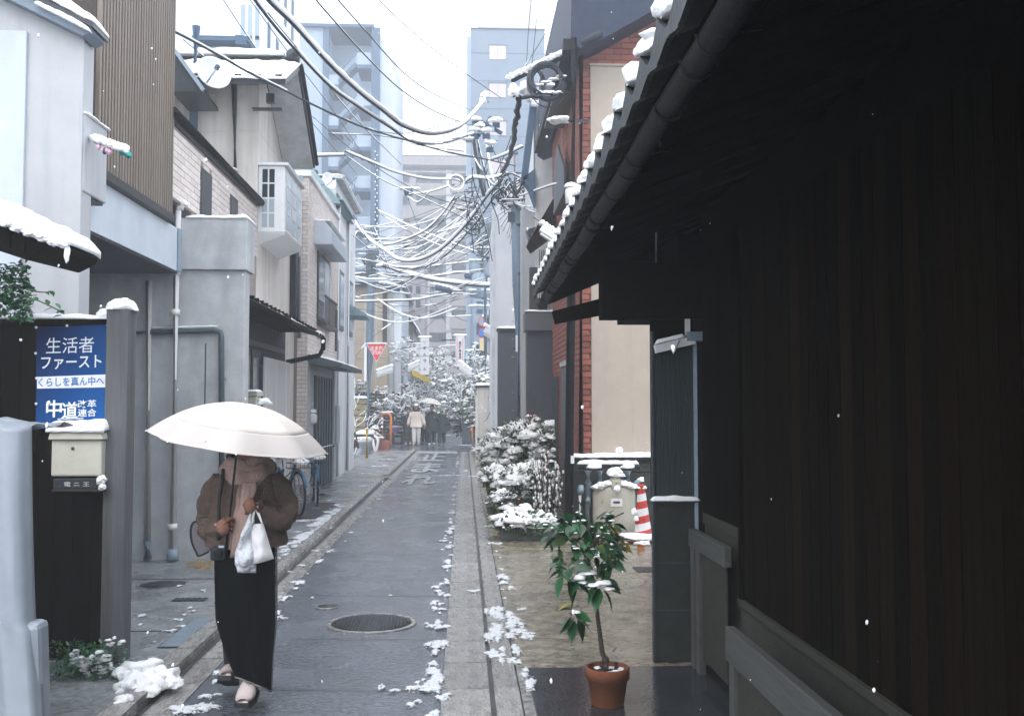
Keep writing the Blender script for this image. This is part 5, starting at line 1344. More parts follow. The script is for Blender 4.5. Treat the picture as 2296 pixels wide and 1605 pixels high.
# right utility pole
t = thing('utility_pole', 'grey concrete utility pole wound with cables in front of the dark wall on the right', 'utility pole', G(1162, 1050))
YP = 22.6
MB().tube([P(1167, 1075, YP), P(1160, 640, YP), P(1155, 455, YP)], [.135, .12, .11], 14).build('shaft', m_polegrey, t)
MB().tube([P(1155, 455, YP), P(1152, 345, YP)], [.085, .075], 14).build('upper_shaft', M('pale_pole', (.40, .42, .45), .8, .1), t)
MB().lathe([(.0, .12), (.08, .10), (.10, 0), (.08, -.03)], P(1152, 345, YP), 14).build('cap', m_polegrey, t)
lump(t, [(P(1152, 336, YP), .09, .09, .04), (P(1157, 458, YP - .1), .22, .12, .05), (P(1148, 452, YP - .1), .12, .1, .05)])
MB().obox(P(1146, 487, YP - .05), .16, .14, .22).build('splice_box', m_darkmetal, t); MB().obox(P(1173, 660, YP), .08, .1, .55).build('breaker_box', m_greenmetal, t)
MB().obox(P(1158, 770, YP - .12), .05, .03, .38).build('label_plate', m_signwhite, t)
for py in (505, 615, 780): MB().lathe([(.118, -.03), (.118, .03)], P(1160, py, YP), 14).build('band', m_darkmetal, t)
for py in range(520, 1000, 40): MB().tube([P(1155 - 3, py, YP), P(1150 - 3, py, YP)], .012, 6).build('step', m_steel, t)
def wound(parent, c, r, n, mat=None, th=.018, seed=0):
    random.seed(seed)
    for i in range(n):
        cc = c + Vector((random.uniform(-.15, .15), random.uniform(-.1, .1), random.uniform(-.15, .15))) * r * 2
        ax = Vector((random.uniform(-1, 1), random.uniform(-1, 1), random.uniform(-1, 1))).normalized(); x, y = basis(ax); rr = r * random.uniform(.5, 1.15)
        a0 = random.uniform(0, 6); k = random.randint(7, 16)
        pts = [cc + (x * math.cos(a0 + j * .4) + y * math.sin(a0 + j * .4)) * rr * (1 + .2 * math.sin(j)) for j in range(k)]
        MB().tube(pts, th * random.uniform(.6, 1.3), 6).build('cable_loop', mat or m_cable, parent)
        if i % 2 == 0: MB().tube([p + Vector((0, 0, th)) for p in pts[k // 3:]], th * .9, 5).build('loop_snow', m_snow, parent)
wound(t, P(1156, 428, YP), .36, 14, seed=4); wound(t, P(1195, 420, YP), .26, 8, seed=9); wound(t, P(1128, 445, YP), .22, 6, seed=12)
MB().tube([P(1160, 430, YP), P(1185, 395, YP), P(1200, 360, YP), P(1215, 332, YP)], .03, 8).build('cable_arm', m_cable, t)
MB().obox(P(1212, 328, YP), .72, .10, .07).build('crossarm', m_darkmetal, t)
lump(t, [(P(1192 + k * 8, 323, YP), .12, .07, .04) for k in range(6)], 'crossarm_snow')
lump(t, [(P(1190 + k * 6, 352 + (k % 2) * 8, YP - .1), .09, .09, .05) for k in range(4)] + [(P(1198, 390, YP), .08, .06, .05), (P(1176, 412, YP), .08, .06, .05)], 'snow_lump')
# left utility pole with stop sign
t = thing('utility_pole', 'blue grey utility pole carrying the red STOP sign at the left of the crossing', 'utility pole', G(828, 1003))
MB().tube([G(823, 1003), P(828, 800, 40), P(832, 620, 40), P(832, 520, 40)], [.17, .16, .145, .12], 14).build('shaft', m_polegrey, t)
MB().obox(P(832, 590, 40), .4, .4, .9).build('collar', m_greenmetal, t)
wound(t, P(833, 590, 40), .35, 8, th=.025, seed=2)
for py in (560, 600, 630): MB().obox(P(838, py, 39.9), 1.5, .10, .08).build('crossarm', m_steel, t); lump(t, [(P(828 + k * 7, py - 4, 39.9), .18, .08, .06) for k in range(5)], 'crossarm_snow', py)
MB().obox(P(819, 815, 39.8), .10, .1, 1.4).build('cable_cover', m_pvc, t)
t = thing('stop_sign', 'red triangular Japanese stop sign on the left utility pole', 'traffic sign', P(844, 790, 39.6))
YQ = 39.6
def tri(s, dy): c = Vector(((P(822, 0, YQ).x + P(866, 0, YQ).x) / 2, 0, 0)); A, B, C = P(822, 771, YQ - dy), P(866, 771, YQ - dy), P(844, 811, YQ - dy); m_ = (A + B + C) / 3; return [m_ + (p - m_) * s for p in (A, B, C)]
MB().prism(tri(1.04, 0), (0, .02, 0)).build('plate', m_signwhite, t)
MB().prism(tri(.95, .012), (0, .008, 0)).build('face', m_red, t)
text('止まれ', t, m_signwhite, .52, .17, P(844, 780, YQ - .016), (1, 0, 0), (0, 0, 1), bold=.02)
text('STOP', t, m_signwhite, .34, .14, P(844, 790.5, YQ - .016), (1, 0, 0), (0, 0, 1), bold=.02)
lump(t, [(P(828 + 8 * k, 770, YQ), .12, .05, .035) for k in range(5)])
# one way sign with white post
t = thing('arrow_sign', 'blue and white arrow sign on a slim white post beside the slatted screen', 'traffic sign', P(763, 980, 31))
MB().tube([P(762.5, 985, 31), P(763.5, 838, 31)], .045, 10).build('post', m_pvc, t)
a, b = P(733, 840, 30.9), P(781, 814, 30.9)
MB().box(a.x, b.x, 30.9, 30.92, a.z, b.z).build('plate', m_signblue, t)
MB().prism([P(733, 815, 30.89), P(757, 815, 30.89), P(765, 818, 30.89), P(776.5, 826, 30.89), P(765, 836, 30.89), P(757, 839, 30.89), P(733, 839, 30.89)], (0, -.006, 0)).build('arrow', m_signwhite, t)
# hanging vertical shop signs
def vsign(px0, py0, px1, py1, Y, chars, label, frame=False, red=True):
    a, b = P(px0, py1, Y), P(px1, py0, Y)
    s = thing('shop_sign', label, 'shop sign', ((a.x + b.x) / 2, Y, a.z))
    MB().box(a.x, b.x, Y, Y + .14, a.z, b.z).build('panel', m_signwhite, s, .01)
    n = len(chars); h = (py1 - py0)
    for i, (ch, cy, sz) in enumerate(chars):
        text(ch, s, M('sign_ink', (.05, .055, .10), .5, .05) if 'sign_ink' not in bpy.data.materials else bpy.data.materials['sign_ink'], sz * Y / F, sz * Y / F * 1.05, P((px0 + px1) / 2, cy, Y - .008), (1, 0, 0), (0, 0, 1), bold=.03)
    if frame:
        for u in (.16, .82): x = a.x + (b.x - a.x) * u; MB().box(x - .012, x + .012, Y - .006, Y, a.z + .1, b.z - .1).build('red_rule', m_red, s)
    if red: text('◆' if frame else 'ハ', s, m_red, 5 * Y / F, 4 * Y / F, P((px0 + px1) / 2, py0 + 14, Y - .008), (1, 0, 0), (0, 0, 1), bold=.03)
    MB().bar((a.x - .0, Y + .05, b.z - .2), (a.x - .6, Y + .05, b.z - .2), .05, .05).build('bracket', m_darkmetal, s)
    lump(s, [(Vector((a.x + (b.x - a.x) * k / 3, Y + .07, b.z)), .12, .09, .07) for k in range(4)])
    return s
vsign(942, 756, 962, 840, 43.4, (('ま', 780, 7), ('ん', 794.5, 7), ('せ', 808, 7), ('ん', 827, 7)), 'tall white vertical shop sign with dark kana above the yellow awning')
vsign(931, 770, 940.5, 836, 43.9, (('ま', 796, 5), ('ん', 808, 5)), 'narrower white vertical sign partly hidden left of the tall one', red=False)
vsign(1021, 752, 1041, 822, 42.8, (('西', 770.5, 6.5), ('村', 778, 6.5), ('美', 786, 6.5), ('容', 794, 6.5), ('室', 801.5, 6.5)), 'white vertical shop sign with red ruled borders on the right of the lane', True)
# round traffic signs
t = thing('round_signs', 'two round traffic signs above a yellow plate on a dark post', 'traffic sign', P(1079, 990, 36))
def disc(c, r, dy, mat, name, rx=.55): 
    mb = MB(); n = 28; pts = [c + Vector((math.cos(2 * math.pi * k / n) * r * rx, -dy, math.sin(2 * math.pi * k / n) * r)) for k in range(n)]; mb.prism(pts, (0, .006, 0)); return mb.build(name, mat, t)
c1, c2 = P(1079, 720, 36), P(1079, 747, 36); rr = 12.5 * 36 / F
disc(c1, rr, .0, m_red, 'rim'); disc(c1, rr * .76, .008, m_bluepanel, 'face')
disc(c2, rr * .95, .0, m_red, 'rim'); disc(c2, rr * .74, .008, m_signblue, 'face')
a, b = P(1075, 786, 36), P(1084.5, 758, 36); MB().box(a.x, b.x, 35.98, 36.0, a.z, b.z).build('plate', M('pale_yellow', (.66, .56, .32), .5, .05), t)
text('駐車禁止', t, m_darkmetal, .05, .30, P(1079.5, 772, 35.975), (0, 0, -1), (1, 0, 0)) if False else None
MB().tube([P(1088, 990, 36.1), P(1087, 640, 36.1)], .05, 8).build('post', m_bluedark, t)
# convex mirror
t = thing('convex_mirror', 'tilted blue grey convex traffic mirror beside the framed white sign', 'mirror', P(1049, 803, 40))
c = P(1050, 803, 40); mb = MB(); vs = []
mb.blob(c, .17, .10, .33, 0, 0, 0, 3); o = mb.build('glass', M('mirror_glass', (.28, .38, .44), .12, .1, 3, 0, metal=.7), t)
lump(t, [(c + Vector((-.02, 0, .32)), .14, .1, .05)]); MB().tube([c + Vector((.05, .1, 0)), P(1056, 985, 40.2)], .035, 8).build('post', m_orange if False else m_steel, t)
# more street lamps in the distance
tube_lamp((1085, 739), (1113, 755), 30, 'slanting snow covered street lamp above the dark garden wall', .17)
tube_lamp((1030, 818), (1056, 838), 34, 'slanting snow covered street lamp below the framed white sign', .15)
tube_lamp((915, 826), (940, 815), 42, 'small slanting street lamp in front of the tall white sign', .14)
tube_lamp((845, 838), (880, 826), 42, 'snow covered street lamp among the branches right of the stop sign', .16)
# horn lamp and arm at top of right cables
t = thing('cable_support', 'snowy cable arm with white insulators to the left of the coiled cable', 'cable arm', P(1160, 200, 13.5))
a, b = P(1147, 182, 13.5), P(1345, 78, 12.6)
MB().tube([a, P(1240, 138, 13.2), P(1290, 106, 13), b], [.035, .05, .05, .06], 8).build('arm', m_cable, t)
mb = MB()
for k in range(15): c = a.lerp(P(1262, 128, 13.1), k / 14) + Vector((0, 0, .05)); mb.blob(c, .08, .05, .045, .3, k, 0, 2)
mb.build('snow', m_snow, t)
for px, py, r in ((1152, 205, .085), (1178, 196, .09)): MB().blob(P(px, py, 13.4), r, r * .8, r * 1.1, .25, px, 0, 2).build('insulator', m_snow, t)
MB().tube([P(1140, 205, 13.4), P(1150, 217, 13.4), P(1160, 212, 13.4), P(1152, 204, 13.4)], .025, 8).build('clamp', m_cable, t)
MB().tube([P(1158, 214, 13.4), P(1172, 220, 13.4), P(1195, 216, 13.2), P(1235, 222, 13)], .028, 8).build('bar', m_cable, t)
mb = MB(); pts = catmull([P(1162, 216, 13.4), P(1160, 250, 13.8), P(1154, 285, 14.5), P(1148, 330, 16), P(1137, 365, 18), P(1128, 385, 19)], 5); mb.tube([p + Vector((random.uniform(-.015, .015), 0, 0)) for p in pts], [.035 + .01 * (i % 2) for i in range(len(pts))], 8); mb.build('drop_cable', m_cable, t)
t = thing('cable_coil', 'coil of black cable with snow inside hanging from the arm', 'cable coil', P(1228, 185, 12.9))
c0 = P(1226, 184, 12.9)
for i in range(6):
    rx, rz = random.uniform(.20, .235), random.uniform(.20, .245); cc = c0 + Vector((random.uniform(-.03, .03), i * .03 - .08, random.uniform(-.02, .02))); n = 36; ph = random.uniform(-.3, .3)
    pts = [cc + Vector((math.cos(2 * math.pi * k / n) * rx, .02 * math.sin(k * .5), math.sin(2 * math.pi * k / n + ph * .2) * rz)) for k in range(n + 1)]
    MB().tube(pts, .013, 8, cap=False).build('loop', m_cable, t)
for k, s_ in ((0, 1), (1, -.6)): 
    cc = c0 + Vector((-.16 + k * .03, .05, 0)); MB().tube([cc + Vector((math.cos(2 * math.pi * q / 24) * .10, math.sin(2 * math.pi * q / 24) * .12, math.sin(2 * math.pi * q / 24) * .22)) for q in range(25)], .016, 8, cap=False).build('loop', m_cable, t)
pts = [c0 + Vector((math.cos(a) * .25 + .02, .06, math.sin(a) * .30 - .03)) for a in [math.pi * (1.0 + k / 16) for k in range(17)]]; MB().tube(pts, .008, 6).build('loop', m_cable, t)
a, b = P(1204, 186, 12.9), P(1262, 163, 12.9)
lump(t, [(a.lerp(b, k / 7) + Vector((0, .02, -.02 * (k % 2) - .03)), .05, .04, .022) for k in range(8)] + [(P(1210 + 7 * k, 208 + (k % 2) * 2, 12.85), .045, .04, .022) for k in range(7)])
lump(t, [(P(1236, 192, 12.9), .06, .04, .03)], 's' if False else 'snow_lump')

# satellite dishes
def dish(c, r, rx, label, tilt):
    s = thing('satellite_dish', label, 'satellite dish', c, 'white satellite dishes'); local(s); s.rotation_euler = tilt
    prof = [(r * k / 8, .16 * r * (k / 8) ** 2 * 1.6) for k in range(9)]
    mb = MB().lathe(prof, (0, 0, 0), 36, sx=rx, cap=False); o = mb.build('reflector', m_winframe, s); so = o.modifiers.new('thickness', 'SOLIDIFY'); so.thickness = .012
    MB().tube([(0, -r * .9, .2 * r), (0, -r * .5, r * .7), (0, 0, r * .8)], .012, 8).build('feed_arm', m_steel, s)
    MB().tube([(0, 0, r * .72), (0, 0, r * .9)], .035, 10).build('feed_horn', m_bluedark, s)
    MB().tube([(0, 0, -.02), (0, .05, -.22)], .03, 8).build('mount', m_steel, s)
    return s
dish(P(476, 168, 13.6), .245, 1.0, 'large white satellite dish with snow on the dark conduit above the tiled house', (R(75), R(30), R(25)))
dish(P(735, 408, 22), .22, .9, 'small white satellite dish on the roof of the tiled annex', (R(70), R(40), R(40)))
MB().tube([P(470, 175, 13.75), P(440, 200, 14.2), P(436, 240, 14.4)], .025, 8).build('dish_arm', m_steel, [o for o in COL.objects if o.get('label', '').startswith('cream stucco house')][0])

# orange barriers
t = thing('hoop_barrier', 'orange tubular hoop barrier with snow on its top bar, left of the crossing', 'barrier', G(868, 1000))
Yh = 41.0
MB().tube([P(857, 985, Yh + 1.2), P(857, 933, Yh + 1.2), P(861, 928, Yh + 1.0), P(872, 928, Yh), P(876, 932, Yh), P(875.5, 997, Yh)], .05, 10).build('hoop', m_orange, t)
MB().tube([P(857, 974, Yh + 1.2), P(875, 972, Yh)], .035, 8).build('lower_bar', m_orange, t)
lump(t, [(P(860 + 5 * k, 924.5, Yh + 1 - k * .3), .12, .06, .05) for k in range(4)] + [(P(856, 940 + 9 * k, Yh + 1), .05, .05, .08) for k in range(3)])
t = thing('orange_post', 'short orange post beside the white garden wall at the crossing', 'bollard', G(1060, 1012))
MB().tube([P(1060, 1012, 36.8), P(1059, 960, 36.8), P(1061, 957, 36.9), P(1068, 957.5, 37.6)], .05, 10).build('hoop', m_orange, t)
lump(t, [(P(1060 + 3 * k, 955, 36.8 + k * .2), .07, .06, .04) for k in range(3)])
t = thing('yellow_bollard', 'slim yellow bollard in front of the white planter on the left pavement', 'bollard', G(822, 1028))
MB().tube([P(822, 1028, 31.5), P(822.5, 962, 31.5)], .055, 12).build('shaft', m_yellow, t); lump(t, [(P(822.5, 961, 31.5), .06, .06, .03)])
t = thing('pole_guard', 'yellow topped white guard post beside the gate pillar on the right', 'bollard', G(1047, 992))
MB().tube([P(1046.5, 992, 45), P(1047, 950, 45)], .05, 10).build('base', m_signwhite, t); MB().tube([P(1047, 950, 45), P(1047, 912, 45)], .045, 10).build('cover', m_yellow, t)
t = thing('orange_rail', 'orange rail post with a snow ball on top behind the white planters', 'barrier', G(845, 1015))
MB().tube([P(842, 1015, 36), P(842, 965, 36)], .045, 10).build('post', m_orange, t); MB().tube([P(842, 985, 36), P(860, 980, 38)], .035, 8).build('rail', m_orange, t)
lump(t, [(P(842, 960, 36), .13, .13, .12), (P(852, 981, 37), .15, .1, .05)])
t = thing('brick_planter', 'low reddish brick planter edge beside the orange rail', 'planter', G(858, 1010))
fbox('body', m_brick, t, 846, 988, 872, 1012, 37, .5)
# pots on the left pavement
def pot(px, pyb, Y, r, h, mat, label, plant=None, cat='planter', sn=True, group='potted plants on the left pavement', seed=0):
    g = G(px, pyb, .05); s = thing('plant_pot', label, cat, g, group)
    MB().lathe([(r * .72, 0), (r * .9, h * .8), (r * 1.0, h * .8), (r * 1.03, h), (r * .92, h), (r * .88, h * .9), (0, h * .88)], g, 22).build('pot', mat, s)
    if sn: lump(s, [(g + Vector((random.uniform(-.5, .5) * r, random.uniform(-.4, .4) * r, h + .02)), r * .6, r * .6, r * .28) for _ in range(5)], 'snow', seed)
    return s, g
random.seed(4)
s, g = pot(778, 1044, 28, .19, .30, m_potgreen, 'round grey green pot with snow on its soil, nearest on the left pavement')
mb = MB()
for i in range(26): a = random.uniform(0, 6.28); d = Vector((math.cos(a), math.sin(a), random.uniform(.3, 1.2))); mb.bar(g + Vector((.18, 0, .25)), g + Vector((.18, 0, .25)) + d * .22, .03, .006)
mb.build('leaves', m_snow, s)
s, g = pot(778, 1015, 33, .22, .52, m_potwhite, 'tall white pot with a dark green low plant behind the grey green pot')
mb = MB()
for i in range(60): mb.blob(g + Vector((random.uniform(-.35, .25), random.uniform(-.2, .2), .56 + random.uniform(0, .16))), .07, .06, .04, .4, i, 0, 0)
mb.build('foliage', m_leaf, s)
s, g = pot(818, 1018, 32.5, .25, .50, m_potwhite, 'white pot holding a small bare tree with snowy twigs beside the yellow bollard')
potted_tree = (s, g)
s, g = pot(757, 1006, 34, .2, .36, m_terracotta, 'reddish brown pot standing beside the tall white pot')
s, g = pot(800, 1004, 35, .2, .34, m_terracotta, 'reddish brown pot between the two white pots')
t = thing('snow_table', 'low table under thick snow behind the yellow bollard', 'table', G(820, 1010))
a, b = P(795, 970, 36), P(842, 978, 36); MB().box(a.x, b.x, 36, 36.9, b.z, b.z + .06).build('top', m_darkgrey, t); snow_on(t, a.x, b.x, 36, 36.9, b.z + .06, .16, 3, .04)
for x in (a.x + .05, b.x - .05): MB().box(x - .03, x + .03, 36.1, 36.16, .05, b.z).build('leg', m_darkgrey, t)
pts = [P(838, 975, 35.9), P(847, 985, 35.8), P(845, 1003, 35.8), P(841, 1012, 35.8), P(838, 1000, 35.8), P(836, 985, 35.9)]
MB().tube(catmull(pts, 4), .05, 8).build('hose', m_winframe, t)
t = thing('low_cabinet', 'dark low cabinet with a white bottle shape beside the folding gate', 'cabinet', G(748, 1060))
fbox('body', m_darkgrey, t, 736, 1000, 762, 1062, 24.0, .4, .05, .01); fbox('top_rail', m_pvc, t, 735, 996, 762, 1000, 23.9, .5)
MB().tube([P(743, 1030, 23.9), P(743, 998, 23.9)], .04, 10).build('bottle', m_winframe, t); lump(t, [(P(743, 994, 23.9), .1, .08, .06)])
MB().box(P(762, 0, 23.9).x, P(764, 0, 23.9).x, 23.9, 23.95, .05, P(762, 1000, 23.9).z).build('thin_post', m_conc, t)

# striped traffic cone on its base
YCn = 12.3
g = P(1437, 1196, YCn); 
t = thing('striped_cone', 'red and white striped cone with snow on its top beside the cream tank', 'traffic cone', G(1437, 1210))
ct = P(1437, 1090, YCn); cb = P(1441, 1203, YCn); Hc = ct.z - cb.z
n = 7
for i in range(n):
    u0, u1 = i / n, (i + 1) / n; r0 = .115 - .072 * u0; r1 = .115 - .072 * u1
    p0, p1 = cb.lerp(ct, u0), cb.lerp(ct, u1)
    mb = MB(); k = 20; vs = []
    for (r, p, _) in ((r0, p0, 0), (r1, p1, 1)):
        for q in range(k): a = 2 * math.pi * q / k; vs.append(p + Vector((math.cos(a) * r, math.sin(a) * r, .22 * r * math.cos(a))))
    mb.add(vs, [(q, (q + 1) % k, k + (q + 1) % k, k + q) for q in range(k)], True); mb.build('red_band' if i % 2 == 0 else 'white_band', m_redp if False else (bpy.data.materials.get('cone_red') or M('cone_red', (.50, .045, .03), .5, .12)) if i % 2 == 0 else m_signwhite, t)
MB().lathe([(.047, 0), (.05, .02), (.03, .045), (0, .05)], ct + Vector((0, 0, -.01)), 16).build('tip', bpy.data.materials['cone_red'], t)
lump(t, [(ct + Vector((0, 0, .07)), .045, .045, .045), (ct + Vector((-.035, -.02, -.02)), .03, .03, .025), (ct + Vector((.035, -.03, -.02)), .03, .03, .03), (cb + Vector((-.12, -.05, .30)), .035, .03, .06), (cb + Vector((-.10, -.07, .22)), .03, .03, .05)])
gb = P(1430, 1208, YCn)
MB().box(gb.x - .20, gb.x + .36, YCn - .22, YCn + .2, .015, .055).build('base', m_darkmetal, t, .01); MB().box(gb.x - .205, gb.x + .365, YCn - .228, YCn - .20, .030, .046).build('base_stripe', bpy.data.materials['cone_red'], t)
mb = MB(); snow_slab(mb, (gb.x - .21, YCn - .22, .055), (gb.x + .36, YCn - .22, .055), (gb.x + .36, YCn + .2, .055), (gb.x - .21, YCn + .2, .055), .06, 16, 8, 3, .02); mb.build('base_snow', m_snow, t)
c = G(1436, 1228, .03); MB().blob(c, .045, .05, .05, .3, 2).build('orange_weight', m_orange, t); lump(t, [(c + Vector((.03, 0, .05)), .10, .06, .035)], 'weight_snow')
# cream tank
t = thing('cream_tank', 'cream plastic tank with rounded shoulders and snow on its cap', 'tank', G(1373, 1205))
Yk = 12.75; x0, x1 = P(1326, 0, Yk).x, P(1420, 0, Yk).x; zc = P(1373, 1083, Yk).z; xm = (x0 + x1) / 2; w = (x1 - x0) / 2
MB().lathe([(w * .80, .02), (w * .93, .06), (w, .25), (w, zc - .16), (w * .96, zc - .06), (w * .72, zc - .01), (w * .35, zc + .015), (0, zc + .02)], (xm, Yk + .1, 0), 30, sy=.75).build('body', m_tank, t)
MB().lathe([(.07, 0), (.075, .05), (.05, .09), (0, .09)], (xm, Yk - .02, zc), 18).build('cap', m_tank, t)
MB().obox((xm, Yk - .10, zc - .005), .12, .06, .10).build('latch', m_tank, t, .01); MB().obox((xm, Yk - .135, zc + .01), .012, .01, .012).build('latch_hole', m_darkmetal, t)
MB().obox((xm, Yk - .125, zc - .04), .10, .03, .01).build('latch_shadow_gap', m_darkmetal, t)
MB().obox((xm, Yk + .1 - w * .75 - .003, zc - .24), .15, .012, .10).build('label', m_pvc, t, .004); MB().obox((xm, Yk + .1 - w * .75 - .010, zc - .235), .085, .006, .028).build('label_print', M('print_dark', (.05, .05, .12), .5), t)
MB().obox((xm - .19, Yk + .1 - w * .62, zc - .2), .02, .02, .07).build('handle', m_tank, t)
mb = MB(); mb.blob((xm, Yk - .02, zc + .12), .105, .10, .085, .2, 3, .2, 3); mb.blob((xm + .03, Yk - .04, zc + .10), .09, .08, .05, .3, 5, .2, 2)
for k in range(14): u = -1 + 2 * k / 13; mb.blob((xm + u * w * .82, Yk + .02, zc - .005 - .05 * abs(u) ** 3), .075, .12, .04, .3, k + 20, .3, 2)
mb.blob((xm, Yk - .17, zc - .06), .045, .02, .04, .3, 9, 0, 2); mb.build('snow', m_snow, t)
# small green bollard pot behind bush
t = thing('dark_planter_tub', 'dark green tub at the left foot of the snowy bush', 'planter', G(1088, 1052))
g = G(1092, 1052); MB().lathe([(.16, 0), (.21, .38), (.22, .40), (.19, .40), (0, .37)], g, 20).build('tub', m_greenmetal, t)

# bicycles
def bicycle(label, x, y, rz, mat):
    s = local(thing('bicycle', label, 'bicycle', (x, y, .055), 'bicycles parked by the shop front', rz))
    Rw = .33
    for yy, nm in ((-.53, 'front_wheel'), (.53, 'rear_wheel')):
        def ring(rad, n=36): return [Vector((0, yy + math.cos(2 * math.pi * k / n) * rad, Rw + math.sin(2 * math.pi * k / n) * rad)) for k in range(n + 1)]
        w = MB().tube(ring(Rw - .012), .019, 8, cap=False).build(nm, m_gut, s)
        MB().tube(ring(Rw - .035), .010, 8, cap=False).build('rim', m_steelb, w)
        mb = MB()
        for k in range(18): a = 2 * math.pi * k / 18; mb.bar((.02 if k % 2 else -.02, yy, Rw), (0, yy + math.cos(a) * (Rw - .035), Rw + math.sin(a) * (Rw - .035)), .003, .003)
        mb.build('spokes', m_steelb, w); MB().tube([(-.05, yy, Rw), (.05, yy, Rw)], .02, 8).build('hub', m_steelb, w)
        MB().tube([Vector((0, yy + math.cos(a) * (Rw + .03), Rw + math.sin(a) * (Rw + .03))) for a in [R(20 + 14 * k) for k in range(11)]], .022, 6).build('mudguard', mat, s)
    fr = [((0, -.40, .78), (0, .10, .30)), ((0, -.42, .86), (0, -.36, .64)), ((0, .10, .30), (0, .24, .80)), ((0, -.38, .70), (0, .16, .52)), ((.05, .53, .33), (.03, .10, .30)), ((-.05, .53, .33), (-.03, .10, .30)), ((.04, .53, .33), (.01, .20, .66)), ((-.04, .53, .33), (-.01, .20, .66)), ((.04, -.53, .33), (.03, -.38, .66)), ((-.04, -.53, .33), (-.03, -.38, .66))]
    mb = MB()
    for a, b in fr: mb.tube([a, b], .014, 8)
    mb.build('frame', mat, s)
    MB().tube([(-.28, -.25, .98), (-.24, -.36, 1.0), (0, -.43, .94), (.24, -.36, 1.0), (.28, -.25, .98)], .012, 8).build('handlebar', m_steelb, s)
    for sx_ in (-1, 1): MB().tube([(sx_ * .29, -.20, .975), (sx_ * .28, -.30, .985)], .018, 8).build('grip', m_gut, s)
    MB().blob((0, .27, .86), .10, .14, .045, .1, 2, 0, 2).build('saddle', m_gut, s)
    MB().tube([(0, .10, .30), (.09, .10, .30), (.09, .16, .15)], .012, 6).build('crank', m_steelb, s); MB().obox((.13, .16, .15), .08, .09, .02).build('pedal', m_gut, s)
    b = MB(); 
    for k in range(6): 
        for (xx, yy2) in ((-.16 + .064 * k, -.72), (-.16 + .064 * k, -.46)): b.tube([(xx, yy2, .72), (xx, yy2, .95)], .004, 5)
    for zz in (.72, .80, .88, .95): b.tube([(-.17, -.73, zz), (.17, -.73, zz), (.17, -.45, zz), (-.17, -.45, zz), (-.17, -.73, zz)], .005, 5)
    b.build('basket', m_darkmetal, s)
    mb = MB(); mb.blob((0, .27, .905), .09, .13, .03, .3, 3, .2, 2); mb.blob((-.2, -.34, 1.01), .06, .05, .02, .3, 5, .2, 1); mb.blob((0, -.6, .80), .13, .11, .06, .3, 7, .3, 2); mb.build('snow', m_snow, s)
    return s
m_steelb = M('bright_steel', (.45, .50, .55), .3, .1, 10, 0, metal=.6); m_bblue = M('bicycle_blue', (.02, .13, .24), .35, .1, 10, 0)
g = G(655, 1085, .05)
bicycle('blue bicycle with its wheel turned toward the lane, nearest the umbrella', -2.72, 15.35, R(28), m_bblue)
bicycle('dark blue bicycle parked right behind the nearest blue one', -2.50, 16.7, R(12), m_bblue)
MB_ = thing('rubber_mat', 'dark rubber mat under the parked bicycles', 'mat', (-2.6, 15.8, .056))
MB().box(-2.98, -2.15, 14.6, 16.9, .054, .064).build('sheet', m_kerbdark, MB_)
# far banner and folded umbrella
t = thing('banner', 'tall narrow purple banner beside the dark shop', 'banner', G(903, 1000))
mb = MB(); Yn = 46.5
vs = []; n = 14
for j in range(n + 1):
    for i in range(5): u = i / 4; v = j / n; vs.append(P(899 + u * 7 + math.sin(v * 5) * 1.2, 872 + v * 100, Yn + .1 * math.sin(v * 9 + u * 3)))
mb.add(vs, [(j * 5 + i, j * 5 + i + 1, (j + 1) * 5 + i + 1, (j + 1) * 5 + i) for j in range(n) for i in range(4)], True); mb.build('cloth', M('purple_cloth', (.38, .25, .38), .8, .2), t)
MB().tube([P(907, 1000, 46.5), P(906, 866, 46.5)], .025, 6).build('pole', m_winframe, t)
t = thing('fallen_umbrella', 'small lilac folded umbrella lying by the kerb near the walkers', 'umbrella', G(895, 985))
MB().lathe([(.0, 0), (.10, .12), (.30, .34), (.42, .38), (.36, .40), (0, .46)], P(885, 976, 44), 10).build('canopy', M('lilac', (.42, .30, .50), .7, .1), t)
t.children[0].data.update()
# ------------------------------------------------------------------ OVERHEAD CABLES
CID = 0
def cable(label, pxs, d0, d1, r=.012, snow=.0, gaps=0.0, mat=None, group='overhead cables', k=8):
    if d1 > 28 and r > .012: r *= .62; snow *= .72
    elif r > .012: r *= .8
    global CID; CID += 1
    pts = smooth_path(pxs, d0, d1, k)
    s = thing('overhead_cable', label, 'cable', pts[len(pts) // 2], group)
    MB().tube(pts, r, 6).build('core', mat or m_cable, s)
    if snow > 0:
        # finer path, uneven thickness, gaps where snow fell off
        fine = []
        for i in range(len(pts) - 1):
            L = (pts[i + 1] - pts[i]).length; q = max(1, int(L / .12)); q = min(q, 14)
            for j in range(q): fine.append(pts[i].lerp(pts[i + 1], j / q))
        fine.append(pts[-1])
        mb = MB(); run = []; rr = []
        def flush():
            if len(run) > 2:
                rr[0] = .003; rr[-1] = .003; mb.tube(list(run), list(rr), 7)
            run.clear(); rr.clear()
        for i, p in enumerate(fine):
            nz = noise.noise(Vector((i * .21, CID * 3.3, 0)))
            if gaps and nz < -1 + gaps * 1.6: flush(); continue
            ra = snow * (1 + .22 * noise.noise(Vector((i * .6, CID, 5)))); run.append(p + Vector((0, 0, r * .7 + ra * .62))); rr.append(max(.004, ra))
        flush()
        if mb.v: mb.build('snow', m_snow, s)
    return s
random.seed(8)
cable('thickest snow laden cable sagging from the upper left to the snowy bracket', [(560, -60), (600, 0), (659, 58), (734, 141), (803, 206), (855, 247), (906, 285), (968, 302), (1026, 288), (1060, 258), (1088, 222)], 9.5, 21, .026, .038)
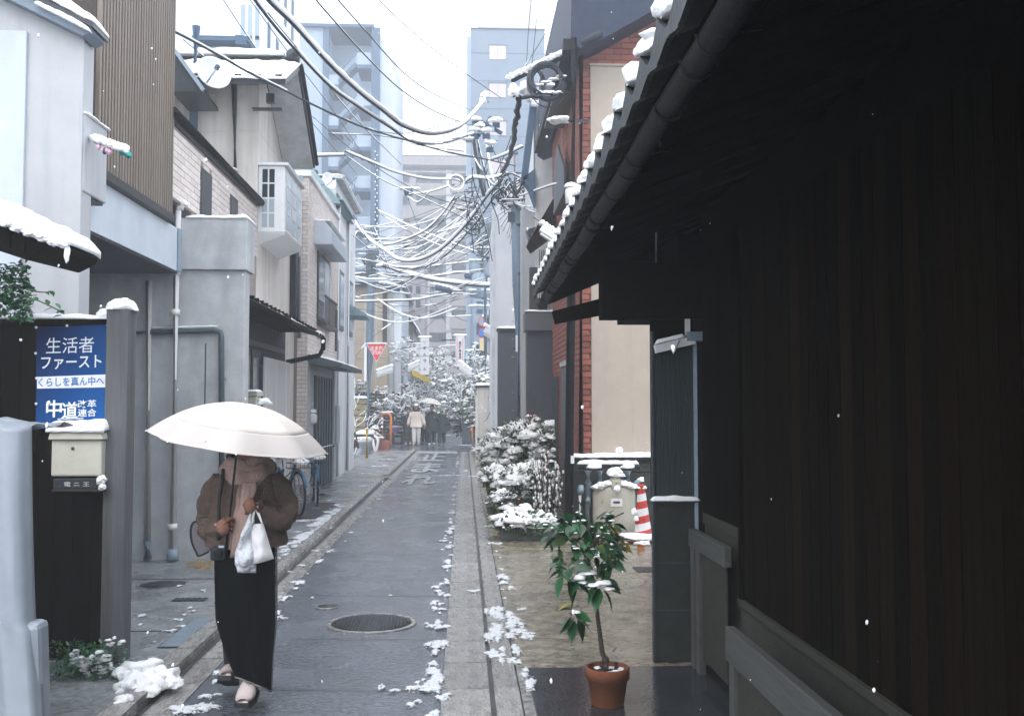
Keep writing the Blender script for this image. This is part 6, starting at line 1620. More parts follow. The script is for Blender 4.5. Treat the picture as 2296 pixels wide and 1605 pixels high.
cable('snowy cable sagging just below the thickest one', [(540, -50), (570, 0), (635, 82), (734, 189), (803, 240), (872, 285), (927, 319), (992, 322), (1062, 300)], 9, 21, .020, .024, .45)
cable('thin dark cable crossing the white sky left of centre', [(690, -30), (708, 0), (734, 31), (827, 134), (899, 202), (968, 247), (1033, 275), (1062, 282)], 11, 24, .013, .007, .35)
cable('dark cable crossing the sky to the tiled tower', [(740, -25), (757, 0), (827, 79), (906, 165), (975, 213), (1054, 247)], 12, 26, .013, .006, .4)
cable('thinnest cable high in the white sky', [(820, -40), (848, 0), (940, 86), (1020, 148), (1047, 168), (1122, 220)], 14, 22, .008)
cable('cable with patchy snow from the slatted house over the satellite dish', [(377, 65), (432, 93), (494, 127), (559, 164), (635, 202), (676, 223), (762, 264), (826, 290), (913, 316), (1009, 343), (1085, 357), (1155, 372)], 11, 22, .018, .014, .55)
cable('snowy cable starting at the end of the horizontal snowy bar', [(772, 340), (837, 367), (889, 388), (957, 402), (1020, 404), (1040, 414)], 22, 30, .024, .045)
cable('horizontal snowy bar over the tiled annex roof', [(692, 352), (735, 350), (772, 349)], 19, 22, .03, .03)
cable('sagging snowy cable from the left pole rising to the wound right pole', [(770, 462), (790, 492), (825, 535), (866, 565), (893, 583), (929, 586), (967, 573), (1004, 547), (1050, 498), (1097, 434), (1130, 400)], 36, 23, .032, .05, .3)
cable('lower branch of the sagging cable with bare stretches', [(840, 560), (866, 590), (904, 603), (954, 598), (1004, 568), (1067, 500), (1109, 442), (1140, 430)], 38, 23, .028, .03, .75)
cable('pair of snowy wires curving up beneath the round snowy reel', [(858, 550), (883, 547), (916, 535), (954, 517), (991, 482), (1019, 442)], 34, 30, .03, .05, .2)
cable('second curving snowy wire beneath the round snowy reel', [(862, 562), (890, 560), (925, 546), (960, 525), (995, 492), (1024, 446)], 34, 30, .025, .035, .45)
cable('straight snowy wire running down right from the riser mast', [(846, 472), (929, 512), (1004, 542), (1072, 567)], 36, 30, .022, .035, .2)
cable('second straight snowy wire under the first from the riser mast', [(846, 477), (929, 526), (1004, 558), (1050, 572)], 36, 30, .018, .028, .45)
cable('level snowy wire in front of the tan house', [(753, 678), (828, 676), (929, 673), (979, 664), (1040, 660), (1105, 676)], 36, 40, .04, .05, .15)
cable('heavy band of snow laden cable at pole height', [(841, 594), (870, 600), (904, 612), (967, 628), (1029, 637), (1105, 643)], 40, 38, .09, .11)
cable('upper snowy line above the heavy band', [(778, 600), (853, 597), (930, 600), (1055, 588)], 40, 40, .03, .05, .35)
cable('crossing snowy line with dark stretches under it', [(773, 618), (825, 614), (904, 620), (960, 622), (1029, 612), (1105, 612)], 40, 40, .05, .06, .3)
cable('snowy line left of the pole below the dark sleeve', [(770, 636), (800, 638), (828, 636)], 40, 40, .03, .05)
cable('snowy twig like wire rising to the round reel', [(909, 437), (960, 432), (1019, 414)], 30, 29, .02, .04, .2)
cable('snowy wire forming the lower side of the small wire triangle', [(911, 440), (937, 454), (962, 432)], 30, 29, .018, .028, .2)
cable('slanting wire from the triangle down past the flats', [(915, 446), (940, 520), (965, 610), (972, 660)], 30, 42, .014, .016, .6)
cable('stub of snow covered cable above the left pole', [(770, 455), (775, 472), (784, 487)], 36, 36, .03, .07)
cable('short snowy wires leaning onto the left pole from the right', [(837, 508), (850, 540), (862, 575), (872, 600)], 38, 39, .025, .04, .3)
cable('short snowy wires leaning onto the left pole, further left', [(833, 512), (842, 548), (856, 585), (868, 612)], 38, 39, .02, .03, .5)
cable('snowy wire from the left roof to the pole head', [(790, 560), (800, 520), (825, 535)], 36, 38, .02, .035, .4)
cable('thick vertical bundle at the centre right against the tower', [(1060, 300), (1066, 345), (1075, 400), (1085, 440)], 24, 24, .06, .03, .6)
cable('dark bundle hanging beside the thick vertical one', [(1068, 305), (1078, 350), (1092, 405), (1100, 430)], 24, 24, .03, .02, .4)
cable('snowy string hanging down through the tower windows', [(1085, 290), (1092, 335), (1101, 385), (1108, 410)], 24, 23, .015, .028, .25)
cable('snow covered cable from the centre to the wound pole', [(1045, 408), (1060, 400), (1090, 402), (1118, 398), (1140, 392)], 24, 22.6, .025, .045)
cable('snowy wire sloping up to the white house', [(1100, 360), (1140, 345), (1172, 330)], 22, 20, .02, .035, .3)
cable('wire from the wound pole to the brick house', [(1165, 440), (1190, 432), (1225, 420), (1255, 412)], 22.4, 15, .014, .018, .3)
cable('dark cable crossing the gap left of the wound pole', [(1060, 350), (1085, 392), (1110, 420), (1130, 432)], 24, 22.6, .02, .018, .5)
# thin service wires
thin = [((411, 90), (480, 150), (560, 235), (640, 330), (690, 420)), ((560, 0), (640, 110), (740, 240), (830, 372)), ((500, 0), (560, 90), (640, 200), (720, 300), (800, 390)), ((600, 30), (700, 150), (800, 270), (900, 370)),
        ((470, 245), (540, 280), (620, 318), (700, 350)), ((385, 235), (430, 250), (500, 300), (560, 325)), ((640, 365), (700, 440), (760, 500), (828, 560)), ((690, 360), (740, 420), (790, 480), (828, 545)),
        ((900, 318), (960, 330), (1040, 340)), ((770, 345), (850, 400), (960, 450), (1060, 500)), ((700, 262), (820, 360), (950, 435), (1070, 470)), ((820, 290), (900, 300), (1000, 280), (1048, 262)), ((735, 300), (850, 305), (960, 320), (1050, 305)),
        ((1225, 250), (1232, 300), (1240, 350)), ((1140, 600), (1150, 540), (1157, 465)), ((1170, 160), (1220, 80), (1262, 0)), ((1190, 0), (1183, 90), (1180, 150)), ((1208, 0), (1198, 90), (1192, 150)), ((770, 840), (830, 760), (920, 700)),
        ((985, 880), (1010, 860), (1040, 845)), ((900, 770), (960, 765), (1030, 762)), ((905, 785), (970, 778), (1025, 775)), ((900, 800), (970, 798), (1030, 795)), ((950, 740), (1000, 690), (1035, 650)), ((880, 706), (960, 712), (1060, 708)), ((960, 668), (985, 700), (1000, 725)), ((1000, 690), (1025, 712), (1045, 720))]
thin_l = ['over the tiled house roof edge', 'from the top edge down past the cream gable', 'from the top left across the white building', 'crossing the stair building diagonally', 'in front of the cream house wall', 'beside the dark gable of the cream house', 'from the bay window roof to the left pole', 'from the cream gable down to the left pole', 'level with the end of the thickest cable', 'sloping across the riser mast', 'crossing the stair landings', 'rising to the snowy bracket', 'just under the thick cables in the sky', 'hanging down from the brick house arm', 'climbing to the wound pole', 'rising steeply right of the tower', 'running up the left face of the tower', 'running up the right part of the tower', 'near the arrow sign rising right', 'below the white signs at the lane end', 'at the top of the tall white sign', 'just below the top of the tall white sign', 'through the middle of the tall white sign', 'slanting up before the flats', 'level above the tall white sign', 'short slanting piece below the level snowy wire', 'slanting to the far right pole']
for i, q in enumerate(thin):
    d = 14 if q[0][1] < 100 and q[0][0] < 700 else 26 if q[0][1] < 600 else 42
    cable('thin service wire ' + thin_l[i], list(q), d, max(d, 24) if d < 40 else 44, .007 if d < 20 else .011 if d < 40 else .018, .0 if i % 3 else (.012 if d < 40 else .04), .5, k=5)
# strands between the two poles: many thin lines, most with snow on them
random.seed(55)
ends = ['toward the stop sign pole', 'toward the tan house', 'toward the riser mast', 'toward the white signs', 'toward the flats', 'toward the transformer pole']
for i in range(44):
    x0 = random.uniform(765, 860); y0 = random.uniform(500, 690); x1 = random.uniform(1000, 1108); y1 = y0 + random.uniform(-150, 60); sg = random.uniform(4, 46)
    if y1 < 420: y1 = 420 + random.random() * 60
    d = random.uniform(34, 42)
    _sn = random.choice((.018, .022, .028, .0)); cable(('bare dark', 'lightly dusted', 'snowy', 'thickly snowed')[(0, .018, .022, .028).index(_sn)] + ' strand from ' + ('above the tan house' if y0 < 560 else 'the left pole crossarms' if y0 < 630 else 'the tan house wall') + (', deep,' if sg > 30 else ', slack,' if sg > 15 else ', taut,') + (' rising' if y1 < y0 - 50 else ' falling' if y1 > y0 + 20 else '') + ' to the ' + ('transformers' if x1 > 1075 else 'right flats' if x1 > 1040 else 'middle flats'), [(x0, y0), (x0 + (x1 - x0) * .3, y0 + (y1 - y0) * .3 + sg * .84), (x0 + (x1 - x0) * .6, y0 + (y1 - y0) * .6 + sg * .96), (x1, y1)], d, d * .95, .009, _sn, random.choice((.2, .5, .7)), group='tangle of thin snowy strands', k=5)
for i in range(16):
    x0 = random.uniform(1040, 1150); y0 = random.uniform(300, 470); a = random.uniform(1.0, 2.2); L = random.uniform(50, 150); s_k = i
    cable(('long' if L > 100 else 'short') + ' cable drop hanging ' + ('left of' if x0 < 1080 else 'close beside' if x0 < 1120 else 'against') + ' the wound pole, leaning ' + ('left' if a > 1.75 else 'right' if a < 1.4 else 'straight down') + ('' if y0 > 400 else ', upper'), [(x0, y0), (x0 + math.cos(a) * L * .5 + random.uniform(-8, 8), y0 + math.sin(a) * L * .5), (x0 + math.cos(a) * L, y0 + math.sin(a) * L)], 23.5, 24.5, .012, random.choice((.0, .016, .02)), .6, group='cable drops beside the wound pole', k=5)
# fan of wires leaving the wound pole
fan_l = ['the middle transformer', 'the lower transformers', 'the edge of the rendered house', 'the flats balconies', 'the centre of the flats', 'the splice sleeves', 'the round reel', 'just below the reel', 'the white house window', 'the pale grille window', 'the foot of the rendered house, steepest', 'the rendered house wall, steep', 'the white house corner']
for i, (x, y) in enumerate(((1062, 590), (1075, 620), (1100, 640), (1055, 545), (1040, 520), (1068, 478), (1062, 455), (1060, 470), (1200, 478), (1215, 500), (1120, 700), (1112, 660), (1190, 465))):
    cable('thin wire fanning from the wound pole toward the ' + ('left' if x < 1150 else 'right') + (', steeply down' if abs(y - 458) > 100 else ', gently down' if abs(y - 458) > 40 else ', almost level') + ' at number %d' % i if False else 'thin wire fanning from the wound pole to ' + fan_l[i], [(1156, 458), ((1156 + x) / 2, (458 + y) / 2 + (4 if x < 1150 else 2)), (x, y)], 22.5, 38 if x < 1150 else 18, .008, 0.012 if i % 4 == 0 else 0, .5, group='wires fanning from the wound pole', k=4)
# dark splice sleeves on the cables
for i, (x0, y0, x1, y1, dd) in enumerate(((975, 643, 1014, 653, 38), (862, 640, 897, 650, 39), (790, 627, 822, 632, 40), (905, 430, 925, 430, 30), (1040, 618, 1075, 620, 40))):
    s = thing('cable_sleeve', 'dark splice sleeve on the cables, ' + ['largest, right of the middle', 'just right of the left pole', 'left of the left pole', 'small one up beside the round reel', 'above the largest one'][i], 'cable sleeve', P(x0, y0, dd), 'dark sleeves on the cables')
    MB().tube([P(x0, y0, dd), P(x0 + 2, y0, dd), P(x1 - 2, y1, dd), P(x1, y1, dd)], [.04, .13, .13, .04], 10).build('sleeve', m_bluedark, s)
    lump(s, [(P(x0 + (x1 - x0) * k / 4, y0 + (y1 - y0) * k / 4 - 6, dd), .22, .10, .06) for k in range(5)], 'snow', i)
# snowy bracket cluster
s = thing('snowy_bracket', 'cluster of snow covered brackets where the thickest cable ends', 'bracket', P(1070, 290, 21.5))
for i, (x, y) in enumerate(((1088, 218), (1066, 272), (1078, 290), (1090, 300), (1100, 285), (1112, 275), (1108, 305), (1062, 300), (1052, 308), (1098, 330))):
    MB().obox(P(x, y + 6, 21.6), .16, .10, .10).build('insulator', m_bluedark if i % 2 else m_steel, s)
lump(s, [(P(1088, 216, 21.5), .10, .08, .10), (P(1083, 228, 21.5), .08, .08, .08)] + [(P(x, y, 21.5), .13, .1, .07) for x, y in ((1066, 268), (1090, 294), (1112, 270), (1106, 272), (1098, 322), (1062, 292), (1048, 312), (1075, 283))])
MB().bar(P(1058, 262, 21.7), P(1125, 300, 21.7), .07, .07).build('crossarm', m_bluedark, s); MB().bar(P(1100, 262, 21.7), P(1068, 312, 21.7), .06, .06).build('strut', m_bluedark, s)
# round reel of cable
s = thing('cable_reel', 'round loop of snow covered cable hanging at the centre', 'cable coil', P(1022, 408, 29))
for i in range(4): c = P(1022, 409, 29 - .1 * i); MB().tube([c + Vector((math.cos(k * .4) * (.17 + .02 * i), 0, math.sin(k * .4) * (.16 + .02 * i))) for k in range(17)], .03, 6, cap=False).build('loop', m_snow if i % 2 else m_cable, s)
random.seed(31)
for i in range(60):
    c = P(random.gauss(1045, 20), random.gauss(440, 22), random.uniform(29, 30)); a = random.uniform(-.6, .6); l = random.uniform(.08, .4)
    if i < 34: MB().tube([c, c + Vector((math.cos(a) * l, 0, math.sin(a) * l))], .02, 5).build('twig_wire', m_cable if i % 3 else m_snow, s)
# transformer group far right
s = thing('utility_pole', 'far right utility pole with grey transformers and snowy crossarms', 'utility pole', G(1088, 1000))
MB().tube([P(1090, 1000, 39), P(1088, 540, 39)], [.17, .13], 12).build('shaft', m_polegrey, s)
for x, y, w_, h_ in ((1074, 640, .30, 1.0), (1098, 590, .32, 1.1), (1066, 590, .26, .9), (1100, 520, .25, .7)): MB().lathe([(w_ * .8, -h_ / 2), (w_, -h_ / 2 + .05), (w_, h_ / 2 - .05), (w_ * .7, h_ / 2)], P(x, y, 39), 14).build('transformer', m_bluepanel if x % 4 else m_greenmetal, s)
for y in (560, 588, 655, 690): MB().bar(P(1058, y, 38.8), P(1106, y + 2, 38.8), .09, .09).build('crossarm', m_steel, s); lump(s, [(P(1060 + 9 * k, y - 4, 38.8), .18, .09, .07) for k in range(6)], 'crossarm_snow', y)
wound(s, P(1080, 560, 38.8), .45, 10, th=.03, seed=17); wound(s, P(1062, 500, 30), .35, 10, th=.02, seed=19)
# ------------------------------------------------------------------ TREES AND PLANTS
def snowy_tree(label, base, height, spread, Y, seed, depth=5, r0=.09, lean=(0, 0), snow=.03, leafy=0.0, cat='tree', trunk=.3, twigs=3, group=None, up=.55, name='snowy_tree', clump=.5):
    random.seed(seed)
    t = thing(name, label, cat, base, group)
    tr, cr, sn, lf = MB(), MB(), MB(), MB()
    def branch(p, d, L, r, lev):
        n = 4 if lev < 2 else 3; pts = [p]; dd = d.copy()
        for i in range(n):
            dd = (dd + Vector((random.gauss(0, .22), random.gauss(0, .22), random.gauss(0, .14)))).normalized(); pts.append(pts[-1] + dd * L / n)
        rs = [max(.004, r * (1 - .45 * i / n)) for i in range(n + 1)]
        (tr if lev < 2 else cr).tube(pts, rs, 7 if lev < 2 else 4)
        if lev > 0 and abs(dd.z) < .93 or lev > 2:
            ths = [max(snow * .35, min(snow, rs[i] * 1.6 + .01)) * random.uniform(.7, 1.2) for i in range(n + 1)]
            q = [pts[i] + Vector((0, 0, rs[i] + ths[i] * .4)) for i in range(n + 1)]; ths[-1] *= .6
            sn.tube(q, ths, 5)
        if lev >= depth:
            if random.random() < clump: sn.blob(pts[-1] + Vector((0, 0, snow * .4)), snow * random.uniform(1.3, 2.8), snow * random.uniform(1.3, 2.8), snow * random.uniform(.8, 1.4), .4, random.random() * 99, .2, 0)
            if leafy and random.random() < leafy:
                for _ in range(3):
                    c = pts[-1] + Vector((random.gauss(0, 1), random.gauss(0, 1), random.gauss(0, .6) - .5)) * snow * 2; s = snow * 1.5
                    a = Vector((random.uniform(-1, 1), random.uniform(-1, 1), random.uniform(-.5, .5))).normalized(); b = a.cross(Vector((random.random(), random.random(), 1))).normalized()
                    lf.quad(c - a * s, c - b * s * .5, c + a * s, c + b * s * .5)
            return
        k = twigs if lev else twigs + 1
        for i in range(k):
            t_ = .35 + .65 * (i + random.random()) / k; j = min(n - 1, int(t_ * n)); s = pts[j].lerp(pts[j + 1], t_ * n - j if t_ * n - j <= 1 else 1)
            a = random.uniform(0, 6.28); sp = random.uniform(.5, 1.1)
            x, y = basis(dd); nd = (dd * .8 + (x * math.cos(a) + y * math.sin(a)) * sp * spread + Vector((0, 0, (up - .5) * .8))).normalized()
            branch(s, nd, L * random.uniform(.55, .78), rs[j] * .62, lev + 1)
        branch(pts[-1], dd, L * .7, rs[-1], lev + 1)
    branch(Vector(base), Vector((lean[0], lean[1], 1)).normalized(), height * trunk, r0, 0)
    tr.build('trunk', m_tree, t); cr.build('crown', m_tree, t)
    if lf.v: lf.build('leaves', m_bushleaf, t)
    sn.build('snow', m_snow, t)
    return t
def gp(px, Y): q = P(px, 1000, Y); return Vector((q.x, Y, 0))
snowy_tree('tall snow covered tree rising right of the stop sign pole', gp(868, 46), 6.6, .85, 46, 3, 5, .13, snow=.050, leafy=.45, twigs=3)
snowy_tree('snow covered garden tree with a curved leaning trunk beside the black fence', gp(872, 44), 4.8, 1.0, 44, 8, 5, .10, (.25, 0), snow=.045, leafy=.35)
snowy_tree('bushy snow covered tree behind the blue and white arrow sign', gp(800, 47), 4.6, 1.1, 47, 14, 5, .09, snow=.05, leafy=.35)
snowy_tree('snow covered tree arching over the lane before the flats', gp(985, 66), 6.2, 1.0, 66, 21, 5, .12, (.1, 0), snow=.055, leafy=.05)
snowy_tree('snow covered tree at the right end of the lane', gp(1030, 72), 6.4, 1.0, 72, 25, 5, .12, (-.1, 0), snow=.055, leafy=.05)
snowy_tree('snow covered tree between the tall white sign and the tan house', gp(925, 58), 6.6, .9, 58, 33, 5, .12, snow=.055, leafy=.1)
snowy_tree('snowy evergreen overhanging the white garden wall on the right', gp(1090, 38.5), 5.1, 1.15, 38.5, 41, 5, .10, (-.12, 0), snow=.05, leafy=.9)
snowy_tree('dark leaved shrub hanging over the lane beside the gate pillar', gp(1056, 44.5), 2.9, .9, 44.5, 44, 4, .08, (-.1, 0), snow=.05, leafy=1.0, clump=.6, twigs=4)
snowy_tree('small tree with red tinged snowy leaves on top of the white garden wall', Vector((P(1105, 868, 33).x, 33, P(1105, 868, 33).z - .3)), 1.5, 1.2, 33, 47, 4, .05, snow=.045, leafy=.8, trunk=.25, clump=.8, twigs=4)
g = potted_tree[1]; snowy_tree('small bare tree with snowy twigs growing from the white pot', g + Vector((0, 0, .45)), 1.0, 1.1, 33, 51, 2, .014, snow=.016, trunk=.5, clump=.8, name='potted_bare_tree')
snowy_tree('slim palm like stem with drooping leaves behind the white sign post', gp(789, 37), 1.9, .35, 37, 54, 2, .022, snow=.010, leafy=1, trunk=.8, clump=.1)
# leafless red sprig against the dark wall
snowy_tree('thin sprig with a few red leaves in front of the dark garden wall', Vector((P(1085, 945, 30).x, 30, P(1085, 945, 30).z)), .9, 1.3, 30, 61, 2, .012, (1.6, 0), snow=.008, trunk=.5, clump=.0, name='red_sprig', cat='plant')

LEAF = None
def leaf_mesh(mat, nm):
    mb = MB(); n = 6; prof = [0, .46, .58, .54, .38, .17, 0]; vs = []; 
    for i in range(n + 1):
        y = i / n; w = prof[i] * .52; z = -.12 * y * y + .02
        vs += [(-w, y, z + w * .22), (0, y, z - .01), (w, y, z + w * .22)]
    fs = [];
    for i in range(n): a = i * 3; fs += [(a, a + 1, a + 4, a + 3), (a + 1, a + 2, a + 5, a + 4)]
    me = bpy.data.meshes.new(nm); me.from_pydata(vs, [], fs); me.materials.append(mat); me.polygons.foreach_set('use_smooth', [True] * len(fs)); me.update(); return me
lm = leaf_mesh(m_leaf, 'leaf_green'); lmy = leaf_mesh(m_leafy, 'leaf_yellow'); lmd = leaf_mesh(M('leaf_with_brown', (.06, .10, .035), .4, .4, 30, .1, rnd=.4), 'leaf_mid')
def put_leaf(parent, pos, d, size, mesh, roll=0, name='leaf'):
    o = bpy.data.objects.new(name, mesh); COL.objects.link(o); o.parent = parent
    d = d.normalized(); x = d.cross(Vector((0, 0, 1)));
    if x.length < .05: x = Vector((1, 0, 0))
    x.normalize(); z = x.cross(d); m3 = Matrix((x, d, z)).transposed() @ Matrix.Rotation(roll, 3, 'Y')
    m4 = m3.to_4x4(); m4.translation = Vector(pos) - ORG.get(parent.name, Vector((0, 0, 0))); o.matrix_local = m4 @ Matrix.Scale(size, 4)
    return o
# potted camellia in the foreground
random.seed(77)
DP = 5.6
g = G(1362, 1577); g.y = DP + .06; g.x = P(1362, 1577, DP).x
t = thing('potted_camellia', 'small glossy leaved tree in a terracotta pot on the wet stone slab', 'potted plant', (g.x, DP, .018))
s_ = DP / F
pb = P(1362, 1578, DP); pt = P(1361, 1493, DP); r1 = 49 * s_; r0 = 36 * s_; H = pt.z - .018
base = Vector((pb.x, DP, .018))
MB().lathe([(r0 * .95, 0), (r0, .006), (r1 * .90, H * .70), (r1 * .99, H * .70), (r1 * 1.0, H * .98), (r1 * .97, H), (r1 * .88, H), (r1 * .86, H * .86), (0, H * .86)], base, 36).build('pot', m_terracotta, t)
MB().lathe([(r1 * .86, H * .87), (r1 * .5, H * .885), (0, H * .89)], base, 24).build('soil', m_soil, t)
lump(t, [(base + Vector((.05, -.03, H * .9)), .03, .02, .010), (base + Vector((.075, .01, H * .9)), .025, .03, .010), (base + Vector((.0, -.06, H * .9)), .03, .015, .008), (base + Vector((-.05, .05, H * .9)), .02, .02, .008), (base + Vector((.02, .05, H * .9)), .03, .02, .008)], 'pot_snow')
MB().obox(base + Vector((.045, -.02, H * .92)), .02, .004, .09).build('name_tag', m_soil, t)
tp = catmull([P(1358, 1500, DP), P(1357, 1478, DP), P(1350, 1462, DP), P(1345, 1425, DP), P(1339, 1380, DP), P(1333, 1330, DP), P(1326, 1290, DP), P(1318, 1255, DP), P(1316, 1225, DP), P(1322, 1190, DP)], 6)
MB().tube(tp, [.0165 - .009 * i / len(tp) + (.006 if 4 < i < 8 else 0) for i in range(len(tp))], 10).build('trunk', m_bark, t)
twig = []
def tw(pts, r=.006, name='branch'):
    q = catmull([P(x, y, DP + dz) for x, y, dz in pts], 5); MB().tube(q, [r * (1 - .5 * i / len(q)) for i in range(len(q))], 7).build(name, m_bark, t); twig.append(q); return q
b1 = tw([(1318, 1252, 0), (1330, 1240, -.03), (1341, 1228, -.03), (1341, 1215, -.04)], .006)
tw([(1330, 1298, 0), (1312, 1275, -.03), (1305, 1262, -.05)], .008)
tw([(1338, 1335, 0), (1318, 1322, -.05), (1288, 1316, -.08), (1262, 1290, -.10), (1252, 1275, -.10)], .004)
tw([(1290, 1316, -.08), (1283, 1345, -.10), (1280, 1380, -.10), (1284, 1400, -.10)], .0035)
for i in range(18):
    a = random.uniform(0, 6.28); e = random.uniform(.1, 1.2); L = random.uniform(.10, .24)
    p0 = tp[-random.randint(1, 14)]; d = Vector((math.cos(a) * math.cos(e), math.sin(a) * math.cos(e) * .8, math.sin(e))); q = catmull([p0, p0 + d * L * .5 + Vector((0, 0, .01)), p0 + d * L], 3); MB().tube(q, .0035, 5).build('branch', m_bark, t); twig.append(q)
cc = P(1312, 1222, DP)
sn = MB()
for i in range(165):
    u = random.uniform(-1, 1); v = random.uniform(-1, 1); w = random.uniform(-1, 1)
    if u * u + v * v + w * w > 1.0: u *= .75; v *= .75; w *= .75
    px = 1312 + u * 90; py = 1216 + v * 72 - (abs(u) > .75) * 10 + (18 if u < -.3 else 0) * (v > .2)
    if px > 1370 and py > 1275: py -= 50
    p = P(px, py, DP + w * .20); out = Vector((u * .9 + random.gauss(0, .55), w * .5 - .35 + random.gauss(0, .35), -.22 - .5 * max(0, v) + random.gauss(0, .45) + (.5 if v < -.6 else 0)))
    sz = random.uniform(.060, .112); put_leaf(t, p, out, sz, lm if random.random() < .93 else (lmd if random.random() < .8 else lmy), random.gauss(0, .5))
    if v < .2 and random.random() < .34: q = p + out.normalized() * sz * .4; sn.blob(q + Vector((0, 0, .006)), random.uniform(.008, .022), random.uniform(.008, .02), .007, .4, i, .2, 1)
for (x, y, dx, dz, sz, m) in ((1262, 1292, -.4, -1, .11, lm), (1275, 1298, .2, -1, .12, lm), (1290, 1305, .8, -.6, .10, lm), (1300, 1310, 1, .1, .09, lm), (1272, 1278, -1, .35, .07, lm), (1300, 1300, -.6, -.8, .09, lm), (1284, 1352, -1, -.3, .085, lmy), (1284, 1368, -1, .15, .09, lm), (1288, 1375, 1, -.4, .09, lm),
                         (1286, 1388, -.9, -.7, .10, lm), (1290, 1392, -.3, -1, .11, lm), (1294, 1388, .3, -1, .11, lm), (1298, 1385, .8, -.8, .09, lm), (1280, 1385, -1, -1, .09, lmd), (1345, 1318, -.3, -1, .12, lm), (1352, 1322, .5, -1, .115, lm), (1340, 1310, -.6, -.9, .11, lm), (1356, 1300, .9, -.7, .10, lm), (1335, 1300, -1, -.2, .09, lm),
                         (1325, 1290, 1, -.1, .08, lm), (1310, 1290, -1, -.3, .10, lm), (1305, 1300, .9, -.5, .10, lm), (1342, 1300, 1, -.3, .12, lm)):
    put_leaf(t, P(x, y, DP - .10), Vector((dx, -.25, dz)), sz * 1.18, m, random.gauss(0, .3))
for (x, y, a, b) in ((1318, 1285, .05, .015), (1300, 1296, .03, .03), (1330, 1312, .05, .012), (1352, 1308, .05, .02), (1308, 1306, .025, .012), (1302, 1260, .015, .015), (1292, 1372, .025, .010), (1366, 1320, .03, .012)): sn.blob(P(x, y, DP - .14), a, .03, b, .4, x, .2, 1)
sn.build('snow', m_snow, t)

# the large snowy shrub group
def snowy_bush(label, cx, cy, rx, ry, Y, n_leaf, n_snow, seed, rz=None, potted=None, mat=None, ssize=.07, name='snowy_shrub', group='snow covered shrubs in pots', big=0):
    random.seed(seed); c = P(cx, cy, Y); k = Y / F; rx *= k; ry *= k; dz = rz or rx * .8
    t = thing(name, label, 'shrub', (c.x, Y, .02), group)
    mb = MB(); st = MB()
    for i in range(n_leaf):
        a = random.uniform(0, 6.28); e = math.asin(random.uniform(-1, 1)); q = random.random() ** .4
        p = c + Vector((math.cos(a) * math.cos(e) * rx, math.sin(a) * math.cos(e) * dz, math.sin(e) * ry)) * q * random.uniform(.9, 1.3)
        d = (p - c).normalized() + Vector((random.gauss(0, .5), random.gauss(0, .5), random.gauss(0, .5))); d.normalize(); s = random.uniform(.028, .058)
        x, y = basis(d); mb.add([p, p + d * s + x * s * .45, p + d * s * 2, p + d * s - x * s * .45], [(0, 1, 2, 3)], False)
    mb.build('foliage', mat or m_bushleaf, t)
    for i in range(16): 
        a = random.uniform(0, 6.28); q = c + Vector((math.cos(a) * rx * .8, math.sin(a) * dz * .8, random.uniform(-.3, .9) * ry)); st.tube([Vector((c.x, Y, max(.03, c.z - ry))), (c + q) / 2 + Vector((0, 0, -ry * .3)), q], .008, 5)
    st.build('stem', m_bark, t)
    mb = MB()
    for i in range(int(n_snow * .85)):
        a = random.uniform(0, 6.28); e = math.asin(random.uniform(-.55, 1)); q = random.uniform(.70, 1.02)
        p = c + Vector((math.cos(a) * math.cos(e) * rx, math.sin(a) * math.cos(e) * dz, math.sin(e) * ry)) * q
        s = ssize * 1.15 * random.uniform(.35, 1.0) * (1.5 if random.random() < .12 else 1); mb.blob(p + Vector((0, 0, s * .3)), s * random.uniform(.9, 1.6), s * random.uniform(.8, 1.3), s * random.uniform(.65, 1.0), .38, i + seed, .25, 2 if s > ssize * .6 else 1)
        for _ in range(3): mb.blob(p + Vector((random.gauss(0, 1) * s, random.gauss(0, 1) * s, random.gauss(0, .5) * s)), s * .3, s * .3, s * .22, .4, i, .2, 0)
    mb.build('snow', m_snow, t)
    if potted:
        pm, r, h = potted; zb = .012; MB().lathe([(r * .75, 0), (r * .95, h * .85), (r, h), (r * .9, h), (0, h * .92)], (c.x, Y, zb), 20).build('pot', pm, t)
    return t
snowy_bush('broad snow buried shrub, largest of the row on the right pavement', 1160, 1010, 66, 62, 17.2, 2600, 230, 1, potted=(m_greenmetal, .22, .35), ssize=.085)
snowy_bush('green shrub with patchy snow at the left end of the row', 1110, 1018, 38, 42, 18.6, 1500, 80, 2, potted=(m_greenmetal, .2, .38), ssize=.06)
snowy_bush('pointed shrub with pinkish red tips rising above the others', 1190, 968, 24, 34, 17.8, 700, 55, 3, mat=m_redleaf, ssize=.055)
snowy_bush('leafy shrub at the right side against the brick corner', 1232, 1005, 34, 52, 17.0, 1400, 110, 4, ssize=.06)
snowy_bush('mid green plant with large rounded snow caps in the middle of the row', 1160, 1082, 52, 34, 15.2, 1500, 40, 5, potted=(m_terracotta, .24, .30), ssize=.13)
snowy_bush('low snowy plant in the dark pot behind the long planter', 1215, 1095, 42, 44, 14.6, 1300, 90, 6, potted=(m_darkgrey, .2, .3), ssize=.06)
snowy_bush('white snow laden plant nearest the gutter on the right', 1112, 1072, 32, 26, 15.6, 700, 60, 7, potted=(m_potgreen, .18, .22), ssize=.07)
snowy_bush('dark green plant with a snow cap at the left of the long planter', 1128, 1130, 26, 26, 13.6, 700, 26, 8, potted=(m_terracotta, .15, .24), ssize=.07)
snowy_bush('trailing plant heaped with snow along the long stone planter', 1176, 1172, 66, 20, 12.5, 1500, 105, 9, ssize=.07, rz=.16)
t = thing('stone_planter', 'long dark stone planter at the front of the snowy shrubs', 'planter', G(1178, 1208))
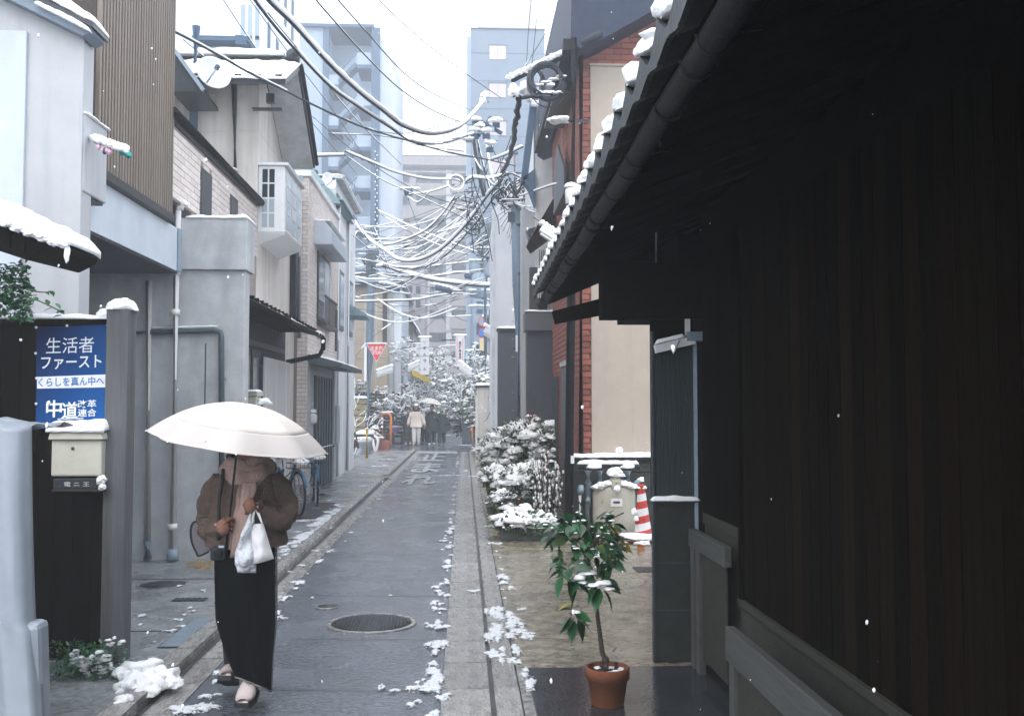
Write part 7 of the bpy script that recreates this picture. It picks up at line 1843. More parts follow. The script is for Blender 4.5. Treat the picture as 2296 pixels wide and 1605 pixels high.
a, b = P(1122, 1210, 12.4), P(1243, 1175, 12.4); MB().box(a.x, b.x, 12.4, 12.75, .012, b.z).build('trough', M('planter_stone', (.085, .095, .095), .8, .2, 12, .6, 60), t, .02)
# twiggy dry stems between shrubs and post
random.seed(91); t = thing('bare_twigs', 'thin upright snowy twigs between the shrubs and the dark post', 'shrub', (P(1225, 1100, 14).x, 14, 0)); mb, ms = MB(), MB()
for i in range(46):
    x = random.uniform(1200, 1250); p = P(x, 1190, 14 + random.uniform(-.2, .2)); q = P(x + random.uniform(-18, 18), random.uniform(1000, 1110), 14); mb.tube([p, (p + q) / 2 + Vector((random.gauss(0, .03), 0, 0)), q], .006, 4)
    for k in range(4): c = p.lerp(q, random.uniform(.3, 1)); ms.blob(c, .018, .018, .03, .3, i, 0, 0)
mb.build('stem', m_bark, t); ms.build('snow', m_snow, t)
# weeds and snow at the foot of the fence
random.seed(13)
t = thing('fence_weeds', 'dark leafy weeds dusted with snow at the foot of the board fence', 'plant', G(200, 1520))
mb, ms = MB(), MB()
for i in range(900):
    p = P(random.gauss(195, 45), random.uniform(1440, 1545), 6.35 + random.uniform(-.25, .2)); p.z = max(.06, p.z)
    d = Vector((random.gauss(0, 1), random.gauss(0, 1), random.gauss(.3, .6))).normalized(); s = random.uniform(.010, .024); x, y = basis(d); mb.add([p, p + d * s + x * s * .5, p + d * s * 2, p + d * s - x * s * .5], [(0, 1, 2, 3)])
for px, py, r in ((180, 1475, .05), (205, 1480, .06), (190, 1490, .05), (225, 1472, .05), (238, 1478, .04), (262, 1440, .035), (248, 1445, .03), (215, 1500, .04), (232, 1508, .035), (280, 1505, .04), (196, 1512, .03), (228, 1535, .04), (250, 1540, .045), (245, 1490, .03), (172, 1468, .03), (268, 1520, .03)):
    for k in range(4): ms.blob(P(px + random.gauss(0, 7), py + random.gauss(0, 5), 6.2), r * random.uniform(.3, .7), r * .6, r * random.uniform(.2, .4), .6, px + k, .2, 1)
mb.build('foliage', m_leaf, t); ms.build('snow', m_snow, t)
# ivy hanging over the fence
t = thing('ivy', 'dark ivy trailing over the snowy fence top under the gate roof', 'plant', P(60, 650, 6.5))
random.seed(15); mb = MB()
for i in range(1100):
    u = random.random(); px = -40 + random.random() ** .8 * 110; py = random.uniform(590, 715)
    if px > 62 and py < 640: continue
    p = P(px, py, 6.35 + random.uniform(-.12, .15)); d = Vector((random.gauss(0, 1), random.gauss(-.5, .6), random.gauss(-.3, .7))).normalized(); s = random.uniform(.014, .03); x, y = basis(d); mb.add([p, p + d * s + x * s * .7, p + d * s * 1.8, p + d * s - x * s * .7], [(0, 1, 2, 3)])
mb.build('foliage', m_leaf, t)
MB().tube(catmull([P(40, 660, 6.3), P(80, 672, 6.28), P(110, 685, 6.25), P(140, 700, 6.25)], 4), .004, 5).build('stem', m_bark, t)
MB().tube(catmull([P(60, 650, 6.3), P(90, 655, 6.28), P(112, 655, 6.25)], 4), .004, 5).build('stem', m_bark, t)
for px, py in ((98, 655), (112, 652), (125, 680), (118, 690), (135, 695), (88, 670), (105, 672), (75, 648), (140, 708), (128, 703), (70, 690), (60, 705)): put_leaf(t, P(px, py, 6.25), Vector((random.gauss(0, 1), -.5, random.gauss(-.3, .5))), random.uniform(.045, .07), lm, random.gauss(0, .4))
# ------------------------------------------------------------------ PEOPLE
m_skin = M('skin', (.42, .24, .17), .55, .06, 20, .05); m_hair = M('dark_hair', (.018, .013, .011), .5, .3, 40, .3, 120, stretch=(1, 1, .2))
m_plush = M('brown_plush', (.150, .108, .088), .95, .22, 30, 1.0, 150, spec=.1, bdist=.02)
m_scarf = M('beige_scarf', (.36, .25, .215), .95, .18, 16, .7, 90, spec=.1, stretch=(1, 1, .4))
m_skirt = M('black_skirt', (.0035, .0045, .0042), .9, .3, 10, .5, 50, stretch=(1, 1, .1), spec=.04)
m_glove = M('tan_knit_glove', (.21, .10, .065), .85, .15, 30, .5, 120)
m_umb = M('ivory_umbrella', (.56, .515, .465), .7, .02, 4, .05, 60); m_umb2 = M('umbrella_border', (.44, .405, .38), .7, .02, 4, .05, 60)
for mm in (m_umb, m_umb2):
    b = mm.node_tree.nodes['Principled BSDF']; b.inputs['Subsurface Weight'].default_value = 0
m_tote = M('white_canvas', (.62, .61, .62), .85, .06, 10, .4, 60); m_plastic = M('thin_plastic', (.55, .58, .62), .3, .1, 14, .9, 30, bdist=.03)
m_black = M('black_cloth', (.014, .017, .018), .7, .2, 10, .2); m_shoe = M('pinkish_shoe', (.50, .43, .41), .7, .06, 20, .1)
m_ivory = M('ivory_coat', (.60, .53, .46), .9, .08, 6, .3, 60); m_cream2 = M('cream_trousers', (.62, .57, .54), .9, .05, 6, .2); m_navy = M('navy_coat', (.015, .025, .032), .8, .2, 6, .2)
def skin_body(verts, edges, radii, name, mat, parent, sub=2):
    """one continuous surface grown round a skeleton"""
    me = bpy.data.meshes.new(name); me.from_pydata([tuple(v) for v in verts], edges, [])
    o = bpy.data.objects.new(name, me); COL.objects.link(o)
    o.modifiers.new('skin', 'SKIN'); 
    for i, sv in enumerate(me.skin_vertices[0].data): sv.radius = (radii[i], radii[i]) if not isinstance(radii[i], tuple) else radii[i]; sv.use_root = (i == 0)
    s = o.modifiers.new('sub', 'SUBSURF'); s.levels = sub; s.render_levels = sub
    dg = bpy.context.evaluated_depsgraph_get(); m2 = bpy.data.meshes.new_from_object(o.evaluated_get(dg)); bpy.data.objects.remove(o)
    m2.name = name; m2.materials.clear(); m2.materials.append(mat); m2.polygons.foreach_set('use_smooth', [True] * len(m2.polygons)); m2.polygons.foreach_set('material_index', [0] * len(m2.polygons))
    return link(name, m2, parent)
def loft(mb, secs, n=20, wave=0, wn_=8, ph=0):
    """stack of ellipses: (centre, rx, ry)"""
    vs = []
    for i, (c, rx, ry) in enumerate(secs):
        for k in range(n):
            a = 2 * math.pi * k / n; w = 1 + wave * (i / len(secs)) * math.sin(a * wn_ + ph + i * .15); vs.append(Vector(c) + Vector((math.cos(a) * rx * w, math.sin(a) * ry * w, 0)))
    m = len(secs); fs = [(i * n + k, i * n + (k + 1) % n, (i + 1) * n + (k + 1) % n, (i + 1) * n + k) for i in range(m - 1) for k in range(n)] + [tuple(range(n)), tuple((m - 1) * n + k for k in range(n))][:2]
    mb.add(vs, fs, True); return mb
def wrinkle(o, amt, sc_, seed=0):
    for v in o.data.vertices:
        nrm = v.normal; v.co += nrm * amt * (noise.noise(v.co * sc_ + Vector((seed, 0, 0))) + .5 * noise.noise(v.co * sc_ * 2.3 + Vector((0, seed, 0))))

def umbrella(label, C, rad, h, tilt_x, tilt_y, mats, shaft_to=None, border=.26, segs=8, rot=0, name='umbrella', scallop=.05):
    t = thing(name, label, 'umbrella', C); local(t)
    t.rotation_euler = (tilt_x, tilt_y, rot)
    nr, nk = 12, 8; N = segs * nk
    def pt(u, k):
        a = 2 * math.pi * k / N; f = abs(((k % nk) / nk) - .5) * 2      # 1 at a rib, 0 between
        r = rad * u * (1 - scallop * u * (1 - f) ** 1.0 * 1.0 * (1 - f * f)); sag = .05 * rad * u * u * (1 - f * f)
        rr = r * (1 - .045 * (1 - f * f)); z = h * (1 - u ** 2.15) - sag * .5 + (.02 * rad * (1 - f * f) if u > .99 else 0)
        return Vector((math.cos(a) * rr, math.sin(a) * rr, z))
    for nm, m_, lo, hi in (('canopy', mats[0], 0, 1 - border), ('border', mats[1], 1 - border, 1)):
        vs = []; us = [lo + (hi - lo) * i / nr for i in range(nr + 1)]
        for u in us:
            for k in range(N): vs.append(pt(max(u, .004), k))
        fs = [(i * N + k, i * N + (k + 1) % N, (i + 1) * N + (k + 1) % N, (i + 1) * N + k) for i in range(nr) for k in range(N)]
        o = MB().add(vs, fs, True).build(nm, m_, t)
        so = o.modifiers.new('thickness', 'SOLIDIFY'); so.thickness = .002; so.offset = -1
    for s in range(segs):
        MB().tube([pt(u, s * nk) + Vector((0, 0, -.008)) for u in (.02, .2, .4, .6, .8, 1.0)], .0035 if rad > .45 else .006, 5).build('rib', m_darkmetal, t)
        a = 2 * math.pi * s / segs; MB().tube([(0, 0, h * .45), pt(.5, s * nk) + Vector((0, 0, -.01))], .003, 5).build('stretcher', m_darkmetal, t)
        MB().blob(pt(1.0, s * nk), .006, .006, .006, 0, 1, 0, 0).build('rib_tip', m_winframe, t)
    MB().tube([(0, 0, h + .0), (0, 0, h + .035)], .006, 8).build('ferrule', m_winframe, t)
    if shaft_to is not None:
        L = shaft_to; MB().tube([(0, 0, h), (0, 0, -L)], .006, 8).build('shaft', m_black, t)
        MB().tube([(0, 0, -L + .20), (0, 0, -L)], .013, 10).build('handle', m_black, t)
    return t

# --- the woman under the ivory umbrella
DW = 5.8
def W(px, py, dy=0): return P(px, py, DW + dy)
g = G(560, 1556); g.z = 0
t = thing('person', 'person in brown plush jacket, beige scarf and long black skirt under an ivory umbrella', 'person', (W(552, 1500).x, DW, 0))
# skeleton: pelvis first
J = {'pel': W(548, 1245), 'sp': W(550, 1170), 'ch': W(552, 1105), 'nk': W(553, 1058), 'nk2': W(554, 1035, -.01), 'hd': W(555, 1002, -.02), 'hd2': W(555, 978, -.01),
     'sl': W(492, 1085), 'el': W(470, 1176, .0), 'wl': W(493, 1182, -.14), 'hl': W(503, 1180, -.20), 'sr': W(612, 1080), 'er': W(638, 1152, -.01), 'wr': W(600, 1155, -.14), 'hr': W(566, 1135, -.20),
     'tl': W(522, 1262), 'kl': W(520, 1390, .02), 'al': W(520, 1500, .26), 'fl': W(520, 1525, .20), 'tr': W(574, 1262), 'kr': W(566, 1395, -.10), 'ar': W(560, 1525, -.10), 'fr': W(557, 1550, -.16)}
keys = list(J); E = [('pel', 'sp'), ('sp', 'ch'), ('ch', 'nk'), ('nk', 'nk2'), ('nk2', 'hd'), ('hd', 'hd2'), ('ch', 'sl'), ('sl', 'el'), ('el', 'wl'), ('wl', 'hl'), ('ch', 'sr'), ('sr', 'er'), ('er', 'wr'), ('wr', 'hr'),
     ('pel', 'tl'), ('tl', 'kl'), ('kl', 'al'), ('al', 'fl'), ('pel', 'tr'), ('tr', 'kr'), ('kr', 'ar'), ('ar', 'fr')]
RAD = {'pel': .11, 'sp': .10, 'ch': .11, 'nk': .05, 'nk2': .05, 'hd': .085, 'hd2': .07, 'sl': .05, 'el': .04, 'wl': .026, 'hl': .03, 'sr': .05, 'er': .04, 'wr': .026, 'hr': .03, 'tl': .075, 'kl': .05, 'al': .032, 'fl': .022, 'tr': .075, 'kr': .05, 'ar': .032, 'fr': .02}
skin_body([J[k] for k in keys], [(keys.index(a), keys.index(b)) for a, b in E], [RAD[k] for k in keys], 'body', m_skin, t)
# face under the rim
hc = J['hd']; mb = MB()
mb.blob(hc + Vector((0, -.085, -.015)), .014, .022, .02, 0, 1, 0, 2)
for sx_ in (-1, 1): mb.blob(hc + Vector((sx_ * .082, .0, -.005)), .012, .02, .03, 0, 1, 0, 1)
mb.build('nose', m_skin, t)
MB().blob(hc + Vector((0, -.083, -.055)), .024, .010, .008, 0, 1, 0, 2).build('mouth', M('lips', (.40, .10, .09), .5, .05), t)
for sx_ in (-1, 1): MB().blob(hc + Vector((sx_ * .033, -.078, .018)), .013, .008, .007, 0, 1, 0, 2).build('eye', m_black, t)
mb = MB(); mb.blob(hc + Vector((0, .018, .03)), .100, .105, .115, .08, 5, 0, 3)
for sx_ in (-1, 1): mb.tube([hc + Vector((sx_ * .085, .0, .04)), hc + Vector((sx_ * .095, .01, -.05)), hc + Vector((sx_ * .085, .02, -.13))], [.03, .035, .02], 8)
mb.build('hair', m_hair, t)
# jacket
mb = MB()
secs = [(W(553, 1222), .225, .165), (W(553, 1212), .232, .17), (W(553, 1185), .228, .165), (W(553, 1150), .218, .16), (W(553, 1115), .205, .15), (W(553, 1085), .205, .140), (W(553, 1066), .180, .120), (W(553, 1052), .12, .095), (W(553, 1044), .09, .08)]
loft(mb, secs, 36)
o = mb.build('jacket', m_plush, t); 
for side, pts, rr in (('l', [W(502, 1078), W(482, 1098), W(472, 1130, .02), W(467, 1160, .03), W(472, 1186, -.02), W(486, 1190, -.10), W(500, 1184, -.15)], [.070, .074, .074, .070, .064, .052, .040]),
                      ('r', [W(602, 1075), W(624, 1094), W(637, 1122, .02), W(642, 1150, -.01), (W(628, 1166, -.09)), W(600, 1156, -.15), W(574, 1134, -.19)], [.068, .072, .073, .070, .062, .054, .043])):
    q = catmull(pts, 6); m = len(pts); rq = []
    for i in range(len(q)): u = i / 6; j = min(m - 2, int(u)); rq.append(rr[j] + (rr[j + 1] - rr[j]) * (u - j))
    rq = [r * (1 + .05 * math.sin(i * 1.1)) for i, r in enumerate(rq)]; rq[0] *= .8
    s_o = MB().tube(q, rq, 20).build('sleeve', m_plush, t); wrinkle(s_o, .015, 13, 3); wrinkle(s_o, .004, 45, 7)
wrinkle(o, .016, 9, 1); wrinkle(o, .004, 40, 2)
# skirt with swaying hem
mb = MB(); hem = [((546, 1215), 64, .17), ((548, 1260), 68, .175), ((549, 1300), 69, .18), ((548, 1350), 66, .18), ((547, 1400), 64, .175), ((549, 1440), 58, .16), ((556, 1470), 50, .15), ((562, 1500), 44, .14)]
n = 44; vs = []
rows = 26
def interp(v, idx):
    u = v * (len(hem) - 1); j = min(len(hem) - 2, int(u)); f = u - j; a, b = hem[j], hem[j + 1]
    return ((a[0][0] * (1 - f) + b[0][0] * f, a[0][1] * (1 - f) + b[0][1] * f), a[1] * (1 - f) + b[1] * f, a[2] * (1 - f) + b[2] * f)
for i in range(rows + 1):
    v = i / rows
    for k in range(n):
        a = 2 * math.pi * k / n; ca, sa = math.cos(a), math.sin(a)
        (cx, cy), rx, ry = interp(v, 0)
        # the right (picture) hem hangs lower than the left
        L = 1215 + (1548 if ca > .2 else 1478 + (1548 - 1478) * max(0, (ca + .9)) / 1.1) * 0
        yb = 1516 + 33 * (ca + 1) / 2
        py = 1215 + (yb - 1215) * v
        # silhouette in the photograph, left and right edges by height
        def edge(py_, tab):
            for (y0, x0), (y1, x1) in zip(tab, tab[1:]):
                if py_ <= y1: return x0 + (x1 - x0) * (py_ - y0) / (y1 - y0)
            return tab[-1][1]
        xl = edge(py, [(1215, 480), (1300, 480), (1390, 482), (1440, 496), (1490, 514), (1520, 528), (1550, 536)]); xr = edge(py, [(1215, 617), (1300, 618), (1400, 616), (1480, 608), (1550, 606)])
        fold = 1 + .035 * v * math.sin(a * 7 + v * 2); x = (xl + xr) / 2 + (xr - xl) / 2 * ca * fold
        vs.append(P(x, py, DW + sa * ry * (1 + .12 * math.sin(a * 9) * v) - .04 * v))
mb.add(vs, [(i * n + k, (i + 1) * n + k, (i + 1) * n + (k + 1) % n, i * n + (k + 1) % n) for i in range(rows) for k in range(n)], True)
o = mb.build('skirt', m_skirt, t); so = o.modifiers.new('thickness', 'SOLIDIFY'); so.thickness = .005; so.offset = -1
m_pipe = M('grey_piping', (.16, .16, .15), .7, .2)
rim = [vs[rows * n + k] for k in range(n)]; MB().tube(rim + [rim[0]], .005, 6, cap=False).build('hem_piping', m_pipe, t)
kk = 1; MB().tube([vs[i * n + kk] + Vector((.008, -.004, 0)) for i in range(rows + 1)], .005, 6).build('side_piping', m_pipe, t)
kk = n // 2; 
# dark stockings
for a_, b_, c_ in (('tl', 'kl', 'al'), ('tr', 'kr', 'ar')):
    q = catmull([J[a_], J[b_], J[c_] + Vector((0, 0, -.01))], 5); MB().tube(q, [.09 - .0048 * i for i in range(len(q))], 12).build('stocking', m_black, t)
# shoes
def shoe(px, py, dy, yaw, lift, label=None):
    c = P(px, py, DW + dy); rot = Matrix.Rotation(yaw, 3, 'Z') @ Matrix.Rotation(lift, 3, 'X')
    prof = [(-.135, .030, .030), (-.115, .046, .055), (-.05, .053, .085), (.0, .048, .110), (.05, .044, .13), (.10, .040, .12), (.125, .028, .09)]
    n = 14; vs = []
    for y, w, h in prof:
        for k in range(n): a = 2 * math.pi * k / n; z = math.sin(a) * h / 2; vs.append(c + rot @ Vector((math.cos(a) * w, y, max(z, -h * .35) + h * .35)))
    o = MB().add(vs, [(i * n + k, i * n + (k + 1) % n, (i + 1) * n + (k + 1) % n, (i + 1) * n + k) for i in range(len(prof) - 1) for k in range(n)] + [tuple(range(n)), tuple((len(prof) - 1) * n + k for k in range(n))], True).build('shoe', m_shoe, t)
    vs = []
    for zz in (-.022, .004):
        for y, w, h in prof:
            for sg in (-1, 1): vs.append(c + rot @ Vector((sg * w * 1.08, y * 1.03, zz)))
    m = len(prof); fs = []
    for i in range(m - 1): a = i * 2; fs += [(a, a + 1, a + 3, a + 2), (a + 2 * m, a + 2 * m + 2, a + 2 * m + 3, a + 2 * m + 1), (a, a + 2, a + 2 + 2 * m, a + 2 * m), (a + 1, a + 1 + 2 * m, a + 3 + 2 * m, a + 3)]
    fs += [(0, 2 * m, 2 * m + 1, 1), (2 * m - 2, 2 * m - 1, 4 * m - 1, 4 * m - 2)]
    MB().add(vs, fs).build('sole', m_black, o)
shoe(556, 1560, -.14, R(0), 0); shoe(514, 1522, .12, R(4), R(-22))
# scarf: a wound collar and two hanging tails
mb = MB()
for j, (cy, rx, ry, th, ph) in enumerate(((1046, .100, .090, .042, 0), (1058, .115, .100, .045, .8), (1072, .112, .105, .040, 1.9), (1036, .088, .080, .035, 2.5))):
    c = W(556, cy, -.01); pts = [c + Vector((math.cos(a) * rx, math.sin(a) * ry, .018 * math.sin(a * 2 + ph) + (-.03 if j == 2 else 0) * math.cos(a))) for a in [2 * math.pi * k / 22 for k in range(23)]]
    mb.tube(pts, [th * (1 + .2 * math.sin(k * 1.7 + ph)) for k in range(23)], 10, cap=False)
o = mb.build('scarf', m_scarf, t); wrinkle(o, .010, 14, 4)
for pts, w in (([(560, 1080, -.17), (556, 1110, -.19), (548, 1150, -.21), (540, 1195, -.21), (534, 1250, -.2)], .040), ([(548, 1085, -.15), (540, 1120, -.18), (533, 1160, -.19), (530, 1205, -.19), (527, 1232, -.18)], .030)):
    n = 18; q = catmull([W(*p) for p in pts], 6); vs = []
    for i, p in enumerate(q):
        ww = w * (1 + .15 * math.sin(i * .5)); 
        for k in range(7): u = -1 + k / 3; vs.append(p + Vector((u * ww, -.010 * math.cos(u * 9 + i * .1), 0)))
    o = MB().add(vs, [(i * 7 + k, (i + 1) * 7 + k, (i + 1) * 7 + k + 1, i * 7 + k + 1) for i in range(len(q) - 1) for k in range(6)], True).build('scarf_tail', m_scarf, t); so = o.modifiers.new('thickness', 'SOLIDIFY'); so.thickness = .014
# hand gripping the shaft
def fist(c, ax, out, mat, label=None):
    """closed hand round an axis; ax = shaft direction, out = towards the palm's back"""
    ax = ax.normalized(); out = (out - ax * out.dot(ax)).normalized(); sd = ax.cross(out)
    mb = MB(); mb.blob(c + out * .028 + sd * .012, .036, .030, .044, .06, 3, 0, 2)
    hnd = mb.build('hand', mat, t)
    for i, (o_, L) in enumerate(((.036, .95), (.013, 1.05), (-.010, 1.0), (-.032, .85))):
        cc = c + ax * o_; r = .021 * L; pts = [cc + (out * math.cos(a) - sd * math.sin(a)) * (r + .008) for a in [R(10), R(50), R(95), R(140), R(185), R(230)]]
        MB().tube([cc + out * .030 + sd * .006] + pts, [.0105, .0105, .0100, .0098, .0092, .0085, .0065], 10).build('finger', mat, hnd)
    cc = c + ax * .045; MB().tube([c + out * .03 + sd * .028 + ax * .015, cc + sd * .026 + out * .002, cc + sd * .012 - out * .022, cc - sd * .008 - out * .026], [.014, .0125, .011, .008], 10).build('thumb', mat, hnd)
sh0, sh1 = W(528, 1035, -.22), W(506, 1235, -.20)
ax = (sh0 - sh1).normalized(); hcn = W(509, 1180, -.235)
fist(hcn, ax, Vector((-.75, -.45, .1)), m_glove)
fist(W(563, 1140, -.24), Vector((1, 0, .1)), Vector((.1, -.4, .9)), m_glove)
# straps, pouch and grey flap at her side
MB().tube(catmull([W(500, 1052, -.10), W(497, 1085, -.15), W(491, 1120, -.17), W(490, 1160, -.17), W(488, 1210, -.17)], 4), .010, 6).build('strap', m_black, t)
tt = thing('shoulder_bag', 'grey shoulder bag with black edging behind the arm holding the umbrella', 'bag', W(450, 1200, .12))
pts = [(432, 1172), (427, 1190), (430, 1215), (440, 1238), (446, 1246), (468, 1236), (480, 1215), (470, 1180), (446, 1166)]
q = [W(x, y, .10) for x, y in pts]; o = MB().prism(q, (0, .06, 0)).build('flap', M('grey_fabric', (.17, .16, .18), .9, .1, 20, .3), tt, .008)
MB().tube(catmull(q[-1:] + q[:6], 4), .006, 6).build('edging', m_black, tt)
tt = thing('small_camera_pouch', 'small black camera pouch hanging in front of the black skirt', 'pouch', W(490, 1240, -.2))
MB().obox(W(490, 1240, -.21), .085, .06, .075).build('body', m_black, tt, .015); c = W(489, 1240, -.245)
o = MB().lathe([(.024, -.015), (.024, .012), (.018, .014)], (0, 0, 0), 16).build('lens', m_gut, tt); o.rotation_euler = (R(90), 0, 0); o.location = c - Vector(tt.location); MB().obox(W(496, 1225, -.245), .03, .004, .012).build('badge', m_signblue if False else m_steel, tt)
# bags in the other hand
tt = thing('tote_bag', 'white canvas tote bag held by its thin handles at the waist', 'bag', W(588, 1220, -.25))
def bag(pts_l, pts_r, th, mat, nm, par, dy, amp, seed):
    rows, cols = 22, 14; vs = []
    for side in (1, -1):
        for i in range(rows + 1):
            v = i / rows; a, b = pts_l(v), pts_r(v)
            for k in range(cols + 1):
                u = k / cols; e = math.sqrt(max(0, 1 - (2 * u - 1) ** 2)) * th * (1 - .75 * (1 - v) ** 2) * (1 - max(0, v - .85) * 2.2)
                x = a[0] + (b[0] - a[0]) * u; y = a[1] + (b[1] - a[1]) * u; p = W(x, y, dy); p.y -= side * e; p.y += amp * noise.noise(Vector((x * .045, y * .03, seed))) * (1.0 if 0 < u < 1 else 0); vs.append(p)
    m = (rows + 1) * (cols + 1); fs = []
    for i in range(rows):
        for k in range(cols):
            a = i * (cols + 1) + k; fs.append((a, a + cols + 1, a + cols + 2, a + 1)); fs.append((m + a, m + a + 1, m + a + cols + 2, m + a + cols + 1))
    for k in range(cols): a = rows * (cols + 1) + k; fs.append((a, m + a, m + a + 1, a + 1))
    o = MB().add(vs, fs, True).build(nm, mat, par); return o
bag(lambda v: (562 + 4 * v, 1176 + 88 * v), lambda v: (590 + 24 * v, 1172 + 80 * v), .045, m_tote, 'pouch', tt, -.27, .03, 1)
for dx in (0, 6): MB().tube(catmull([W(566 + dx * .4, 1178, -.29 + dx * .005), W(568 + dx * .3, 1150, -.26), W(570 + dx, 1134, -.25), W(577 + dx * .6, 1150, -.26), W(588, 1174, -.28)], 4), .0045, 6).build('handle', m_tote, tt)
tt = thing('plastic_bag', 'thin translucent plastic bag knotted beside the white tote bag', 'bag', W(548, 1240, -.27))
bag(lambda v: (560 - 34 * min(1, v * 1.5) + 6 * max(0, v - .8) * 5, 1150 + 132 * v), lambda v: (564 + 12 * min(1, v * 1.6) - 2 * v, 1150 + 140 * v - 6 * max(0, v - .8) * 5), .055, m_plastic, 'pouch', tt, -.26, .05, 5)
MB().blob(W(550, 1258, -.27), .05, .035, .05, .3, 4, 0, 2).build('contents', M('wrapped_food', (.45, .43, .42), .6, .2), tt)
# her umbrella
Cu = P(535, 992, DW - .10)
um = umbrella('large ivory umbrella with a pinkish border hiding the face of its carrier', Cu, .505, .225, R(5), R(8.0), (m_umb, m_umb2), None, .26, 8, R(12))
MB().tube([P(537, 915, DW - .12), sh0, sh1], .0065, 8).build('shaft', m_black, um)
for c_ in um.children:
    if c_.name.startswith('shaft'): c_.matrix_parent_inverse = (Matrix.Translation(Cu) @ um.rotation_euler.to_matrix().to_4x4()).inverted()
MB().tube([sh1, sh1 + (sh0 - sh1) * .38], .011, 10).build('handle', m_black, um)
for c_ in um.children:
    if c_.name.startswith('handle'): c_.matrix_parent_inverse = (Matrix.Translation(Cu) @ um.rotation_euler.to_matrix().to_4x4()).inverted()

# --- walkers in the distance
def walker(label, px, Y, hgt, coat, legs, shoes, hair=None, hat=None, stride=.12, skirt=False, long_coat=.50, arm_out=.06, scarf=None, wide=1.0, armup=0):
    g = P(px, 950, Y); x = g.x; t = thing('person', label, 'person', (x, Y, 0)); local(t); k = hgt / 1.7
    V = lambda a, b, c: Vector((a, b, c)) * k
    J = [V(0, 0, .92), V(0, 0, 1.1), V(0, 0, 1.30), V(0, 0, 1.44), V(0, -.01, 1.50), V(0, -.02, 1.60), V(0, -.01, 1.66),
         V(-.17, 0, 1.38), V(-.22 - arm_out * .5, .02, 1.12), V(-.23 - arm_out, -.06, .88), V(-.235 - arm_out, -.08, .80),
         V(.17, 0, 1.38), V(.22 + arm_out * .5, .02, 1.12), V(.23 + arm_out, -.06, .88), V(.235 + arm_out, -.08, .80),
         V(-.09, 0, .86), V(-.09, -stride * .6, .48), V(-.09, -stride, .10), V(-.10, -stride - .12, .04), V(.09, 0, .86), V(.09, stride * .3, .48), V(.09, stride, .12), V(.10, stride - .10, .05)]
    if armup: J[12] = V(.24, -.06, 1.14); J[13] = V(.12, -.22, 1.18); J[14] = V(.10, -.25, 1.20)
    E = [(0, 1), (1, 2), (2, 3), (3, 4), (4, 5), (5, 6), (2, 7), (7, 8), (8, 9), (9, 10), (2, 11), (11, 12), (12, 13), (13, 14), (0, 15), (15, 16), (16, 17), (17, 18), (0, 19), (19, 20), (20, 21), (21, 22)]
    RR = [.13, .12, .14, .055, .055, .092, .075, .06, .045, .033, .038, .06, .045, .033, .038, .085, .058, .04, .035, .085, .058, .04, .035]
    skin_body(J, E, [r * k for r in RR], 'body', m_skin, t, 1)
    mb = MB(); zb = long_coat
    loft(mb, [(V(0, 0, z), rx * k * wide, ry * k) for z, rx, ry in ((zb, .235, .17), (zb + .15, .235, .17), (.95, .21, .155), (1.15, .205, .15), (1.3, .215, .145), (1.38, .19, .13), (1.44, .11, .10), (1.47, .075, .075))], 20); mb.build('coat', coat, t)
    for q in ((7, 8, 9), (11, 12, 13)): MB().tube(catmull([J[i] for i in q], 4), [.085 * k, .085 * k, .08 * k, .078 * k, .074 * k, .072 * k, .068 * k, .064 * k, .058 * k], 12).build('sleeve', coat, t)
    if skirt: loft(MB(), [], 3) if False else loft(mb2 := MB(), [(V(0, 0, z), rx * k, rx * .8 * k) for z, rx in ((.24, .24), (.5, .22), (.9, .18))], 20).build('skirt', legs, t)
    for q in ((15, 16, 17), (19, 20, 21)):
        if not skirt: MB().tube(catmull([J[i] for i in q], 4), [(.105 - .004 * i) * k for i in range(9)], 12).build('trouser_leg', legs, t)
    for q in (18, 22): MB().blob(J[q] + V(0, .02, .02), .05 * k, .12 * k, .05 * k, 0, 1, 0, 2).build('shoe', shoes, t)
    for s in (-1, 1): MB().blob(J[5] + V(s * .033, -.086, .015), .010, .006, .008, 0, 1).build('eye', m_black, t)
    MB().blob(J[5] + V(0, -.095, -.01), .013, .02, .02, 0, 1).build('nose', m_skin, t); MB().blob(J[5] + V(0, -.088, -.05), .02, .006, .006, 0, 1).build('mouth', m_red, t)
    if hair: 
        mb = MB(); mb.blob(J[5] + V(0, .045, .045), .098 * k, .090 * k, .100 * k, .1, px, 0, 2)
        if hair == 'long':
            for s in (-1, 1): mb.blob(J[5] + V(s * .095, .0, -.09), .05 * k, .05 * k, .13 * k, .3, px + s, 0, 2)
        mb.build('hair', m_hair, t)
    if hat: 
        mb = MB(); mb.blob(J[5] + V(0, .02, .085), .108 * k, .112 * k, .075 * k, .05, 2, .1, 2); mb.blob(J[5] + V(.0, -.11, .075), .08 * k, .06 * k, .012 * k, 0, 2, 0, 1); mb.build('hat', hat, t)
    if scarf: mb = MB(); mb.tube([V(math.cos(a) * .09, math.sin(a) * .085, 1.47) for a in [2 * math.pi * q / 12 for q in range(13)]], .045 * k, 8, cap=False); mb.build('scarf', scarf, t)
    return t
walker('walker in an ivory cap, pale jacket and cream trousers, leading the group', 933, 42.4, 1.74, m_ivory, m_cream2, m_pink, 'long', m_signwhite, .10, long_coat=.78, arm_out=.12, scarf=m_black, wide=1.12)
walker('walker in a black skirt and white shoes half behind the one in the ivory cap', 915, 43.2, 1.58, m_navy, m_black, m_signwhite, 'short', None, .05, skirt=True, long_coat=.6)
walker('dark clad walker in the middle under the pale umbrella', 968, 42.8, 1.72, m_navy, M('dark_teal_trousers', (.02, .035, .045), .85, .2), m_winframe, 'short', None, .10, long_coat=.62, arm_out=.02, armup=1, wide=1.05)
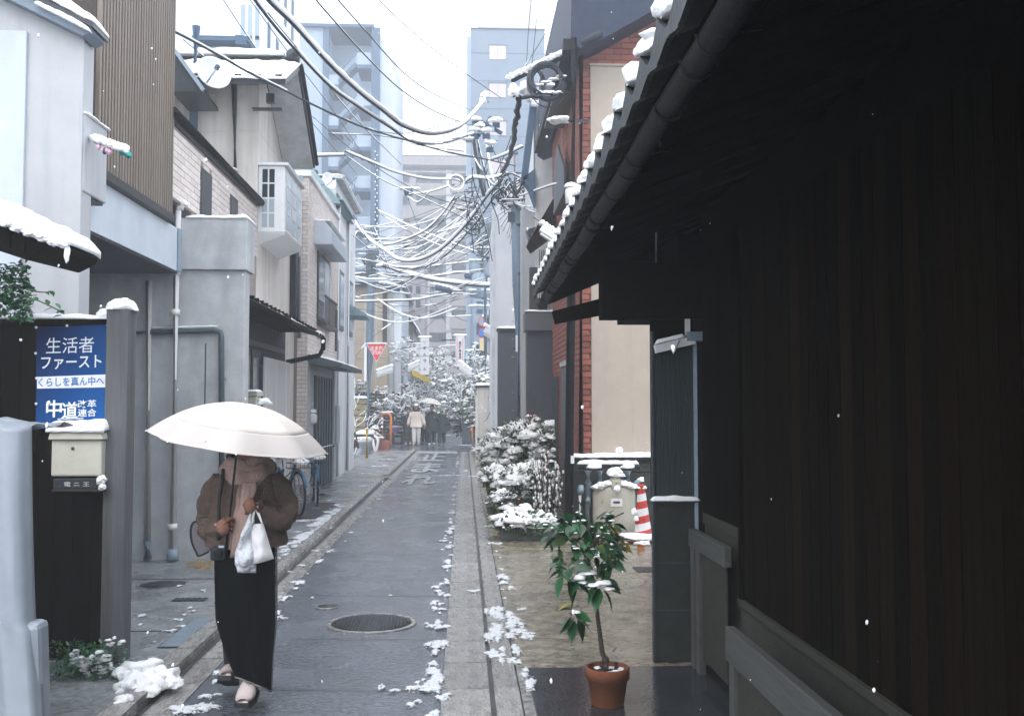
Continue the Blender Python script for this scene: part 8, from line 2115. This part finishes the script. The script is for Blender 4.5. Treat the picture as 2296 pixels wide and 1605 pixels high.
walker('dark clad walker at the right of the group with a bag at the hip', 990, 42.9, 1.64, m_navy, m_black, M('brown_boot', (.16, .10, .06), .7, .1), 'short', None, .14, long_coat=.55, arm_out=.05, wide=1.1)
walker('walker in dark clothes behind the gap between the front walkers', 952, 45.0, 1.62, m_navy, m_black, m_black, 'short', None, .12, long_coat=.6)
tt = thing('handbag', 'black handbag swinging beside the walker on the right', 'bag', P(1002, 963, 42.8)); MB().obox(P(1001, 962, 42.8), .20, .12, .24).build('pouch', m_black, tt, .03); MB().tube([P(998, 958, 42.8), P(999, 950, 42.8), P(1003, 950, 42.8), P(1004, 958, 42.8)], .012, 6).build('handle', m_black, tt)
umbrella('white umbrella over the dark clad walker in the middle', P(965, 903, 42.6), .48, .20, R(3), R(9), (m_umb, m_umb), .62, .2, 8)
umbrella('beige umbrella further back over the right of the group', P(990, 893, 46), .42, .20, R(3), R(4), (m_cream, m_cream), .6, .2, 8)
umbrella('dark umbrella tilted over the right walker', P(1003, 910, 43.6), .62, .24, R(6), R(24), (m_bluedark, m_bluedark), .6, .2, 8)
tt = thing('red_bag', 'small red bundle beside the head of the middle walker', 'bag', P(978, 906, 43.2)); MB().blob(P(978, 905, 43.1), .09, .06, .09, .2, 3, 0, 1).build('cloth', m_red, tt)

# ------------------------------------------------------------------ FALLING SNOW AND HAZE
random.seed(99); mb = MB()
for i in range(300):
    Y = 1.6 + 26 * random.random() ** 1.3; px = random.uniform(-100, 2400); py = random.uniform(-50, 1600); p = P(px, py, Y)
    if p.z < .1: continue
    s = random.uniform(.0018, .0045); mb.blob(p, s, s, s * random.uniform(1.0, 1.9), .5, i, 0, 0)
tag(mb.build('falling_snow', m_snow), 'small snowflakes drifting down over the lane', 'snowflakes', kind='stuff')
hz = MB().box(-165, 165, -34, 266, -1.3, 48).build('haze', M('haze_dummy', (1, 1, 1)))
hm = bpy.data.materials.new('haze_air'); hm.use_nodes = True; hn = hm.node_tree; hn.nodes.clear()
ho = hn.nodes.new('ShaderNodeOutputMaterial'); hv = hn.nodes.new('ShaderNodeVolumePrincipled')
hv.inputs['Color'].default_value = (.90, .94, 1.0, 1); hv.inputs['Density'].default_value = HAZE
hn.links.new(hv.outputs['Volume'], ho.inputs['Volume']); hz.data.materials.clear(); hz.data.materials.append(hm); hz['kind'] = 'stuff'; hz['label'] = 'pale snowy air thickening with distance'
